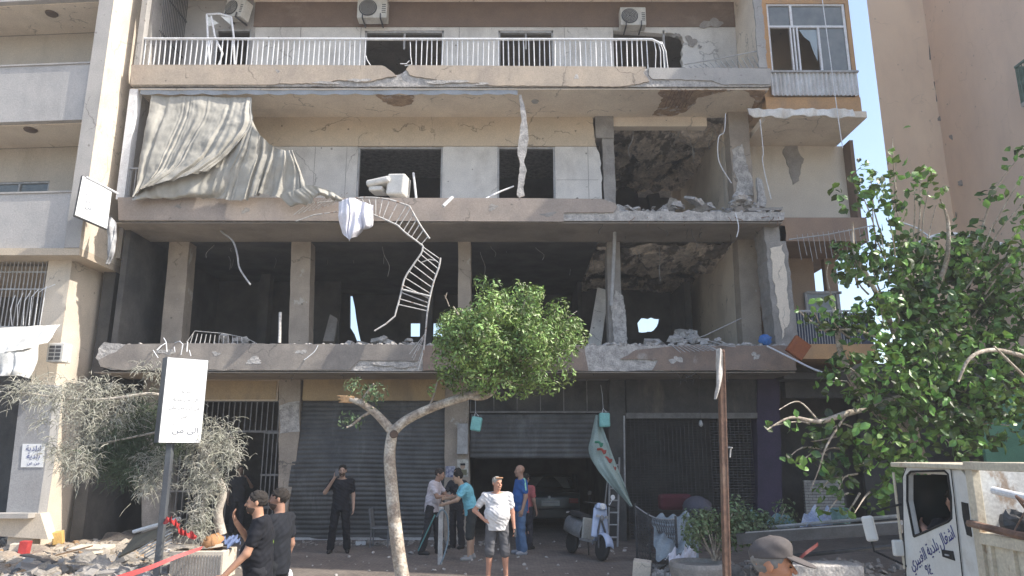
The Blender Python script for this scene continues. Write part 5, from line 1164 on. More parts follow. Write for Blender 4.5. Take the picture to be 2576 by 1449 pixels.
rod('short white post standing on the edge of the first balcony', [(705, 785, 16.6), (703, 862, 16.6)], .035, M('chalky_post', (.62, .6, .57), (.4, .38, .36), sc=12), 'broken_post', 'post')
# peeling strip of render hanging from slab three at the middle
tr = jag(ppoly([(1305, 240), (1312, 300), (1302, 380), (1308, 420), (1300, 490), (1306, 498), (1320, 492), (1316, 470), (1325, 430), (1318, 410), (1330, 350), (1326, 310), (1318, 262), (1312, 240)], 16.55), .012, .08, 80, True)
o_ = MB().prism(tr, 16.5, 16.56).build('peeled_strip', m_concl, None, loc=P(1310, 490, 16.5)); tag(o_, 'tall ragged strip of white render hanging in front of the second balcony wall', 'strip')
def cable(label, pts, r=.012, mat=None, **k): return rod(label, pts, r, mat or m_gmetal, 'cable', 'cable', 5, **k)
cable('white cable swinging from the torn ceiling beside the right column', [(1825, 285, 16.6), (1822, 330, 16.6), (1808, 345, 16.6), (1806, 390, 16.6), (1815, 420, 16.6), (1840, 460, 16.6)], .011, m_wmetal)
cable('long pale cord hanging across the bay window of the orange wing', [(2066, -20, 16.5), (2085, 120, 16.45), (2105, 270, 16.45), (2118, 360, 16.45), (2120, 372, 16.45)], .012, m_wmetal)
cable('thin white cord looping in front of the cream wall of the orange wing', [(1912, 300, 16.6), (1920, 380, 16.6), (1918, 400, 16.6), (1925, 440, 16.6), (1940, 500, 16.6)], .010, m_wmetal)
cable('loose wire fluttering from the second slab at the right', [(1850, 535, 16.3), (1858, 570, 16.25), (1853, 596, 16.25)], .012, m_wmetal)
cable('forked wire drooping over the face of the first slab', [(800, 868, 16.3), (790, 885, 16.28), (765, 905, 16.25)], .011, m_wmetal)
cable('pale cable slung from the first slab down into the leafy tree', [(1930, 870, 16.3), (1990, 900, 15.5), (2040, 925, 14.5), (2085, 942, 13.5)], .022, m_wmetal)
# debris and small bars on the slab edges
q = random.Random(9)
def slabrub(u0, u1, v, D, n, seed, s=(.02, .07), label='', name='rubble_line'):
    g = MB(); q = random.Random(seed)
    for k in range(n):
        u = q.uniform(u0, u1); p = P(u, v, D); p.y += q.uniform(.02, .6); r = q.uniform(*s); g.blob((p.x, p.y, p.z+r*.3), (r*1.3, r, r*.7), k+seed, .3, 6, 4)
    o = g.build(name, m_concl, None, loc=P((u0+u1)/2, v, D)); tag(o, label, 'rubble', None, 'stuff'); return o
slabrub(1560, 1960, 533, 16.42, 120, 1, label='crumbled concrete strewn along the broken edge of the second slab')
slabrub(300, 1040, 866, 16.42, 130, 2, (.015, .05), label='crumbs of masonry along the lip of the first slab, left part')
slabrub(1480, 1990, 868, 16.42, 150, 3, (.02, .08), label='crumbs of masonry along the lip of the first slab, right part')
def bars(label, lst, r=.009, mat=m_wmetal):
    g = MB()
    for pts in lst: g.tube([P(*p) for p in pts], r, 5)
    return tag(g.build('bent_bars', mat, None, loc=P(*lst[0][0])), label, 'bars')
bars('tangle of torn bars sprouting above the white street sign', [((388, 892, 16.2), (395, 880, 16.1), (405, 870, 16.2), (418, 862, 16.4)), ((420, 885, 16.1), (418, 860, 16.2), (412, 850, 16.3)), ((440, 885, 16.2), (438, 872, 16.2)), ((455, 892, 16.2), (460, 865, 16.2), (452, 858, 16.3), (440, 862, 16.4)), ((470, 885, 16.2), (472, 860, 16.4))], .012)
g = []
for k in range(12): g.append(((478+k*12, 866, 16.5), (486+k*11, 838+k*.9, 16.6)))
g.append(((470, 860, 16.5), (490, 832, 16.6), (560, 838, 16.6), (620, 850, 16.6), (650, 866, 16.5)))
bars('crushed low railing lying on the first balcony between the two left columns', g, .009, m_gmetal)
g = []
for k in range(9): g.append(((1690+k*10, 868+k*.3, 16.4), (1712+k*12, 886-k*.6, 16.1)))
g += [((1690, 862, 16.5), (1770, 845, 16.7), (1865, 800, 17.2)), ((1760, 850, 16.5), (1830, 870, 16.3), (1850, 872, 16.2)), ((1800, 852, 16.4), (1835, 868, 16.2)), ((1780, 868, 16.3), (1800, 878, 16.2), (1815, 885, 16.2))]
bars('flattened railing slumped over the first slab above the rusty post', g, .010, m_gmetal)
bars('pair of thin rods lying on the white street sign top', [((385, 880, 12.5), (398, 900, 12.5)), ((480, 895, 12.6), (476, 880, 12.6))], .008)
# chunks at the right end of slab two
ch = MB(); 
for i, (u, v, r) in enumerate(((1862, 500, .26), (1880, 512, .2), (1845, 512, .17), (1900, 518, .14))): ch.blob(P(u, v, 16.9), (r, r*.7, r*.62), i+70, .28, 9, 6)
tag(ch.build('concrete_chunk', m_concl, None, loc=P(1865, 520, 16.9)), 'white lump of broken concrete perched on the right end of the second slab', 'rubble')
o_ = MB().prism(jag(ppoly([(1880, 523), (1970, 520), (1968, 527), (1885, 530)], 16.5), .008, .08, 5, True), 16.5, 17.2).build('tipped_slab_piece', m_conc, None, loc=P(1920, 528, 16.5)); tag(o_, 'flat sliver of concrete resting on the right end of the second slab', 'slab')
o_ = MB().prism(jag(ppoly([(1905, 445), (1918, 452), (1928, 500), (1926, 520), (1908, 516)], 17.3), .012, .07, 6, True), 17.3, 17.42).build('leaning_shard', m_concl, None, loc=P(1915, 518, 17.3)); tag(o_, 'pointed shard of wall leaning beside the right column of the second floor', 'shard')
tag(MB().blob(P(1925, 855, 16.5), (.15, .1, .12), 4, .22, 10, 8).build('blue_bag', M('blue_plastic', (.06, .2, .5), (.04, .12, .35), rough=.4, sc=9), None, loc=P(1925, 862, 16.5), smooth=True), 'crumpled bright blue bag on the first slab by the right column', 'bag')
tag(MB().obox(P(2008, 875, 15.9), (.4, .12, .42), (0, R(38), 0)).build('orange_board', M('orange_board', (.30, .10, .04), (.24, .08, .04), sc=6), None, bevel=.01, loc=P(2008, 900, 15.9)), 'square rust orange board hanging on its corner right of the first slab', 'board')
for i, (u, v, D, nm) in enumerate(((130, 33, 16.4, 'upper left'), (77, 325, 16.4, 'lower left'))):
    z = lz[2 if i == 0 else 1][0]-.03; p = PZ(u, v, z); tag(MB().lathe([(.0, -.05), (.13, -.045), (.15, -.02), (.15, 0), (0, 0)], p, 20).build('ceiling_lamp', M('lamp_bronze', (.14, .10, .07), rough=.5), None, loc=p), ('round bronze ceiling lamp under the topmost balcony of the left building', 'round bronze ceiling lamp under the lower balcony of the left building')[i], 'lamp')
p = PZ(1346, 254, Z3b-.06); tag(MB().lathe([(.0, -.04), (.08, -.035), (.1, 0), (0, 0)], p, 16).build('ceiling_lamp', m_gmetal, None, loc=p), 'small round lamp base on the soffit below the white railing', 'lamp')
# ================================================================ writing
AR = {}
def text(s, name, size, mat, parent, m, extrude=.002, align='CENTER', sx=1, shear=0):
    fc = bpy.data.curves.new(name, 'FONT'); fc.body = s; fc.size = size; fc.align_x = align; fc.align_y = 'CENTER'; fc.extrude = extrude; fc.shear = shear
    o = bpy.data.objects.new(name, fc); C.objects.link(o); fc.materials.append(mat)
    bpy.context.view_layer.update(); me = bpy.data.meshes.new_from_object(o.evaluated_get(bpy.context.evaluated_depsgraph_get())); bpy.data.objects.remove(o)
    me.materials.clear(); me.materials.append(mat); o = bpy.data.objects.new(name, me); C.objects.link(o)
    o.parent = parent; o.matrix_parent_inverse = Matrix(); pm = Matrix.Translation(org(parent)); o.matrix_basis = pm.inverted() @ m @ Matrix.Diagonal((sx, 1, 1, 1))
    return o
def frame_m(o, ex, up):
    "text frame: origin, reading direction, up"
    ex = V(ex).normalized(); n = ex.cross(V(up)).normalized(); u = n.cross(ex).normalized()
    return Matrix(((ex.x, u.x, n.x, o[0]), (ex.y, u.y, n.y, o[1]), (ex.z, u.z, n.z, o[2]), (0, 0, 0, 1)))
# presentation forms, laid out right to left by hand
F_ASHGHAL = '\uFEDD\uFE8E\uFED0\uFEB7\u0627'      # visual order, leftmost glyph first
F_BALADIYA = '\uFE94\uFEF3\uFEAA\uFEE0\uFE91'
F_GHOB = '\uFEF1\uFEAE\uFEF4\uFE92\uFED0\uFEDF\u0627'
# street light box sign
sg = thing('street_sign', 'white illuminated style street sign box on a grey pole with faded lettering', 'sign', (P(425, 1440, 12.6).x, 12.6, 0))
m_sign = M('sign_face', (.74, .75, .75), (.68, .69, .69), rough=.4, sc=2, bump=0, fine=.02)
m_signs = M('sign_side', (.10, .11, .12), (.075, .08, .09), rough=.5, sc=3)
A = P(410, 893, 12.3); B = P(514, 909, 12.75); A2 = P(397, 1116, 12.3); B2 = P(501, 1110, 12.75)
b_ = P(384, 897, 12.55); b2_ = P(370, 1112, 12.55)
zt_, zb_ = (A.z+B.z)/2, (A2.z+B2.z)/2
ex = V((B.x-A.x, B.y-A.y, 0)); exn = ex.normalized(); bk = V((-exn.y, exn.x, 0))*.26; wd = ex.length
O = V((A2.x, A2.y, zb_)); H_ = zt_-zb_; up = V((0, 0, H_))
cs = MB().add([O, O+ex, O+ex+bk, O+bk, O+up, O+ex+up, O+ex+bk+up, O+bk+up], [(0, 3, 2, 1), (4, 5, 6, 7), (0, 1, 5, 4), (1, 2, 6, 5), (2, 3, 7, 6), (3, 0, 4, 7)]).build('sign_box', m_signs, sg)
e_ = -bk.normalized()*.006
fc_ = MB().add([O+e_+exn*.01, O+ex+e_-exn*.01, O+ex+up+e_-exn*.01-V((0, 0, .01)), O+up+e_+exn*.01-V((0, 0, .01))], [(0, 1, 2, 3)]).build('sign_panel', m_sign, sg, solid=.004)
m_ink = M('faded_ink', (.17, .18, .20), (.14, .15, .16), bump=0, fine=0); m_ink2 = M('grey_ink', (.09, .10, .13), bump=0, fine=0)
def onsign(x, y): return frame_m(O+ex*x+up*y+e_*1.9, ex, (0, 0, 1))
for i, (y, s) in enumerate(((.60, '\uFE94\uFEF3\uFEAA\uFEE0\uFE91'), (.505, '\uFE94\uFEF3\uFEAA\uFEE0\uFE91 \uFEE6\uFEE3 \uFEF0\uFEDF\u0627'), (.41, '\uFEF0\uFEE0\uFECB \uFEE6\uFEE3 \uFEF0\uFEDF\u0627 \uFEE6\uFECB'), (.31, '\uFEE6\uFEE3'))): text(s, 'faded_line', .085, m_ink, fc_, onsign(.53, y), .001)
text('\uFEE6\uFEE3 \uFEF0\uFEDF\u0627', 'sign_lettering', .13, m_ink2, fc_, onsign(.6, .14), .001, sx=1.2); text('\uFEE6\uFEE3', 'small_lettering', .05, m_ink2, fc_, onsign(.28, .21), .001)
pc = O+ex*.34+bk*.5; pl = MB().box(pc.x-.05, pc.x+.05, pc.y-.05, pc.y+.05, 0, zb_).build('pole', m_signs, sg, bevel=.008)
MB().box(pc.x-.14, pc.x+.14, pc.y-.14, pc.y+.14, 0, .02).build('base_plate', m_signs, sg)
# tilted sign on the left building
ts = thing('tilted_sign', 'white sign board knocked askew on the cream corner of the left building', 'sign', P(235, 510, 15.3))
c4 = [P(207, 440, 15.15), P(282, 482, 15.6), P(270, 577, 15.6), P(187, 541, 15.15)]
n_ = (c4[1]-c4[0]).cross(c4[3]-c4[0]).normalized(); n_ = n_ if n_.y < 0 else -n_
MB().add(c4+[p-n_*.12 for p in c4], [(0, 1, 2, 3), (7, 6, 5, 4), (0, 4, 5, 1), (1, 5, 6, 2), (2, 6, 7, 3), (3, 7, 4, 0)]).build('sign_box', m_dmetal, ts)
k4 = [p+n_*.006 for p in c4]; kc = (k4[0]+k4[2])/2
pn_ = MB().add([kc+(p-kc)*.97 for p in k4], [(0, 1, 2, 3)]).build('sign_panel', m_sign, ts, solid=.003)
for i, s in enumerate(('\uFE94\uFEF3\uFEAA\uFEE0\uFE91 \uFEE6\uFEE3', '\uFEF0\uFEE0\uFECB \uFEE6\uFEE3', '\uFEE6\uFEE3 \uFEF0\uFEDF\u0627', '\uFEE6\uFECB \uFEE6\uFEE3')):
    t = .2+.16*i; o0 = c4[0].lerp(c4[3], t).lerp(c4[1].lerp(c4[2], t), .5)+n_*.012; text(s, 'faded_line', .12, m_ink2, pn_, frame_m(o0, c4[1]-c4[0], c4[0]-c4[3]), .001)
MB().tube([P(217, 445, 15.2), P(250, 462, 15.4), P(297, 487, 15.7)], .025, 6).build('support_tube', m_wmetal, ts)
MB().tube([P(186, 541, 15.15), P(230, 560, 15.4)], .02, 6).build('support_tube', m_dmetal, ts)
# notice on the grey pier
nt_ = thing('paper_notice', 'white paper notice with blue lettering pasted on the grey shop pier', 'notice', P(82, 1175, LG-.08))
npn = MB().prism(ppoly([(52, 1175), (57, 1116), (113, 1116), (108, 1175)], LG-.075), LG-.075, LG-.068).build('paper', m_sign, nt_)
m_blue = M('blue_ink', (.06, .08, .25), bump=0, fine=0)
for v, s in ((1128, F_BALADIYA+'\u0627'), (1147, '\uFE94\uFEF3\uFEAA\uFEE0\uFE91'), (1164, '\uFEE6\uFECB \uFEE6\uFEE3')): text(s, 'lettering', .16 if v < 1160 else .1, m_blue, npn, frame_m(P(84, v, LG-.08), (1, 0, 0), (0, 0, 1)), .001)
# torn awning at the left
aw = thing('torn_awning', 'torn off-white canvas awning sagging over the left shopfront', 'awning', P(70, 900, 15.5))
m_aw = M('dirty_canvas', (.60, .60, .58), (.48, .48, .46), rough=.95, sc=3, bump=.1, dirt=(.36, .35, .33), dthr=(.5, .7))
cloth([[(-60, 830, 15.9), (0, 824, 15.9), (80, 820, 15.9), (150, 815, 15.9)], [(-60, 868, 15.3), (0, 872, 15.2), (70, 862, 15.2), (132, 842, 15.6)], [(-60, 888, 15.0), (0, 888, 14.9), (60, 878, 15), (118, 862, 15.4)]], 50, 20, 3, .04, .3).build('canopy', m_aw, aw, smooth=True, solid=.005)
cloth([[(-60, 888, 15.0), (0, 886, 14.9), (50, 880, 15), (102, 860, 15.3)], [(-60, 930, 14.95), (0, 928, 14.85), (45, 922, 14.9), (92, 905, 15.2)], [(-60, 955, 15.0), (0, 948, 14.85), (40, 945, 14.9), (72, 952, 15.1)]], 50, 20, 4, .04, 1).build('hanging_flap', m_aw, aw, smooth=True, solid=.005)
MB().tube([P(-20, 950, 14.9), P(48, 955, 15), P(70, 950, 15.4)], .015, 5).tube([P(46, 923, 15), P(44, 975, 15)], .012, 5).build('frame', m_dmetal, aw)
# utilities on the pier by the half open shop
tag(bxp(1150, 1177, 1065, 1142, GW-.2, .15).build('meter_box', m_gmetal, None, bevel=.01, loc=P(1163, 1140, GW-.2)), 'tall grey metal meter box on the pier beside the half open shutter', 'box')
m_paper = M('poster_paper', (.6, .58, .52), (.3, .28, .24), sc=14, bump=0); m_pap2 = M('poster_blue', (.45, .45, .5), (.06, .06, .16), sc=16, bump=0)
po = MB().prism(ppoly([(1150, 1155), (1178, 1155), (1178, 1200), (1150, 1200)], GW-.05), GW-.05, GW-.044).build('poster', m_paper, None, loc=P(1164, 1200, GW-.05)); tag(po, 'poster with a dark haired portrait pasted below the meter box', 'poster')
q_ = P(1164, 1180, GW-.056); MB().lathe([(0, 0), (.06, 0), (.06, .003), (0, .003)], q_+V((0, 0, .06)), 14, (0, -1, 0)).build('portrait_head', M('poster_face', (.42, .3, .22)), po); MB().obox(q_+V((0, 0, -.07)), (.2, .004, .13)).build('portrait_body', M('poster_olive', (.2, .19, .12)), po)
MB().obox(q_+V((0, -.003, .115)), (.12, .003, .05)).build('portrait_hair', m_black, po)
po = MB().prism(ppoly([(1121, 1172), (1145, 1172), (1145, 1200), (1121, 1200)], GW-.05), GW-.05, GW-.044).build('poster', m_pap2, None, loc=P(1133, 1200, GW-.05)); tag(po, 'smaller blue and white poster on the pier left of the portrait poster', 'poster')
def bucket(u, v, label, D=16.9, s=1):
    t = thing('lantern_bucket', label, 'bucket', P(u, v+18, D), 'turquoise buckets hung from the shop lintels'); c = P(u, v+18, D)
    m = M('turquoise_plastic', (.22, .50, .46), (.16, .38, .36), rough=.45, sc=6, bump=0)
    MB().obox(c+V((0, 0, .18)), (.25, .2, .33), (0, R(10)*s, 0)).build('bucket_body', m, t, bevel=.04)
    MB().tube([c+V((-.05, 0, .34)), c+V((-.02, 0, .45)), c+V((.05, 0, .36))], .01, 6).build('handle', m_wmetal, t)
    MB().tube([c+V((-.02, 0, .44)), c+V((-.03, 0, .75)), c+V((-.05, .1, 1.0))], .006, 5).build('hanging_wire', m_gmetal, t)
bucket(1198, 1068, 'turquoise plastic container hung above the meter box'); bucket(1521, 1058, 'turquoise plastic container hung at the top of the printed banner', s=0)
lb = thing('hanging_bulb', 'bare glass bulb dangling before the dark grille shutter', 'bulb', P(1763, 1065, 17.4)); p = P(1763, 1065, 17.4)
MB().lathe([(.0, -.08), (.05, -.05), (.055, -.01), (.035, .05), (.02, .08)], p, 12).build('glass', M('bulb_glass', (.5, .5, .48), rough=.1, spec=.6), lb, smooth=True); MB().tube([p+V((0, 0, .08)), p+V((-.01, 0, .5)), P(1758, 940, 17.4)], .006, 5).build('flex', m_dmetal, lb)
# banner fallen across the shop
bn = thing('fallen_banner', 'long pale green printed banner hanging by one corner between two shops', 'banner', P(1590, 1270, 16.3))
cloth([[(1498, 1044, 17.2), (1503, 1044, 17.2), (1507, 1046, 17.2)], [(1487, 1095, 17.0), (1503, 1085, 16.95), (1520, 1085, 17)], [(1480, 1135, 16.9), (1508, 1120, 16.8), (1537, 1130, 16.9)], [(1500, 1178, 16.7), (1525, 1165, 16.6), (1557, 1180, 16.7)], [(1540, 1228, 16.5), (1556, 1220, 16.4), (1576, 1225, 16.5)], [(1585, 1274, 16.3), (1589, 1274, 16.3), (1592, 1274, 16.3)]], 24, 60, 1.5, .06, .4, .03).build('canvas', M('banner_canvas', (.34, .41, .37), (.25, .31, .28), rough=.8, sc=2, bump=.05), bn, smooth=True)
for (u, v, uu, vv, c) in ((1497, 1112, 1512, 1122, (.05, .25, .15)), (1503, 1130, 1520, 1140, (.4, .08, .06)), (1515, 1150, 1535, 1162, (.4, .08, .06)), (1528, 1170, 1545, 1182, (.35, .1, .08))):
    MB().tube(smoothpts([P(u, v, 16.72), P((u+uu)/2+3, (v+vv)/2-5, 16.65), P(uu, vv, 16.6), P(uu+3, vv-8, 16.6)], 4), .028, 5).build('printed_stroke', M('print', c, bump=0), bn)
rod('thin upright pipe beside the printed banner', [(1570, 1045, 17.6), (1572, 1230, 17.6)], .022, m_gmetal, 'upright_pipe')
# ladder
ld = thing('step_ladder', 'pale metal ladder standing behind the printed banner', 'ladder', (P(1545, 1355, 17).x, 17, 0))
a0, a1, b0_, b1_ = P(1529, 1355, 17), P(1535, 1150, 17.4), P(1553, 1355, 17), P(1558, 1150, 17.4)
for p0, p1 in ((a0, a1), (b0_, b1_)): MB().tube([V((p0.x, p0.y, 0)), p1], .022, 4).build('rail', m_gmetal, ld)
for k in range(7): t = .1+k*.135; MB().tube([V((a0.x, a0.y, 0)).lerp(a1, t), V((b0_.x, b0_.y, 0)).lerp(b1_, t)], .018, 4).build('rung', m_gmetal, ld)
MB().tube([V((a0.x-.12, 17.4, 0)), a1+V((0, .05, 0))], .015, 4).build('rear_leg', m_gmetal, ld)
# wire mesh fence
fn_ = thing('mesh_fence', 'sagging dark wire mesh fence between the scooter and the shrubs', 'fence', (P(1640, 1400, 14.5).x, 14.5, 0))
def fp(u, v):
    a = P(1598, 1272, 15.2); b = P(1700, 1305, 13.9); q = a.lerp(b, u); top = q.z-.10*math.sin(u*3.14); return V((q.x, q.y+.04*math.sin(u*9+v*4), top*v))
g = MB(); n = 26
for k in range(n+1): g.tube([fp(k/n, j/8) for j in range(9)], .006, 3, False)
for j in range(14): g.tube([fp(i/12, j/13) for i in range(13)], .006, 3, False)
for k in range(-8, n): 
    pts = [(k/n+.3*j/8, j/8) for j in range(9)]; pts = [q for q in pts if 0 <= q[0] <= 1]
    if len(pts) > 2: g.tube([fp(*q) for q in pts], .005, 3, False)
g.build('wire_mesh', m_dmetal, fn_)
for u in (0, .35, 1): MB().tube([fp(u, 0), fp(u, 1)+V((0, 0, .05))], .022, 6).build('post', m_dmetal, fn_)
MB().tube([fp(i/10, 1) for i in range(11)], .012, 5).build('top_wire', m_gmetal, fn_)
# rusty post at the right
rp = thing('rusty_post', 'tall leaning rusty steel post with a strip of white cloth at its top', 'post', (P(1830, 1520, 10.8).x, 10.8, 0))
a = V((P(1829, 1500, 10.8).x, 10.8, 0)); b = P(1813, 880, 10.8)
MB().obox((a+b)/2, (.125, .09, (b-a).length), (b-a).to_track_quat('Z', 'Y').to_matrix().to_4x4()).build('shaft', m_rustm, rp, bevel=.01)
MB().obox((a+b)/2+V((.035, -.055, 0)), (.03, .02, (b-a).length*.98), (b-a).to_track_quat('Z', 'Y').to_matrix().to_4x4()).build('flange', m_rustm, rp)
cloth([[(1802, 878, 10.7), (1812, 876, 10.65), (1818, 880, 10.7)], [(1802, 930, 10.7), (1811, 930, 10.62), (1818, 935, 10.7)], [(1799, 975, 10.7), (1805, 980, 10.63), (1814, 970, 10.7)], [(1797, 1003, 10.7), (1800, 1005, 10.65), (1805, 1002, 10.7)]], 10, 30, 1.5, .02, .2).build('cloth_strip', M('soiled_cloth', (.55, .53, .50), (.38, .35, .32), sc=9), rp, smooth=True)
MB().tube([P(1832, 1125, 10.7), P(1842, 1126, 10.65)], .012, 5).tube([P(1838, 1126, 10.7), P(1836, 1150, 10.7)], .012, 5).build('hook', m_gmetal, rp)

rod('bent silver awning frame leaning across the leafy tree', [(2205, 652, 12.6), (2290, 620, 12.4), (2365, 590, 12.3), (2440, 594, 12.2), (2530, 618, 12.2), (2600, 640, 12.2)], .035, m_wmetal, 'bent_awning_frame', 'frame')
rod('grey cord looping down from the bent awning frame over the orange wing', [(2270, 560, 12.5), (2310, 575, 12.5), (2345, 605, 12.4), (2348, 640, 12.4)], .014, m_wmetal, 'cord', 'cord')
# ================================================================ truck
def ryz(mb): mb.v = [(y, x, z) for x, y, z in mb.v]; mb.f = [tuple(reversed(f)) for f in mb.f]; return mb
TX = 3.81
def ty(lst, x=TX): return [(PXx(u, v, x).y, PXx(u, v, x).z) for u, v in lst]
tk = thing('municipal_truck', 'old white municipal works truck with blue lettering on its door, cab to the left', 'truck', (4.6, 6.2, -.13))
m_tw = M('truck_white', (.68, .67, .63), (.60, .585, .54), rough=.35, spec=.5, sc=3, bump=.02, dirt=(.40, .36, .29), dsc=(2, 2, 2), dthr=(.56, .76), fine=.04)
m_tc = M('truck_cream', (.60, .54, .42), (.50, .44, .34), rough=.5, sc=5, bump=.15, dirt=(.26, .15, .08), dsc=(5, 5, 3), dthr=(.58, .68))
m_rub = M('rubber', (.03, .03, .03), rough=.8, bump=.1)
win = ty([(2303, 1349), (2286, 1260), (2286, 1195), (2294, 1186), (2380, 1184), (2389, 1192), (2397, 1250), (2398, 1303), (2390, 1311), (2330, 1338)])
yF = PXx(2272, 1300, TX).y; yR = PXx(2446, 1300, TX).y; zT = 1.99
side = [(yF, .35), (yF, 1.25), (yF-.02, 1.5), (yF-.09, 1.85), (yF-.14, 1.93), (yR+.05, 1.95), (yR, 1.90), (yR, .35)]
cab = ryz(MB().prism(side, TX, TX+.05, [win])).build('cab', m_tw, tk, bevel=.012)
prof = side
g = ryz(MB().prism(side, TX+1.62, TX+1.67)); g.build('cab_far_side', m_tw, cab)
g = MB().box(TX+.05, TX+1.62, yR-.0, yR+.04, .35, 1.93).box(TX+.05, TX+1.62, yR+.04, yF-.14, 1.90, 1.94).box(TX+.05, TX+1.62, yF-.04, yF, .35, 1.25).box(TX+.05, TX+1.62, yR+.04, yF-.04, .5, .55).box(TX+.3, TX+1.4, yR+.1, yR+.4, .55, .95); g.build('cab_shell', m_tw, cab)
MB().add([(TX+.05, yF-.03, 1.27), (TX+1.62, yF-.03, 1.27), (TX+1.62, yF-.12, 1.88), (TX+.05, yF-.12, 1.88)], [(0, 1, 2, 3)]).build('windscreen', M('screen_glass', (.05, .06, .06), rough=.08, spec=.6, bump=0, fine=0), cab)
MB().box(TX+.1, TX+.6, yR+.12, yR+.22, .95, 1.55).build('seat_back', M('seat_vinyl', (.10, .10, .11)), cab, bevel=.03)
MB().lathe([(.17, 0), (.19, .015), (.17, .03)], (TX+.42, yF-.42, 1.25), 20, (0, -.8, .6)).build('steering_wheel', m_dmetal, cab)
MB().obox((TX+.83, (yF+yR)/2-.0, 1.975), (1.75, yF-yR+.10, .045), (0, 0, 0)).build('roof_panel', m_tc, cab, bevel=.012)
def seam(pts, w=.006, nm='door_seam', mat=m_rub, x=TX-.004, par=None):
    q = ty(pts, TX); return MB().tube([V((x, a, b)) for a, b in q], w, 4).build(nm, mat, par or dr)
do = ty([(2283, 1449), (2276, 1320), (2274, 1200), (2284, 1174), (2380, 1173), (2396, 1182), (2404, 1250), (2425, 1449)])
dr = ryz(MB().prism([(a, b) for a, b in do], TX-.012, TX-.001, [[(a, b) for a, b in win]])).build('door', m_tw, tk)
g = MB(); q = ty([(2283, 1449), (2276, 1320), (2274, 1200), (2284, 1174), (2380, 1173), (2396, 1182), (2404, 1250), (2425, 1449)]); g.tube([V((TX-.013, a, b)) for a, b in q], .005, 4); g.build('door_seam', m_rub, dr)
g = MB(); g.tube([V((TX-.014, a, b)) for a, b in win+win[:1]], .011, 5); g.build('window_rubber', m_rub, dr)
hq = ty([(2377, 1400), (2374, 1382), (2402, 1386), (2407, 1410)]); hd_ = ryz(MB().prism(hq, TX-.022, TX-.012)).build('handle', m_rub, dr)
a_, b_ = hq[1], hq[3]; MB().obox((TX-.028, (a_[0]+b_[0])/2, (a_[1]+b_[1])/2), (.012, .05, .012)).build('lever', m_gmetal, hd_)
m_tblue = M('truck_lettering', (.035, .04, .19), bump=0, fine=0, rough=.5)
def ontruck(u, v, u2, v2):
    a = PXx(u, v, TX-.016); b = PXx(u2, v2, TX-.016); return frame_m(a, b-a, (0, 0, 1))
for (u, v, s) in ((2380, 1352, F_ASHGHAL), (2345, 1378, F_BALADIYA), (2309, 1406, F_GHOB)): text(s, 'lettering', .15, m_tblue, dr, ontruck(u, v, u+10, v-7.5), .001, sx=.74)
text('\u0669\u0664', 'fleet_number', .12, m_tblue, dr, ontruck(2336, 1434, 2346, 1433), .001)
text('\uFEF2', 'emblem', .06, m_gmetal, dr, ontruck(2334, 1415, 2344, 1412), .001)
q = ty([(2424, 1300), (2420, 1262), (2436, 1266), (2446, 1350), (2434, 1345)]); ryz(MB().prism(q, TX-.008, TX-.001)).build('vent', m_rub, cab)
MB().tube([(TX-.03, yF+.03, z) for z in (1.0, 1.35, 1.9)], .012, 6).build('drip_rail', m_tc, cab)
mr_ = MB().obox((TX-.28, yF+.12, 1.36), (.11, .045, .24), (0, R(-8), R(-25))).build('mirror', m_tw, tk, bevel=.03)
MB().tube([(TX-.0, yF+.02, 1.02), (TX-.26, yF+.12, 1.15), (TX-.28, yF+.13, 1.3)], .011, 6).tube([(TX-.0, yF-.0, 1.6), (TX-.24, yF+.12, 1.52), (TX-.28, yF+.13, 1.4)], .011, 6).build('mirror_arm', m_rub, mr_)
MB().obox((TX-.07, yF+.03, 1.19), (.10, .05, .15), (0, 0, 0)).build('side_lamp', m_tw, tk, bevel=.015)
def wheel(par, c, r=.36, w=.22, ax=(1, 0, 0)):
    wl = MB().lathe([(r*.6, -w/2), (r*.95, -w/2), (r, -w*.35), (r, w*.35), (r*.95, w/2), (r*.6, w/2)], c, 28, ax).build('wheel', m_rub, par)
    MB().lathe([(0, -w*.42), (r*.3, -w*.42), (r*.58, -w*.3), (r*.6, w*.3), (0, w*.3)], c, 20, ax).build('rim', m_gmetal, wl); return wl
for y in (yF-.75, yF-3.6):
    for x in (TX+.15, TX+1.5): wheel(tk, (x, y, .23))
# cargo body
yb = yR-.06
bd = MB().box(TX-.05, TX+.02, yb-.09, yb, .6, 2.0).box(TX-.06, TX+.02, yb-3.2, yb, 1.955, 2.02).box(TX-.06, TX+.02, yb-3.2, yb-.09, 1.38, 1.47).box(TX-.03, TX+1.7, yb-3.2, yb, .86, .93)
bd = bd.build('cargo_body', m_tc, tk, bevel=.006)
MB().box(TX-.02, TX+.0, yb-3.2, yb-.09, .45, 1.38).build('side_board', m_tc, bd)
g = MB()
for k in range(12): g.box(TX-.05, TX-.021, yb-.2-k*.26, yb-.17-k*.26, .45, 1.38)
g.build('ribs', m_tc, bd)
MB().box(TX-.02, TX+1.7, yb-.06, yb-.01, .9, 1.95).build('front_sheet', M('scuffed_white', (.62, .63, .61), (.50, .49, .46), sc=5, dirt=(.26, .17, .10), dsc=(6, 6, 3), dthr=(.54, .64), rough=.5), bd)
MB().box(TX+.9, TX+.93, yb-3.2, yb-.07, 1.05, 1.94).build('inner_sheet', M('scuffed_sheet', (.62, .63, .60), (.44, .43, .40), sc=5, dirt=(.3, .2, .12), dsc=(4, 4, 4), dthr=(.6, .7), rough=.5), bd)
MB().tube([(TX-.07, yb-.0, 1.53), (TX-.06, yb-.5, 1.50), (TX-.06, yb-1.6, 1.47)], .03, 7).build('rusty_rail', m_rustm, bd)
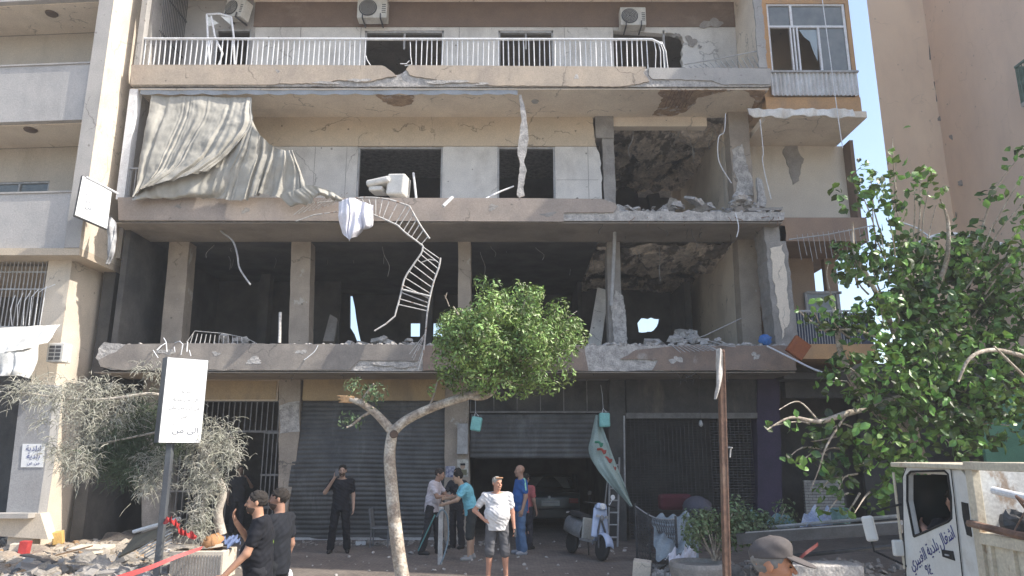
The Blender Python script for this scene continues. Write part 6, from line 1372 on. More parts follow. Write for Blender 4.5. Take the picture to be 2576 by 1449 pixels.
sc_ = thing('scrap_metal', 'tangle of rusty scrap and pipes piled in the truck bed', 'scrap', (TX+.4, yb-.8, 1.2))
r_ = random.Random(5); g = MB()
for k in range(40):
    a = V((TX+.1+r_.uniform(0, .6), yb-.15-r_.uniform(0, 1.2), 1.38+r_.uniform(0, .25))); g.tube([a, a+V((r_.uniform(-.2, .2), r_.uniform(-.4, .4), r_.uniform(-.1, .2))), a+V((r_.uniform(-.3, .3), r_.uniform(-.5, .5), r_.uniform(-.1, .25)))], r_.uniform(.006, .02), 5)
g.build('rods', m_rustm, sc_)
MB().tube([(TX+.06, yb-.16, 1.80), (TX+.16, yb-.42, 1.75)], .030, 10).build('white_pipe', m_wmetal, sc_)
g = MB()
for k in range(14): g.blob((TX+.1+r_.uniform(0, .7), yb-.25-r_.uniform(0, 1.2), 1.30+r_.uniform(0, .22)), (r_.uniform(.05, .15), r_.uniform(.06, .16), r_.uniform(.04, .1)), k+200, .35, 7, 5)
g.build('lumps', m_conc, sc_)
MB().obox((TX+.22, yb-.55, 1.66), (.03, .3, .5), (R(12), 0, 0)).build('plate', m_gmetal, sc_)
MB().blob((TX+.1, yb-.3, 1.56), (.09, .10, .10), 8, .15, 10, 7).build('dark_motor', m_dmetal, sc_)
# ================================================================ scooter
def placed(root, mats, yaw, base, lean=0):
    m = Matrix.Translation(base) @ Matrix.Rotation(yaw, 4, 'Z') @ Matrix.Rotation(lean, 4, 'X')
    def b(mb, name, mat, par=None, **k):
        mb.v = [tuple(m @ V(q)) for q in mb.v]; return mb.build(name, mat, par or root, **k)
    return b
pos = V((P(1472, 1390, 15.4).x, 15.4, 0)); so_ = thing('motor_scooter', 'pale blue and grey motor scooter parked in front of the half open shop', 'scooter', pos)
sb = placed(so_, None, R(-66), pos, R(-10))
m_sblue = M('scooter_paint', (.40, .47, .62), (.33, .40, .54), rough=.25, spec=.6, sc=3, bump=0, fine=0); m_sgrey = M('scooter_grey', (.22, .22, .22), (.16, .16, .16), rough=.5, sc=5)
for x, nm in ((.62, 0), (-.60, 1)):
    w = sb(MB().lathe([(.13, -.05), (.20, -.05), (.235, -.02), (.235, .02), (.20, .05), (.13, .05)], (x, 0, .235), 26, (0, 1, 0)), 'wheel', m_rub)
    sb(MB().lathe([(0, -.035), (.13, -.045), (.13, .045), (0, .035)], (x, 0, .235), 16, (0, 1, 0)), 'rim', m_gmetal, w)
def shield(u, v):
    y = (u-.5)*(.40-.10*v); z = .42+.55*v; x = .50-.13*v-.9*y*y+.0; return (x, y, z)
fs = sb(MB().grid(shield, 14, 14), 'front_shield', m_sblue, smooth=True, solid=.03)
sb(MB().lathe([(0, 0), (.045, .0), (.055, .02), (.04, .04), (0, .05)], (.455, .0, .80), 16, (1, 0, .2)), 'horn_cover', m_sgrey, fs)
sb(MB().obox((.47, -.1, .83), (.03, .07, .05), (0, 0, R(-20))), 'indicator', m_gmetal, fs); sb(MB().obox((.47, .1, .83), (.03, .07, .05), (0, 0, R(20))), 'indicator', m_gmetal, fs)
sb(MB().grid(lambda u, v: (.62+.27*math.cos(v*math.pi*.9+.15), (u-.5)*.18*(1), .26+.27*math.sin(v*math.pi*.9+.15)-(u-.5)**2*.15), 8, 14), 'front_mudguard', m_sblue, smooth=True, solid=.012)
sb(MB().tube([(.62, -.08, .235), (.52, -.08, .55), (.42, 0, .8)], .022, 7).tube([(.62, .08, .235), (.52, .08, .55), (.42, 0, .8)], .022, 7), 'fork', m_dmetal)
hb = sb(MB().obox((.36, 0, 1.02), (.15, .26, .12), (0, R(-12), 0), .8), 'handlebar_cover', m_sblue, bevel=.03)
sb(MB().lathe([(0, 0), (.06, 0), (.065, .02), (.05, .04), (0, .045)], (.43, 0, 1.02), 16, (1, 0, .1)), 'headlight', m_wmetal, hb)
sb(MB().tube([(.34, -.36, 1.05), (.36, -.15, 1.06), (.36, .15, 1.06), (.34, .36, 1.05)], .018, 7), 'handlebar', m_rub, hb)
for s in (-1, 1): sb(MB().tube([(.36, s*.2, 1.06), (.34, s*.27, 1.2)], .007, 5).lathe([(0, -.008), (.05, -.006), (.05, .006), (0, .008)], (.33, s*.28, 1.24), 14, (1, 0, 0)), 'mirror', m_wmetal if s > 0 else m_rub, hb)
sb(MB().box(-.12, .42, -.13, .13, .30, .35), 'footboard', m_sgrey, bevel=.01)
def rear(u, v):
    a = math.pi*(v); y = .17*math.cos(a)*(1-.35*abs(u-.4)); z = .34+.34*math.sin(a)**.6*(1-.1*u)+.10*u; return (-.08-.75*u, y, z)
sb(MB().grid(rear, 12, 16), 'rear_body', m_sgrey, smooth=True, solid=.01)
st_ = sb(MB().obox((-.42, 0, .80), (.62, .27, .10), (0, R(5), 0), .85), 'seat', m_rub, bevel=.035)
sb(MB().obox((-.02, 0, .55), (.05, .28, .42), (0, R(-6), 0)), 'leg_panel', M('scooter_beige', (.40, .39, .35)), bevel=.02)
sb(MB().tube([(-.85, -.1, .8), (-.92, 0, .82), (-.85, .1, .8)], .014, 6), 'rack', m_gmetal); sb(MB().tube([(-.1, .08, .3), (-.2, .2, .02)], .014, 5), 'kick_stand', m_dmetal)
# ================================================================ car parked inside the shop
cp = V((P(1385, 1300, 20.6).x, 20.6, 0)); cr = thing('dark_car', 'dark saloon car seen from behind inside the half open shop', 'car', cp)
m_car = M('dark_car_paint', (.03, .04, .042), (.025, .03, .032), rough=.22, spec=.6, bump=0, fine=0, sc=2)
cf = [(0, .30), (-.06, .55), (-.02, .90), (.10, 1.0), (.55, 1.06), (1.0, 1.40), (2.1, 1.42), (2.7, 1.0), (3.25, .88), (3.3, .30)]
def carg(u, v):
    n = len(cf)-1; x = u*n; i = min(int(x), n-1); f = x-i; y = cf[i][0]*(1-f)+cf[i+1][0]*f; z = cf[i][1]*(1-f)+cf[i+1][1]*f
    w = .86-(max(0, z-.95)*.42); s = (v-.5)*2; return (cp.x+w*s*(1-.04*s*s), cp.y+y+.10*s*s*(1 if y < 1.5 else -1), z-.03*s**4)
MB().grid(carg, 36, 16).build('body', m_car, cr, smooth=True)
g = MB()
for s in (-1, 1):
    pts = [(cp.y+a, b) for a, b in cf]; q = MB().prism([(a+.1, b-.0) for a, b in pts], cp.x+s*.80, cp.x+s*.82); g.add(ryz(q).v, q.f)
g.build('side_panels', m_car, cr)
MB().add([(cp.x-.60, cp.y+.60, 1.07), (cp.x+.60, cp.y+.60, 1.07), (cp.x+.52, cp.y+.96, 1.36), (cp.x-.52, cp.y+.96, 1.36)], [(0, 1, 2, 3)]).build('rear_window', m_glassd, cr, solid=.01)
bmp = MB().obox((cp.x, cp.y-.03, .42), (1.66, .16, .26)).build('bumper', m_car, cr, bevel=.04)
pt = MB().obox((cp.x-.0, cp.y-.09, .70), (.50, .015, .14)).build('number_plate', M('plate', (.55, .55, .52), bump=0, fine=0), cr)
text('126 842', 'plate_digits', .11, m_dmetal, pt, frame_m(V((cp.x, cp.y-.10, .70)), (1, 0, 0), (0, 0, 1)), .001) if False else MB().obox((cp.x-.0, cp.y-.10, .715), (.42, .004, .035)).build('plate_smudge', m_gmetal, pt)
MB().lathe([(0, 0), (.035, 0), (.035, .01), (0, .01)], (cp.x-.03, cp.y-.08, .86), 12, (0, -1, 0)).build('badge', m_wmetal, cr)
for s in (-1, 1): MB().obox((cp.x+s*.64, cp.y-.03, .76), (.26, .06, .13)).build('tail_light', M('tail_lens', (.18, .02, .02), rough=.2, bump=0), cr, bevel=.015)
for y in (.6, 2.65):
    for s in (-1, 1): wheel(cr, (cp.x+s*.72, cp.y+y, .30), .30, .2)
# ================================================================ planters, fallen panels, rubble
def single(mb, name, label, cat, mat, group=None, loc=None, kind=None, **k):
    if loc is None:
        a = np.array(mb.v); loc = (float(a[:, 0].mean()), float(a[:, 1].mean()), float(a[:, 2].min()))
    return tag(mb.build(name, mat, None, loc=loc, **k), label, cat, group, kind)
def GX(u, D): return P(u, 1420, D).x
pl = thing('concrete_planter', 'low pale concrete planter with ribbed side left of the two men in black', 'planter', (GX(505, 12.9), 12.9, 0))
xa_, xb_ = GX(440, 12.9), GX(572, 12.9)
MB().box(xa_, xb_, 12.7, 12.8, 0, .46).box(xa_, xb_, 13.2, 13.3, 0, .46).box(xa_, xa_+.1, 12.8, 13.2, 0, .46).box(xb_-.1, xb_, 12.8, 13.2, 0, .46).build('box', m_cream, pl, bevel=.012)
g = MB()
for k in range(17): g.box(xa_+.04+k*.05, xa_+.06+k*.05, 12.68, 12.7, .04, .40)
g.build('ribs', m_conc, pl); MB().box(xa_+.1, xb_-.1, 12.8, 13.2, 0, .40).build('soil', m_dirt, pl)
pl2 = thing('stone_planter', 'weathered grey stone planter below the shrubs, left of the rusty post', 'planter', (GX(1755, 12.2), 12.2, -.13))
MB().lathe([(.40, 0), (.45, .08), (.48, .30), (.46, .36), (.39, .36), (.37, .30), (0, .30)], (GX(1760, 12.2), 12.25, -.0), 20).build('bowl', m_conc, pl2)
pl3 = thing('long_planter', 'long mottled concrete planter under the fallen shop fascia, right of the man in a cap', 'planter', (GX(2080, 11.0), 11.0, -.13))
MB().box(GX(1985, 11), GX(2165, 11), 10.9, 11.4, -.13, .50).build('box', m_concl, pl3, bevel=.02)
g = MB()
for k in range(60): a = V((GX(1840+k*5.2, 12.9), 12.6+rng.uniform(-.3, .4), 0)); g.blob(a+V((0, 0, .06)), rng.uniform(.04, .14), k+300, .35, 6, 4)
single(g, 'rubble_pile', 'dark rubble heaped along the foot of the shrubs and planters at the right', 'rubble', m_conc, kind='stuff')
# long fallen fascia
ff = thing('fallen_fascia', 'long dark metal shop fascia fallen across the planters, pointing at the truck mirror', 'fascia', P(2060, 1400, 11.6))
a, b = P(1865, 1352, 12.2), P(2268, 1325, 10.9)
MB().obox((a+b)/2, ((b-a).length, .5, .16), (b-a).to_track_quat('X', 'Z').to_matrix().to_4x4()).build('panel', m_dmetal, ff)
MB().obox((a+b)/2+V((0, -.26, .09)), ((b-a).length, .04, .05), (b-a).to_track_quat('X', 'Z').to_matrix().to_4x4()).build('trim', m_gmetal, ff)
MB().tube([a+V((.3, .2, .12)), b+V((0, .1, .14))], .03, 6).build('tube', m_gmetal, ff)
MB().tube([a+V((.6, -.3, -.25)), b+V((0, -.3, -.2))], .035, 6).build('lower_tube', m_dmetal, ff)
def sheet(label, pts, mat, name='crumpled_sheet', cat='sheet', amp=.05, n=24, seed=0):
    "four corners (u, v, D)"
    c = [P(*q) for q in pts]
    def fn(u, v):
        p = (c[0].lerp(c[1], u)).lerp(c[3].lerp(c[2], u), v); w = math.sin(u*9+seed)*math.sin(v*7+seed*2)+.5*math.sin(u*21+v*13+seed)
        return p+V((amp*.4*w, amp*.5*w, amp*w))
    return single(MB().grid(fn, n, n), name, label, cat, mat, solid=.006, loc=c[3])
m_teal = M('teal_sheet', (.20, .34, .34), (.15, .26, .27), sc=5); m_bsheet = M('blue_white_sheet', (.52, .57, .68), (.28, .34, .50), sc=5, rough=.6)
sheet('crumpled teal sheet lying behind the fallen fascia, right of the shrubs', [(1885, 1292, 13), (1990, 1300, 12.8), (2010, 1345, 12), (1890, 1345, 12.2)], m_teal, seed=1)
sheet('crumpled blue and white sheet draped on the fallen fascia below the leafy tree', [(2035, 1285, 12.4), (2085, 1282, 12.2), (2115, 1334, 11.6), (2005, 1334, 11.8)], m_bsheet, seed=2, amp=.08)
sheet('pale blue grey tarpaulin crumpled in front of the grille shutter', [(1640, 1300, 15), (1740, 1290, 15), (1760, 1400, 13.4), (1650, 1405, 13.4)], M('grey_tarp', (.28, .33, .36), (.2, .24, .27), sc=4), seed=3, amp=.08)
sheet('white paper sack crumpled beside the stone planter', [(1675, 1392, 13.2), (1718, 1388, 13.2), (1738, 1440, 12.6), (1690, 1445, 12.6)], m_cloth, 'paper_sack', 'sack', .07, seed=4)
sheet('pale lilac paper sack leaning against the stone planter', [(1722, 1372, 13.2), (1752, 1378, 13.2), (1748, 1425, 12.8), (1716, 1428, 12.8)], m_cloth, 'paper_sack', 'sack', .05, seed=5)
single(MB().obox(P(1615, 1430, 13.0)+V((0, 0, .0)), (.30, .3, .26), (R(3), R(6), R(-12))), 'cardboard_box', 'cream cardboard box catching the sun at the foot of the mesh fence', 'box', m_cream, bevel=.01)
g = MB()
for k in range(16): g.blob(V((GX(1640+k*6, 13), 12.75+rng.uniform(0, .3), .05)), rng.uniform(.03, .08), k+400, .35, 6, 4)
single(g, 'rubble_scatter', 'pale rubble scattered beside the sunlit cardboard box', 'rubble', m_concl, kind='stuff')
tx_ = GX(2112, 11.5); single(MB().lathe([(.12, 0), (.15, .30), (.13, .31), (.11, .02)], P(2118, 1330, 11.7), 16), 'teal_bucket', 'pale teal bucket standing on the fallen fascia near the truck mirror', 'bucket', m_teal)
single(MB().box(GX(1680, 15.8)-.3, GX(1680, 15.8)+.55, 15.8, 16.1, 0, .62), 'storage_box', 'dull pink storage chest in front of the grille shutter', 'chest', M('dull_pink', (.14, .09, .09)), bevel=.02)
single(MB().blob(P(1755, 1278, 16.6), (.45, .3, .26), 12, .06, 20, 10), 'dust_sheet', 'rounded grey dust sheet bundle behind the shrubs by the grille shutter', 'bundle', M('grey_cloth', (.11, .105, .125)), smooth=True)
single(MB().obox(P(1698, 1262, 16.9), (.75, .3, .35)), 'red_cloth_bundle', 'dark red bundle of cloth in front of the grille shutter', 'bundle', M('dark_red', (.09, .02, .03)), bevel=.08)
# red and white warning ribbon
m_red = M('red_tape', (.46, .055, .055), (.36, .04, .04), rough=.5, bump=.05, sc=8)
def ribbon(label, pts, w, mat=m_red, name='warning_tape', cat='tape', tw=1.0):
    pp = smoothpts([P(*q) for q in pts], 8); g = MB(); vs = []
    for i, p in enumerate(pp):
        a = i*tw*.35; o = V((0, math.cos(a)*.6, math.sin(a)+.4)).normalized()*w/2; vs += [p-o, p+o]
    g.add(vs, [(2*i, 2*i+2, 2*i+3, 2*i+1) for i in range(len(pp)-1)])
    return single(g, name, label, cat, mat, solid=.003, loc=pp[0])
ribbon('red warning tape stretched from the dusty conifer stem down to the left', [(508, 1378, 12.6), (440, 1402, 12.2), (370, 1430, 11.9), (290, 1456, 11.6), (200, 1490, 11.3)], .085, tw=.12)
ribbon('knotted red ribbon bunched around the pole of the white street sign', [(414, 1310, 12.5), (430, 1306, 12.35), (446, 1318, 12.4), (455, 1335, 12.4), (470, 1340, 12.4), (492, 1350, 12.4)], .12, name='red_ribbon', cat='ribbon', tw=1.6)
ribbon('red warning tape snarled over the long planter by the cap of the man', [(2012, 1404, 10.75), (2028, 1390, 10.75), (2045, 1378, 10.8), (2058, 1368, 10.85)], .05, mat=M('dull_red_tape', (.14, .03, .028), rough=.6), name='red_ribbon', cat='ribbon', tw=.2)
# fallen slatted shutter left of the sign pole
fs_ = thing('fallen_shutter', 'dark slatted shutter panel fallen against the sign pole, pale tube along its top', 'shutter', P(340, 1400, 13.3))
c = [P(338, 1347, 13.6), P(425, 1318, 13.2), P(398, 1352, 12.9), P(297, 1400, 13.2)]
MB().add(c+[p+V((0, .03, -.03)) for p in c], [(0, 1, 2, 3), (7, 6, 5, 4), (0, 4, 5, 1), (1, 5, 6, 2), (2, 6, 7, 3), (3, 7, 4, 0)]).build('panel', M('brown_slats', (.17, .15, .11), (.11, .10, .08), sc=4), fs_)
for k in range(5): MB().tube([P(345+k*6, 1385+k*4, 13), P(432, 1330+k*9, 12.9)], .012, 5).build('slat', m_wmetal if k % 2 else m_gmetal, fs_)
MB().tube([P(336, 1337, 13.5), P(452, 1304, 13.1)], .035, 7).build('head_tube', m_wmetal, fs_)
# slabs and heaps on the planter
q = random.Random(21)
for i, (u, v, D, w, h_, d, lab) in enumerate(((468, 1374, 12.95, .52, .05, .4, 'white slab of stone tilted on the concrete planter'), (530, 1372, 13.0, .42, .05, .35, 'grey stone slab lying beside the brown sack on the planter'), (232, 1378, 15.6, .72, .06, .45, 'pale paving slab tipped on the left rubble, near the wall'), (215, 1396, 14.9, .6, .05, .4, 'second pale slab half buried in the left rubble'))):
    single(MB().prism(jag([(-w/2, -h_/2), (-w/2, h_/2), (w/2, h_/2), (w/2, -h_/2)], .008, .1, i, True), -d/2, d/2), 'stone_slab', lab, 'slab', m_cream, loc=(0, 0, 0))
    o = bpy.data.objects[max((x.name for x in bpy.data.objects if x.name.startswith('stone_slab')), key=lambda n: n)]; o.location = P(u, v, D); o.rotation_euler = (R(q.uniform(-8, 8)), R(q.uniform(-12, 12)), R(q.uniform(-30, 30)))
single(MB().blob(P(537, 1362, 13.0), (.22, .18, .13), 31, .18, 10, 7), 'brown_sack', 'orange brown sack slumped on the concrete planter', 'sack', M('sack_brown', (.42, .22, .10), (.3, .16, .08), sc=7), smooth=True)
sheet('crumpled blue cloth on the far end of the concrete planter', [(552, 1350, 13.2), (598, 1352, 13.2), (605, 1368, 12.9), (556, 1370, 12.9)], M('blue_cloth', (.14, .19, .32), (.09, .12, .22), sc=6), 'blue_cloth', 'cloth', .05, seed=7)
rc = thing('red_crate', 'small red and white box standing on the rubble by the left shop base', 'box', P(55, 1395, 15.2))
MB().obox(P(62, 1380, 15.2), (.16, .2, .30), (0, R(4), R(10))).build('red_panel', m_red, rc, bevel=.01); MB().obox(P(42, 1384, 15.25), (.22, .2, .26), (0, R(4), R(10))).build('white_panel', m_cream, rc, bevel=.01)
single(MB().obox(P(147, 1352, 16.4), (.2, .2, .27), (R(4), R(-8), R(20))), 'yellow_container', 'yellow plastic container at the foot of the sunlit cream corner', 'container', M('dull_yellow', (.62, .40, .13), (.5, .33, .12)), bevel=.02)
# chunks, one by one
grp = 'broken masonry chunks on the left pavement'
shapes = [MB().blob((0, 0, 0), (1, .75, .6), 500+k, .3, 8, 5) for k in range(8)]
meshes = []
mats_ = [m_concl, m_rdust, m_conc]
for k, s in enumerate(shapes):
    me = bpy.data.meshes.new('chunk'); me.from_pydata(s.v, [], s.f); me.materials.append(mats_[k % 3]); meshes.append(me)
for k in range(70):
    u = q.uniform(60, 440); D = 12.8+4.0*q.random()**1.2
    if k > 52: u = q.uniform(320, 430); D = q.uniform(12.5, 13)
    r = q.uniform(.05, .16)*(1.1 if k < 12 else .8); o = bpy.data.objects.new('masonry_chunk', meshes[q.randrange(8)]); C.objects.link(o)
    o.location = (GX(u, D), D, r*.3+.03); o.scale = (r*q.uniform(.8, 1.6), r*q.uniform(.8, 1.4), r*q.uniform(.5, .9)); o.rotation_euler = (q.uniform(-.3, .3), q.uniform(-.3, .3), q.uniform(0, 6))
    tag(o, 'broken piece of pale masonry lying on the left pavement', 'masonry', grp)
def scatter(n, u0, u1, D0, D1, rmin, rmax, seed, mat, label, zf=.02):
    g = MB(); q = random.Random(seed)
    for k in range(n):
        D = q.uniform(D0, D1); x = GX(q.uniform(u0, u1), D); r = q.uniform(rmin, rmax)*q.uniform(.5, 1)
        g.obox((x, D, zf+r*.3), (r*q.uniform(1, 2.6), r*q.uniform(.8, 2), r*q.uniform(.3, 1)), (q.uniform(-.5, .5), q.uniform(-.5, .5), q.uniform(0, 3)), q.uniform(.5, 1))
    return single(g, 'rubble_scatter', label, 'rubble', mat, kind='stuff')
scatter(900, -20, 450, 12.4, 17.6, .02, .10, 1, m_rdust, 'pale crumbs of masonry covering the left pavement', .05)
scatter(800, -20, 450, 12.4, 17.6, .02, .09, 2, m_conc, 'grey crumbs of masonry covering the left pavement', .05)
scatter(160, -20, 450, 12.6, 17, .03, .10, 3, M('wood_splinters', (.36, .24, .14), (.2, .13, .08), sc=9), 'brown splinters mixed in the rubble of the left pavement', .06)
scatter(110, 600, 1680, 12.8, 18, .015, .06, 4, m_concl, 'few pale crumbs strewn before the shutters', .005)
scatter(160, 700, 1250, 17.1, 17.9, .02, .07, 5, m_conc, 'dust and crumbs swept along the foot of the closed shutter', .005)
scatter(260, 1620, 2300, 11.6, 14.6, .03, .12, 6, m_conc, 'grey rubble around the fence and shrubs', .02)
# bits in front of the shutters
pb = thing('steel_bollard', 'pale grey steel post with a hose looped at its top between the two workers', 'bollard', (GX(1107, 14.4), 14.4, 0))
MB().box(GX(1107, 14.4)-.045, GX(1107, 14.4)+.045, 14.36, 14.44, 0, 1.05).build('post', m_gmetal, pb, bevel=.01)
MB().tube(smoothpts([P(1098, 1300, 14.3), P(1112, 1282, 14.25), P(1125, 1300, 14.3), P(1128, 1350, 14.3), P(1118, 1395, 14.2), P(1108, 1418, 14.1)], 5), .016, 6).build('hose', M('blue_grey_hose', (.16, .22, .26)), pb)
rod('thin pole leaning from the worker in pale shirt down to the pavement', [(1094, 1295, 14.7), (1052, 1385, 15.0)], .014, M('teal_pole', (.12, .3, .3)), 'broom_handle', 'pole')
ch_ = thing('plastic_chair', 'dusty pale plastic chair tipped before the closed shutter, left of the tree trunk', 'chair', (GX(960, 17), 17, 0)); cx = GX(955, 17)
m_pch = M('dusty_plastic', (.17, .18, .185), (.12, .125, .13), sc=5)
MB().box(cx-.22, cx+.22, 16.8, 17.2, .40, .43).build('seat', m_pch, ch_); MB().obox((cx-.22, 17.0, .62), (.03, .4, .42), (0, R(-8), 0)).build('backrest', m_pch, ch_)
for a_ in (-.2, .2):
    for b_ in (16.83, 17.17): MB().tube([(cx+a_, b_, 0), (cx+a_*.95, b_, .41)], .017, 5).build('leg', m_pch, ch_)
single(MB().obox((GX(905, 17.3), 17.3, .04), (.22, .16, .08), (0, 0, .3)), 'white_box', 'small white box on the ground behind the man on the phone', 'box', m_wmetal, bevel=.01)
single(MB().obox((GX(712, 12.5), 12.5, .10), (.3, .25, .2), (.2, .1, .5)), 'white_bag', 'bright white bag at the heels of the two men in black', 'bag', m_cloth, bevel=.05)
# ================================================================ people
def face(d): return R(d)
B1 = person('man in black shirt facing left with a raised hand at his mouth, nearest the planter', (P(652, 1400, 8.3).x, 8.3, -.13), face(-78), 1.80, hair=(.035, .03, .027), beard=(.09, .06, .045), h=.0085,
    shirt=(.010, .011, .016), pants=(.018, .019, .024), skin=(.42, .23, .15), fat=1.12, pose=dict(eL=(.25, -.10, 1.14), wL=(.27, -.30, .93), eR=(-.22, -.12, 1.18), wR=(-.08, -.27, 1.42), dR=(.1, -.45, 1), pR=(.1, 1, .3), cR=.5, nek=(0, -.03, 1.47), hed=(0, -.07, 1.625)))
B2 = person('man in black with a neon green armband, just behind the man with raised hand', (P(695, 1400, 8.75).x, 8.75, -.13), face(-105), 1.80, hair=(.03, .025, .022), beard=(.07, .045, .035), h=.0085,
    shirt=(.012, .014, .02), pants=(.014, .016, .02), skin=(.30, .17, .12), fat=1.1, headyaw=20)
T = B2[2]; J = B2[1]; e = J['eL']; w_ = J['wL']; a, b = T(e+(J['sL']-e)*.15), T(e+(J['sL']-e)*.38)
MB().tube([a, b], .062, 14).build('arm_band', M('neon_band', (.45, .75, .12), bump=0), B2[0])
PH = person('man in black clothes holding a phone to his face before the closed shutter', (GX(850, 16.0), 16.0, 0), face(8), 1.80, hair=(.02, .018, .015), beard=(.08, .055, .04), shirt=(.014, .015, .02), pants=(.012, .013, .017), skin=(.36, .24, .18), fat=1.05,
    pose=dict(eR=(-.33, -.06, 1.20), wR=(-.14, -.19, 1.50), dR=(.25, .05, 1), pR=(.3, 1, 0), aL=(.17, .02, .085), aR=(-.17, -.02, .085), kL=(.13, -.02, .5), kR=(-.13, -.03, .5)))
ph = thing('mobile_phone', 'dark mobile phone held up by the man before the closed shutter', 'phone', PH[2]((-.10, -.20, 1.60)))
MB().obox(PH[2]((-.10, -.205, 1.60)), (.075, .012, .15), (R(-15), 0, R(8))).build('phone_case', m_dmetal, ph, bevel=.004); MB().obox(PH[2]((-.10, -.196, 1.60)), (.066, .006, .138), (R(-15), 0, R(8))).build('screen', m_glassd, ph)
person('worker in pale pinkish shirt facing right by the closed shutter', (GX(1083, 15.8), 15.8, 0), face(78), 1.76, hair=(.05, .04, .035), shirt=(.56, .52, .55), pants=(.035, .035, .04), skin=(.33, .20, .14), fat=1.08,
    pose=dict(che=(0, -.04, 1.28), nek=(0, -.09, 1.46), hed=(0, -.16, 1.60), sL=(.185, -.06, 1.41), sR=(-.185, -.06, 1.41), eL=(.22, -.22, 1.17), wL=(.13, -.44, 1.12), eR=(-.22, -.18, 1.16), wR=(-.13, -.42, 1.16), aL=(.13, -.12, .085), kL=(.11, -.10, .5), aR=(-.13, .16, .085), kR=(-.11, .05, .5)), headtilt=10)
person('young man in turquoise T-shirt and dark shorts facing left, arms held out', (GX(1186, 15.0), 15.0, 0), face(-80), 1.74, hair=(.02, .018, .016), shirt=(.20, .52, .62), pants=(.04, .045, .045), skin=(.42, .28, .20), shorts=True, shoes=(.3, .3, .3), hairtop=1.06,
    pose=dict(bel=(0, -.05, 1.10), che=(0, -.10, 1.27), nek=(0, -.20, 1.45), hed=(0, -.30, 1.59), sL=(.175, -.15, 1.40), sR=(-.175, -.15, 1.40), eL=(.21, -.33, 1.16), wL=(.10, -.56, 1.08), eR=(-.21, -.30, 1.18), wR=(-.08, -.52, 1.18), aL=(.12, -.06, .085), kL=(.11, -.06, .5)), headtilt=14)
person('man in dark clothes half hidden behind the youth in the turquoise T-shirt', (GX(1148, 16.7), 16.7, 0), face(-30), 1.72, shirt=(.03, .03, .035), pants=(.03, .03, .035), skin=(.3, .19, .14), fat=1.0, pose=dict(eR=(-.26, -.16, 1.18), wR=(-.2, -.38, 1.12)))
WT = person('stout man in white T-shirt and dark shorts with one hand on his hip', (GX(1250, 12.7), 12.7, 0), face(4), 1.67, hair=(.40, .37, .33), shirt=(.66, .65, .66), pants=(.11, .11, .12), skin=(.50, .26, .18), shorts=True, fat=1.4, sandals=True, shoes=(.05, .04, .04), headyaw=28, hairtop=.93, h=.0085,
    pose=dict(sL=(.205, .01, 1.42), sR=(-.205, .01, 1.42), eR=(-.40, .05, 1.17), wR=(-.215, -.11, 1.01), dR=(1, -.35, -.25), pR=(.1, 1, 0), eL=(.275, .02, 1.13), wL=(.30, -.05, .87), aL=(.16, .03, .085), aR=(-.15, .03, .085), kL=(.14, -.02, .5), kR=(-.13, -.02, .5), hL=(.10, 0, .93), hR=(-.10, 0, .93)))
hdw = WT[3]; MB().tube([WT[2](hdw(-.07, -.07, .10)), WT[2](hdw(0, -.095, .105)), WT[2](hdw(.07, -.07, .10))], .014, 6).build('sunglasses', M('amber_glass', (.35, .2, .12), rough=.2), WT[0])
tag(MB().obox(WT[2]((.315, -.09, .80)), (.035, .06, .13), (0, 0, 0)).build('held_phone', m_dmetal, None, bevel=.006, loc=WT[2]((.315, -.09, .74))), 'small dark object held low by the man in the white T-shirt', 'phone')
BL = person('bald man in blue shirt and jeans standing in profile before the open shop', (GX(1310, 15.8), 15.8, 0), face(-72), 1.80, bald=True, shirt=(.035, .12, .34), pants=(.10, .17, .29), skin=(.38, .23, .165), fat=1.12, shoes=(.32, .33, .36))
J, T = BL[1], BL[2]; s_, e = J['sL'], J['eL']; g = MB(); o_ = np.array((.072, 0, 0)); g.tube([T(s_+(0.0, 0, .075)), T(s_+(.05, 0, .055)), T(s_+(e-s_)*.2+o_), T(s_+(e-s_)*.55+o_*.95)], .016, 5); g.build('sleeve_stripe', M('mint_stripe', (.4, .75, .55), bump=0), BL[0])
person('person in red shirt standing behind the bald man in blue', (GX(1323, 16.6), 16.6, 0), face(150), 1.60, shirt=(.42, .12, .12), pants=(.04, .04, .05), skin=(.33, .2, .15), fat=1.1)
person('shadowy man standing inside the dark doorway behind the entrance gate', (P(595, 1300, 19.2).x, 19.2, 0), face(30), 1.74, shirt=(.05, .05, .055), pants=(.04, .04, .045), skin=(.3, .2, .15), pose=dict(eL=(.3, -.1, 1.2), wL=(.16, -.25, 1.4)))
person('driver in black shirt seated in the truck cab with his arm at the window', (TX+.36, 6.98, .02), face(180), 1.74, shirt=(.02, .02, .024), pants=(.03, .03, .035), skin=(.50, .28, .2),
    pose=dict(kL=(.14, -.42, .93), kR=(-.14, -.42, .93), aL=(.15, -.5, .62), aR=(-.15, -.5, .62), eL=(.31, .02, 1.34), wL=(.24, -.22, 1.40), eR=(-.24, -.2, 1.18), wR=(-.12, -.42, 1.3)))
CM = person('man in a grey baseball cap looking right, cropped by the bottom edge', (P(1935, 1420, 4.1).x, 4.1, -.13), face(66), 1.755, hair=(.22, .21, .20), skin=(.46, .22, .13), shirt=(.12, .13, .15), h=.0075, cap=(.10, .088, .085), headtilt=4)
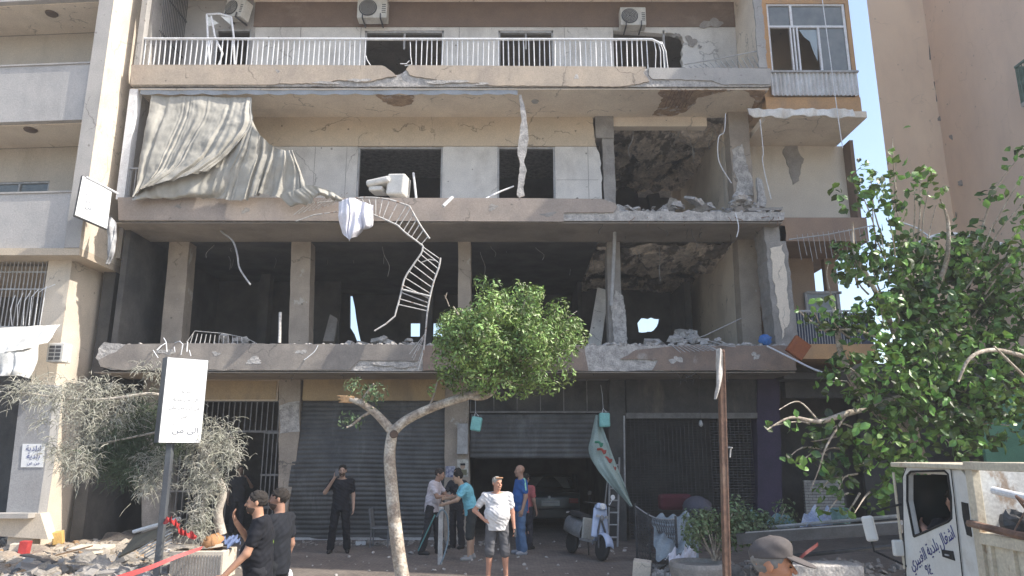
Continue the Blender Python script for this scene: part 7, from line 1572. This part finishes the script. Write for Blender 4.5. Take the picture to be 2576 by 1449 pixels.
# ================================================================ wires, rods and rubble inside the torn rooms
q = random.Random(77)
def wires(label, spots, mat, r=.007, seed=1, L0=.3, L1=.9, kind=True):
    g = MB(); q = random.Random(seed)
    for (u0, u1, v, D0, D1, n) in spots:
        for k in range(n):
            a = P(q.uniform(u0, u1), v, q.uniform(D0, D1)); l = q.uniform(L0, L1); dx, dy = q.uniform(-.25, .25), q.uniform(-.15, .15)
            g.tube(smoothpts([a, a+V((dx*.3, dy, -l*.35)), a+V((dx*1.2, dy, -l*.7)), a+V((dx, dy*1.5, -l))], 3), r, 4, False)
    return single(g, 'hanging_wires', label, 'wires', mat, kind='stuff')
wires('thin wires and rods dangling below the broken edge of the second slab', [(1500, 1960, 560, 16.5, 17.8, 12), (1560, 1850, 575, 16.6, 17.6, 6)], m_dmetal, .006, 2, .1, .55)
wires('bent reinforcing rods poking from the lip of the second slab', [(1570, 1960, 545, 16.36, 16.4, 11)], m_rustm, .009, 3, .05, .25)
wires('electric wires hanging from the dark ceiling of the gutted first floor', [(500, 700, 606, 18.2, 20, 5), (800, 1140, 608, 18.2, 21, 7), (1200, 1520, 610, 18.2, 21, 7), (1580, 1850, 620, 18.2, 21, 6)], m_gmetal, .007, 4, .2, 1.0)
wires('wires hanging inside the torn room of the second floor', [(1560, 1820, 330, 18.3, 21, 8)], m_gmetal, .007, 5, .2, .9)
wires('rods hanging below the lip of the first slab over the shops', [(1200, 1990, 931, 16.4, 16.9, 14), (420, 1050, 932, 16.4, 16.9, 6)], m_dmetal, .006, 6, .05, .35)
def heap(label, u0, u1, z, D0, D1, n, hmax, seed, mat=m_concl, rmax=.22):
    g = MB(); q = random.Random(seed)
    for k in range(n):
        t = q.random(); D = q.uniform(D0, D1); x = P(u0+(u1-u0)*t, 860 if z < 6 else 520, D).x; h = hmax*(1-abs(2*t-1))*q.random()
        r = q.uniform(.04, rmax); g.obox((x, D, z+h+r*.2), (r*q.uniform(1, 2.4), r*q.uniform(.8, 1.6), r*q.uniform(.3, .9)), (q.uniform(-.7, .7), q.uniform(-.7, .7), q.uniform(0, 3)), q.uniform(.6, 1))
    return single(g, 'rubble_heap', label, 'rubble', mat, kind='stuff')
heap('rubble heaped inside the first floor between the two left columns', 500, 720, Z1, 17.6, 19.5, 90, .45, 1)
heap('rubble heaped inside the middle of the gutted first floor', 800, 1140, Z1, 17.6, 20, 120, .5, 2)
heap('rubble heaped inside the first floor behind the round tree', 1190, 1520, Z1, 17.6, 20, 110, .55, 3)
heap('rubble heaped inside the torn right bay of the first floor', 1585, 1860, Z1, 17.4, 20, 150, .65, 4)
heap('rubble spilled on the floor of the torn room above', 1560, 1840, Z2, 17.2, 20, 150, .45, 5)
heap('pale debris spread on the first balcony lip', 480, 1500, Z1, 16.5, 17.4, 120, .08, 6, rmax=.12)
heap('debris on the second balcony under the dark doorways', 800, 1500, Z2, 16.6, 17.7, 50, .06, 7, rmax=.1)
# tilted broken plates of concrete hanging in the torn bays
def plate(label, pts, mat=m_concl):
    c = [P(*p) for p in pts]; n = (c[1]-c[0]).cross(c[-1]-c[0]).normalized()*.09; m = len(c)
    return single(MB().add(c+[p+n for p in c], [tuple(range(m)), tuple(range(2*m-1, m-1, -1))]+[(i, (i+1) % m, (i+1) % m+m, i+m) for i in range(m)]), 'concrete_plate', label, 'concrete', mat)
plate('large tilted slab fragment sagging from the ceiling of the torn second floor room', [(1560, 345, 19), (1640, 330, 18.6), (1735, 335, 19), (1690, 400, 20.6), (1625, 430, 21)], m_dmg)
plate('broken plate of ceiling hanging in the right bay of the first floor', [(1600, 640, 19), (1700, 632, 18.8), (1790, 640, 19.4), (1720, 680, 20.6), (1640, 700, 20.8)], m_dmg)
plate('fallen plate of plasterboard leaning inside the middle of the first floor', [(812, 858, 19), (830, 790, 19.5), (848, 800, 19.5), (840, 858, 19)], m_conc)
# strings of damage on the party walls and slab edges
def patch(u, v, w, h_, D, off, seed, mat, par):
    q = random.Random(seed); c = PX(u, v, D); k = PX(u+1, v, D)[0]-c[0]; ph = [q.uniform(0, 6.28) for _ in range(4)]; pts = []
    for i in range(22):
        a = -2*math.pi*i/22; r = 1+.28*math.sin(2*a+ph[0])+.22*math.sin(3*a+ph[1])+.16*math.sin(5*a+ph[2])+q.uniform(-.12, .12); pts.append((c[0]+w*k*r*math.cos(a), c[1]+h_*k*r*math.sin(a)))
    MB().prism(pts, D-off, D-off+.008).build('chipped_patch', mat, par)
for i, a in enumerate(((905, 203, 22, 5), (1120, 207, 45, 5), (820, 209, 26, 4), (1215, 212, 18, 3), (700, 180, 5, 4), (1450, 195, 7, 5))): patch(*a, DF, .039, 90+i, m_concl, sl3)
for i, a in enumerate(((640, 908, 22, 8), (1000, 917, 48, 8), (760, 885, 12, 6), (420, 885, 20, 7), (545, 890, 8, 6), (1700, 905, 14, 9), (1900, 895, 10, 8))): patch(*a, DF, .034, 95+i, m_concl, sl1)
for i, a in enumerate(((620, 530, 10, 6), (1240, 522, 12, 7), (450, 520, 7, 5), (1380, 540, 16, 6))): patch(*a, DF, .039, 110+i, m_conc, sl2)
for i, a in enumerate(((1738, 105, 11, 16), (1700, 90, 9, 6), (1760, 118, 5, 4), (1790, 60, 24, 14))): patch(*a, DB, .036, 99+i, m_conc, main)
scatter(70, -20, 440, 12.5, 17.2, .08, .2, 12, m_rdust, 'broken tiles and flat fragments lying on the left pavement', .05)
scatter(30, -20, 440, 12.5, 17.2, .06, .16, 13, m_dmetal, 'dark scraps of metal lying on the left pavement', .05)
scatter(70, 60, 420, 12.5, 14.5, .12, .26, 14, m_conc, 'larger grey fragments near the street sign', .05)
bl_ = [('brown splintered board lying across the rubble below the cream corner', 150, 1405, 14.6, 1.1, 12, -14), ('long pale board lying on the rubble left of the street sign', 265, 1430, 13.3, 1.3, 40, 8), ('dark board half buried near the red and white box', 95, 1425, 14.0, .9, -25, 6)]
for i, (lab, u, v, D, L_, az, tl) in enumerate(bl_):
    p = P(u, v, D); p.z = .16; single(MB().obox(p, (L_, .16, .025), (0, R(tl), R(az))), 'loose_board', lab, 'board', [M('board_wood', (.26, .17, .10), (.16, .10, .06), sc=9), m_rdust, m_dmetal][i])
# ================================================================ settled dust in the air
hm = bpy.data.materials.new('dusty_air'); hm.use_nodes = True; nt = hm.node_tree
nt.nodes.remove(nt.nodes['Principled BSDF']); vp = nt.nodes.new('ShaderNodeVolumePrincipled')
vp.inputs['Color'].default_value = (.80, .82, .85, 1); vp.inputs['Density'].default_value = .0022; vp.inputs['Anisotropy'].default_value = .2
nt.links.new(vp.outputs[0], nt.nodes['Material Output'].inputs['Volume'])
hz = MB().box(-45, 45, -25, 60, -1.2, 24).build('haze', hm); tag(hz, kind='stuff')
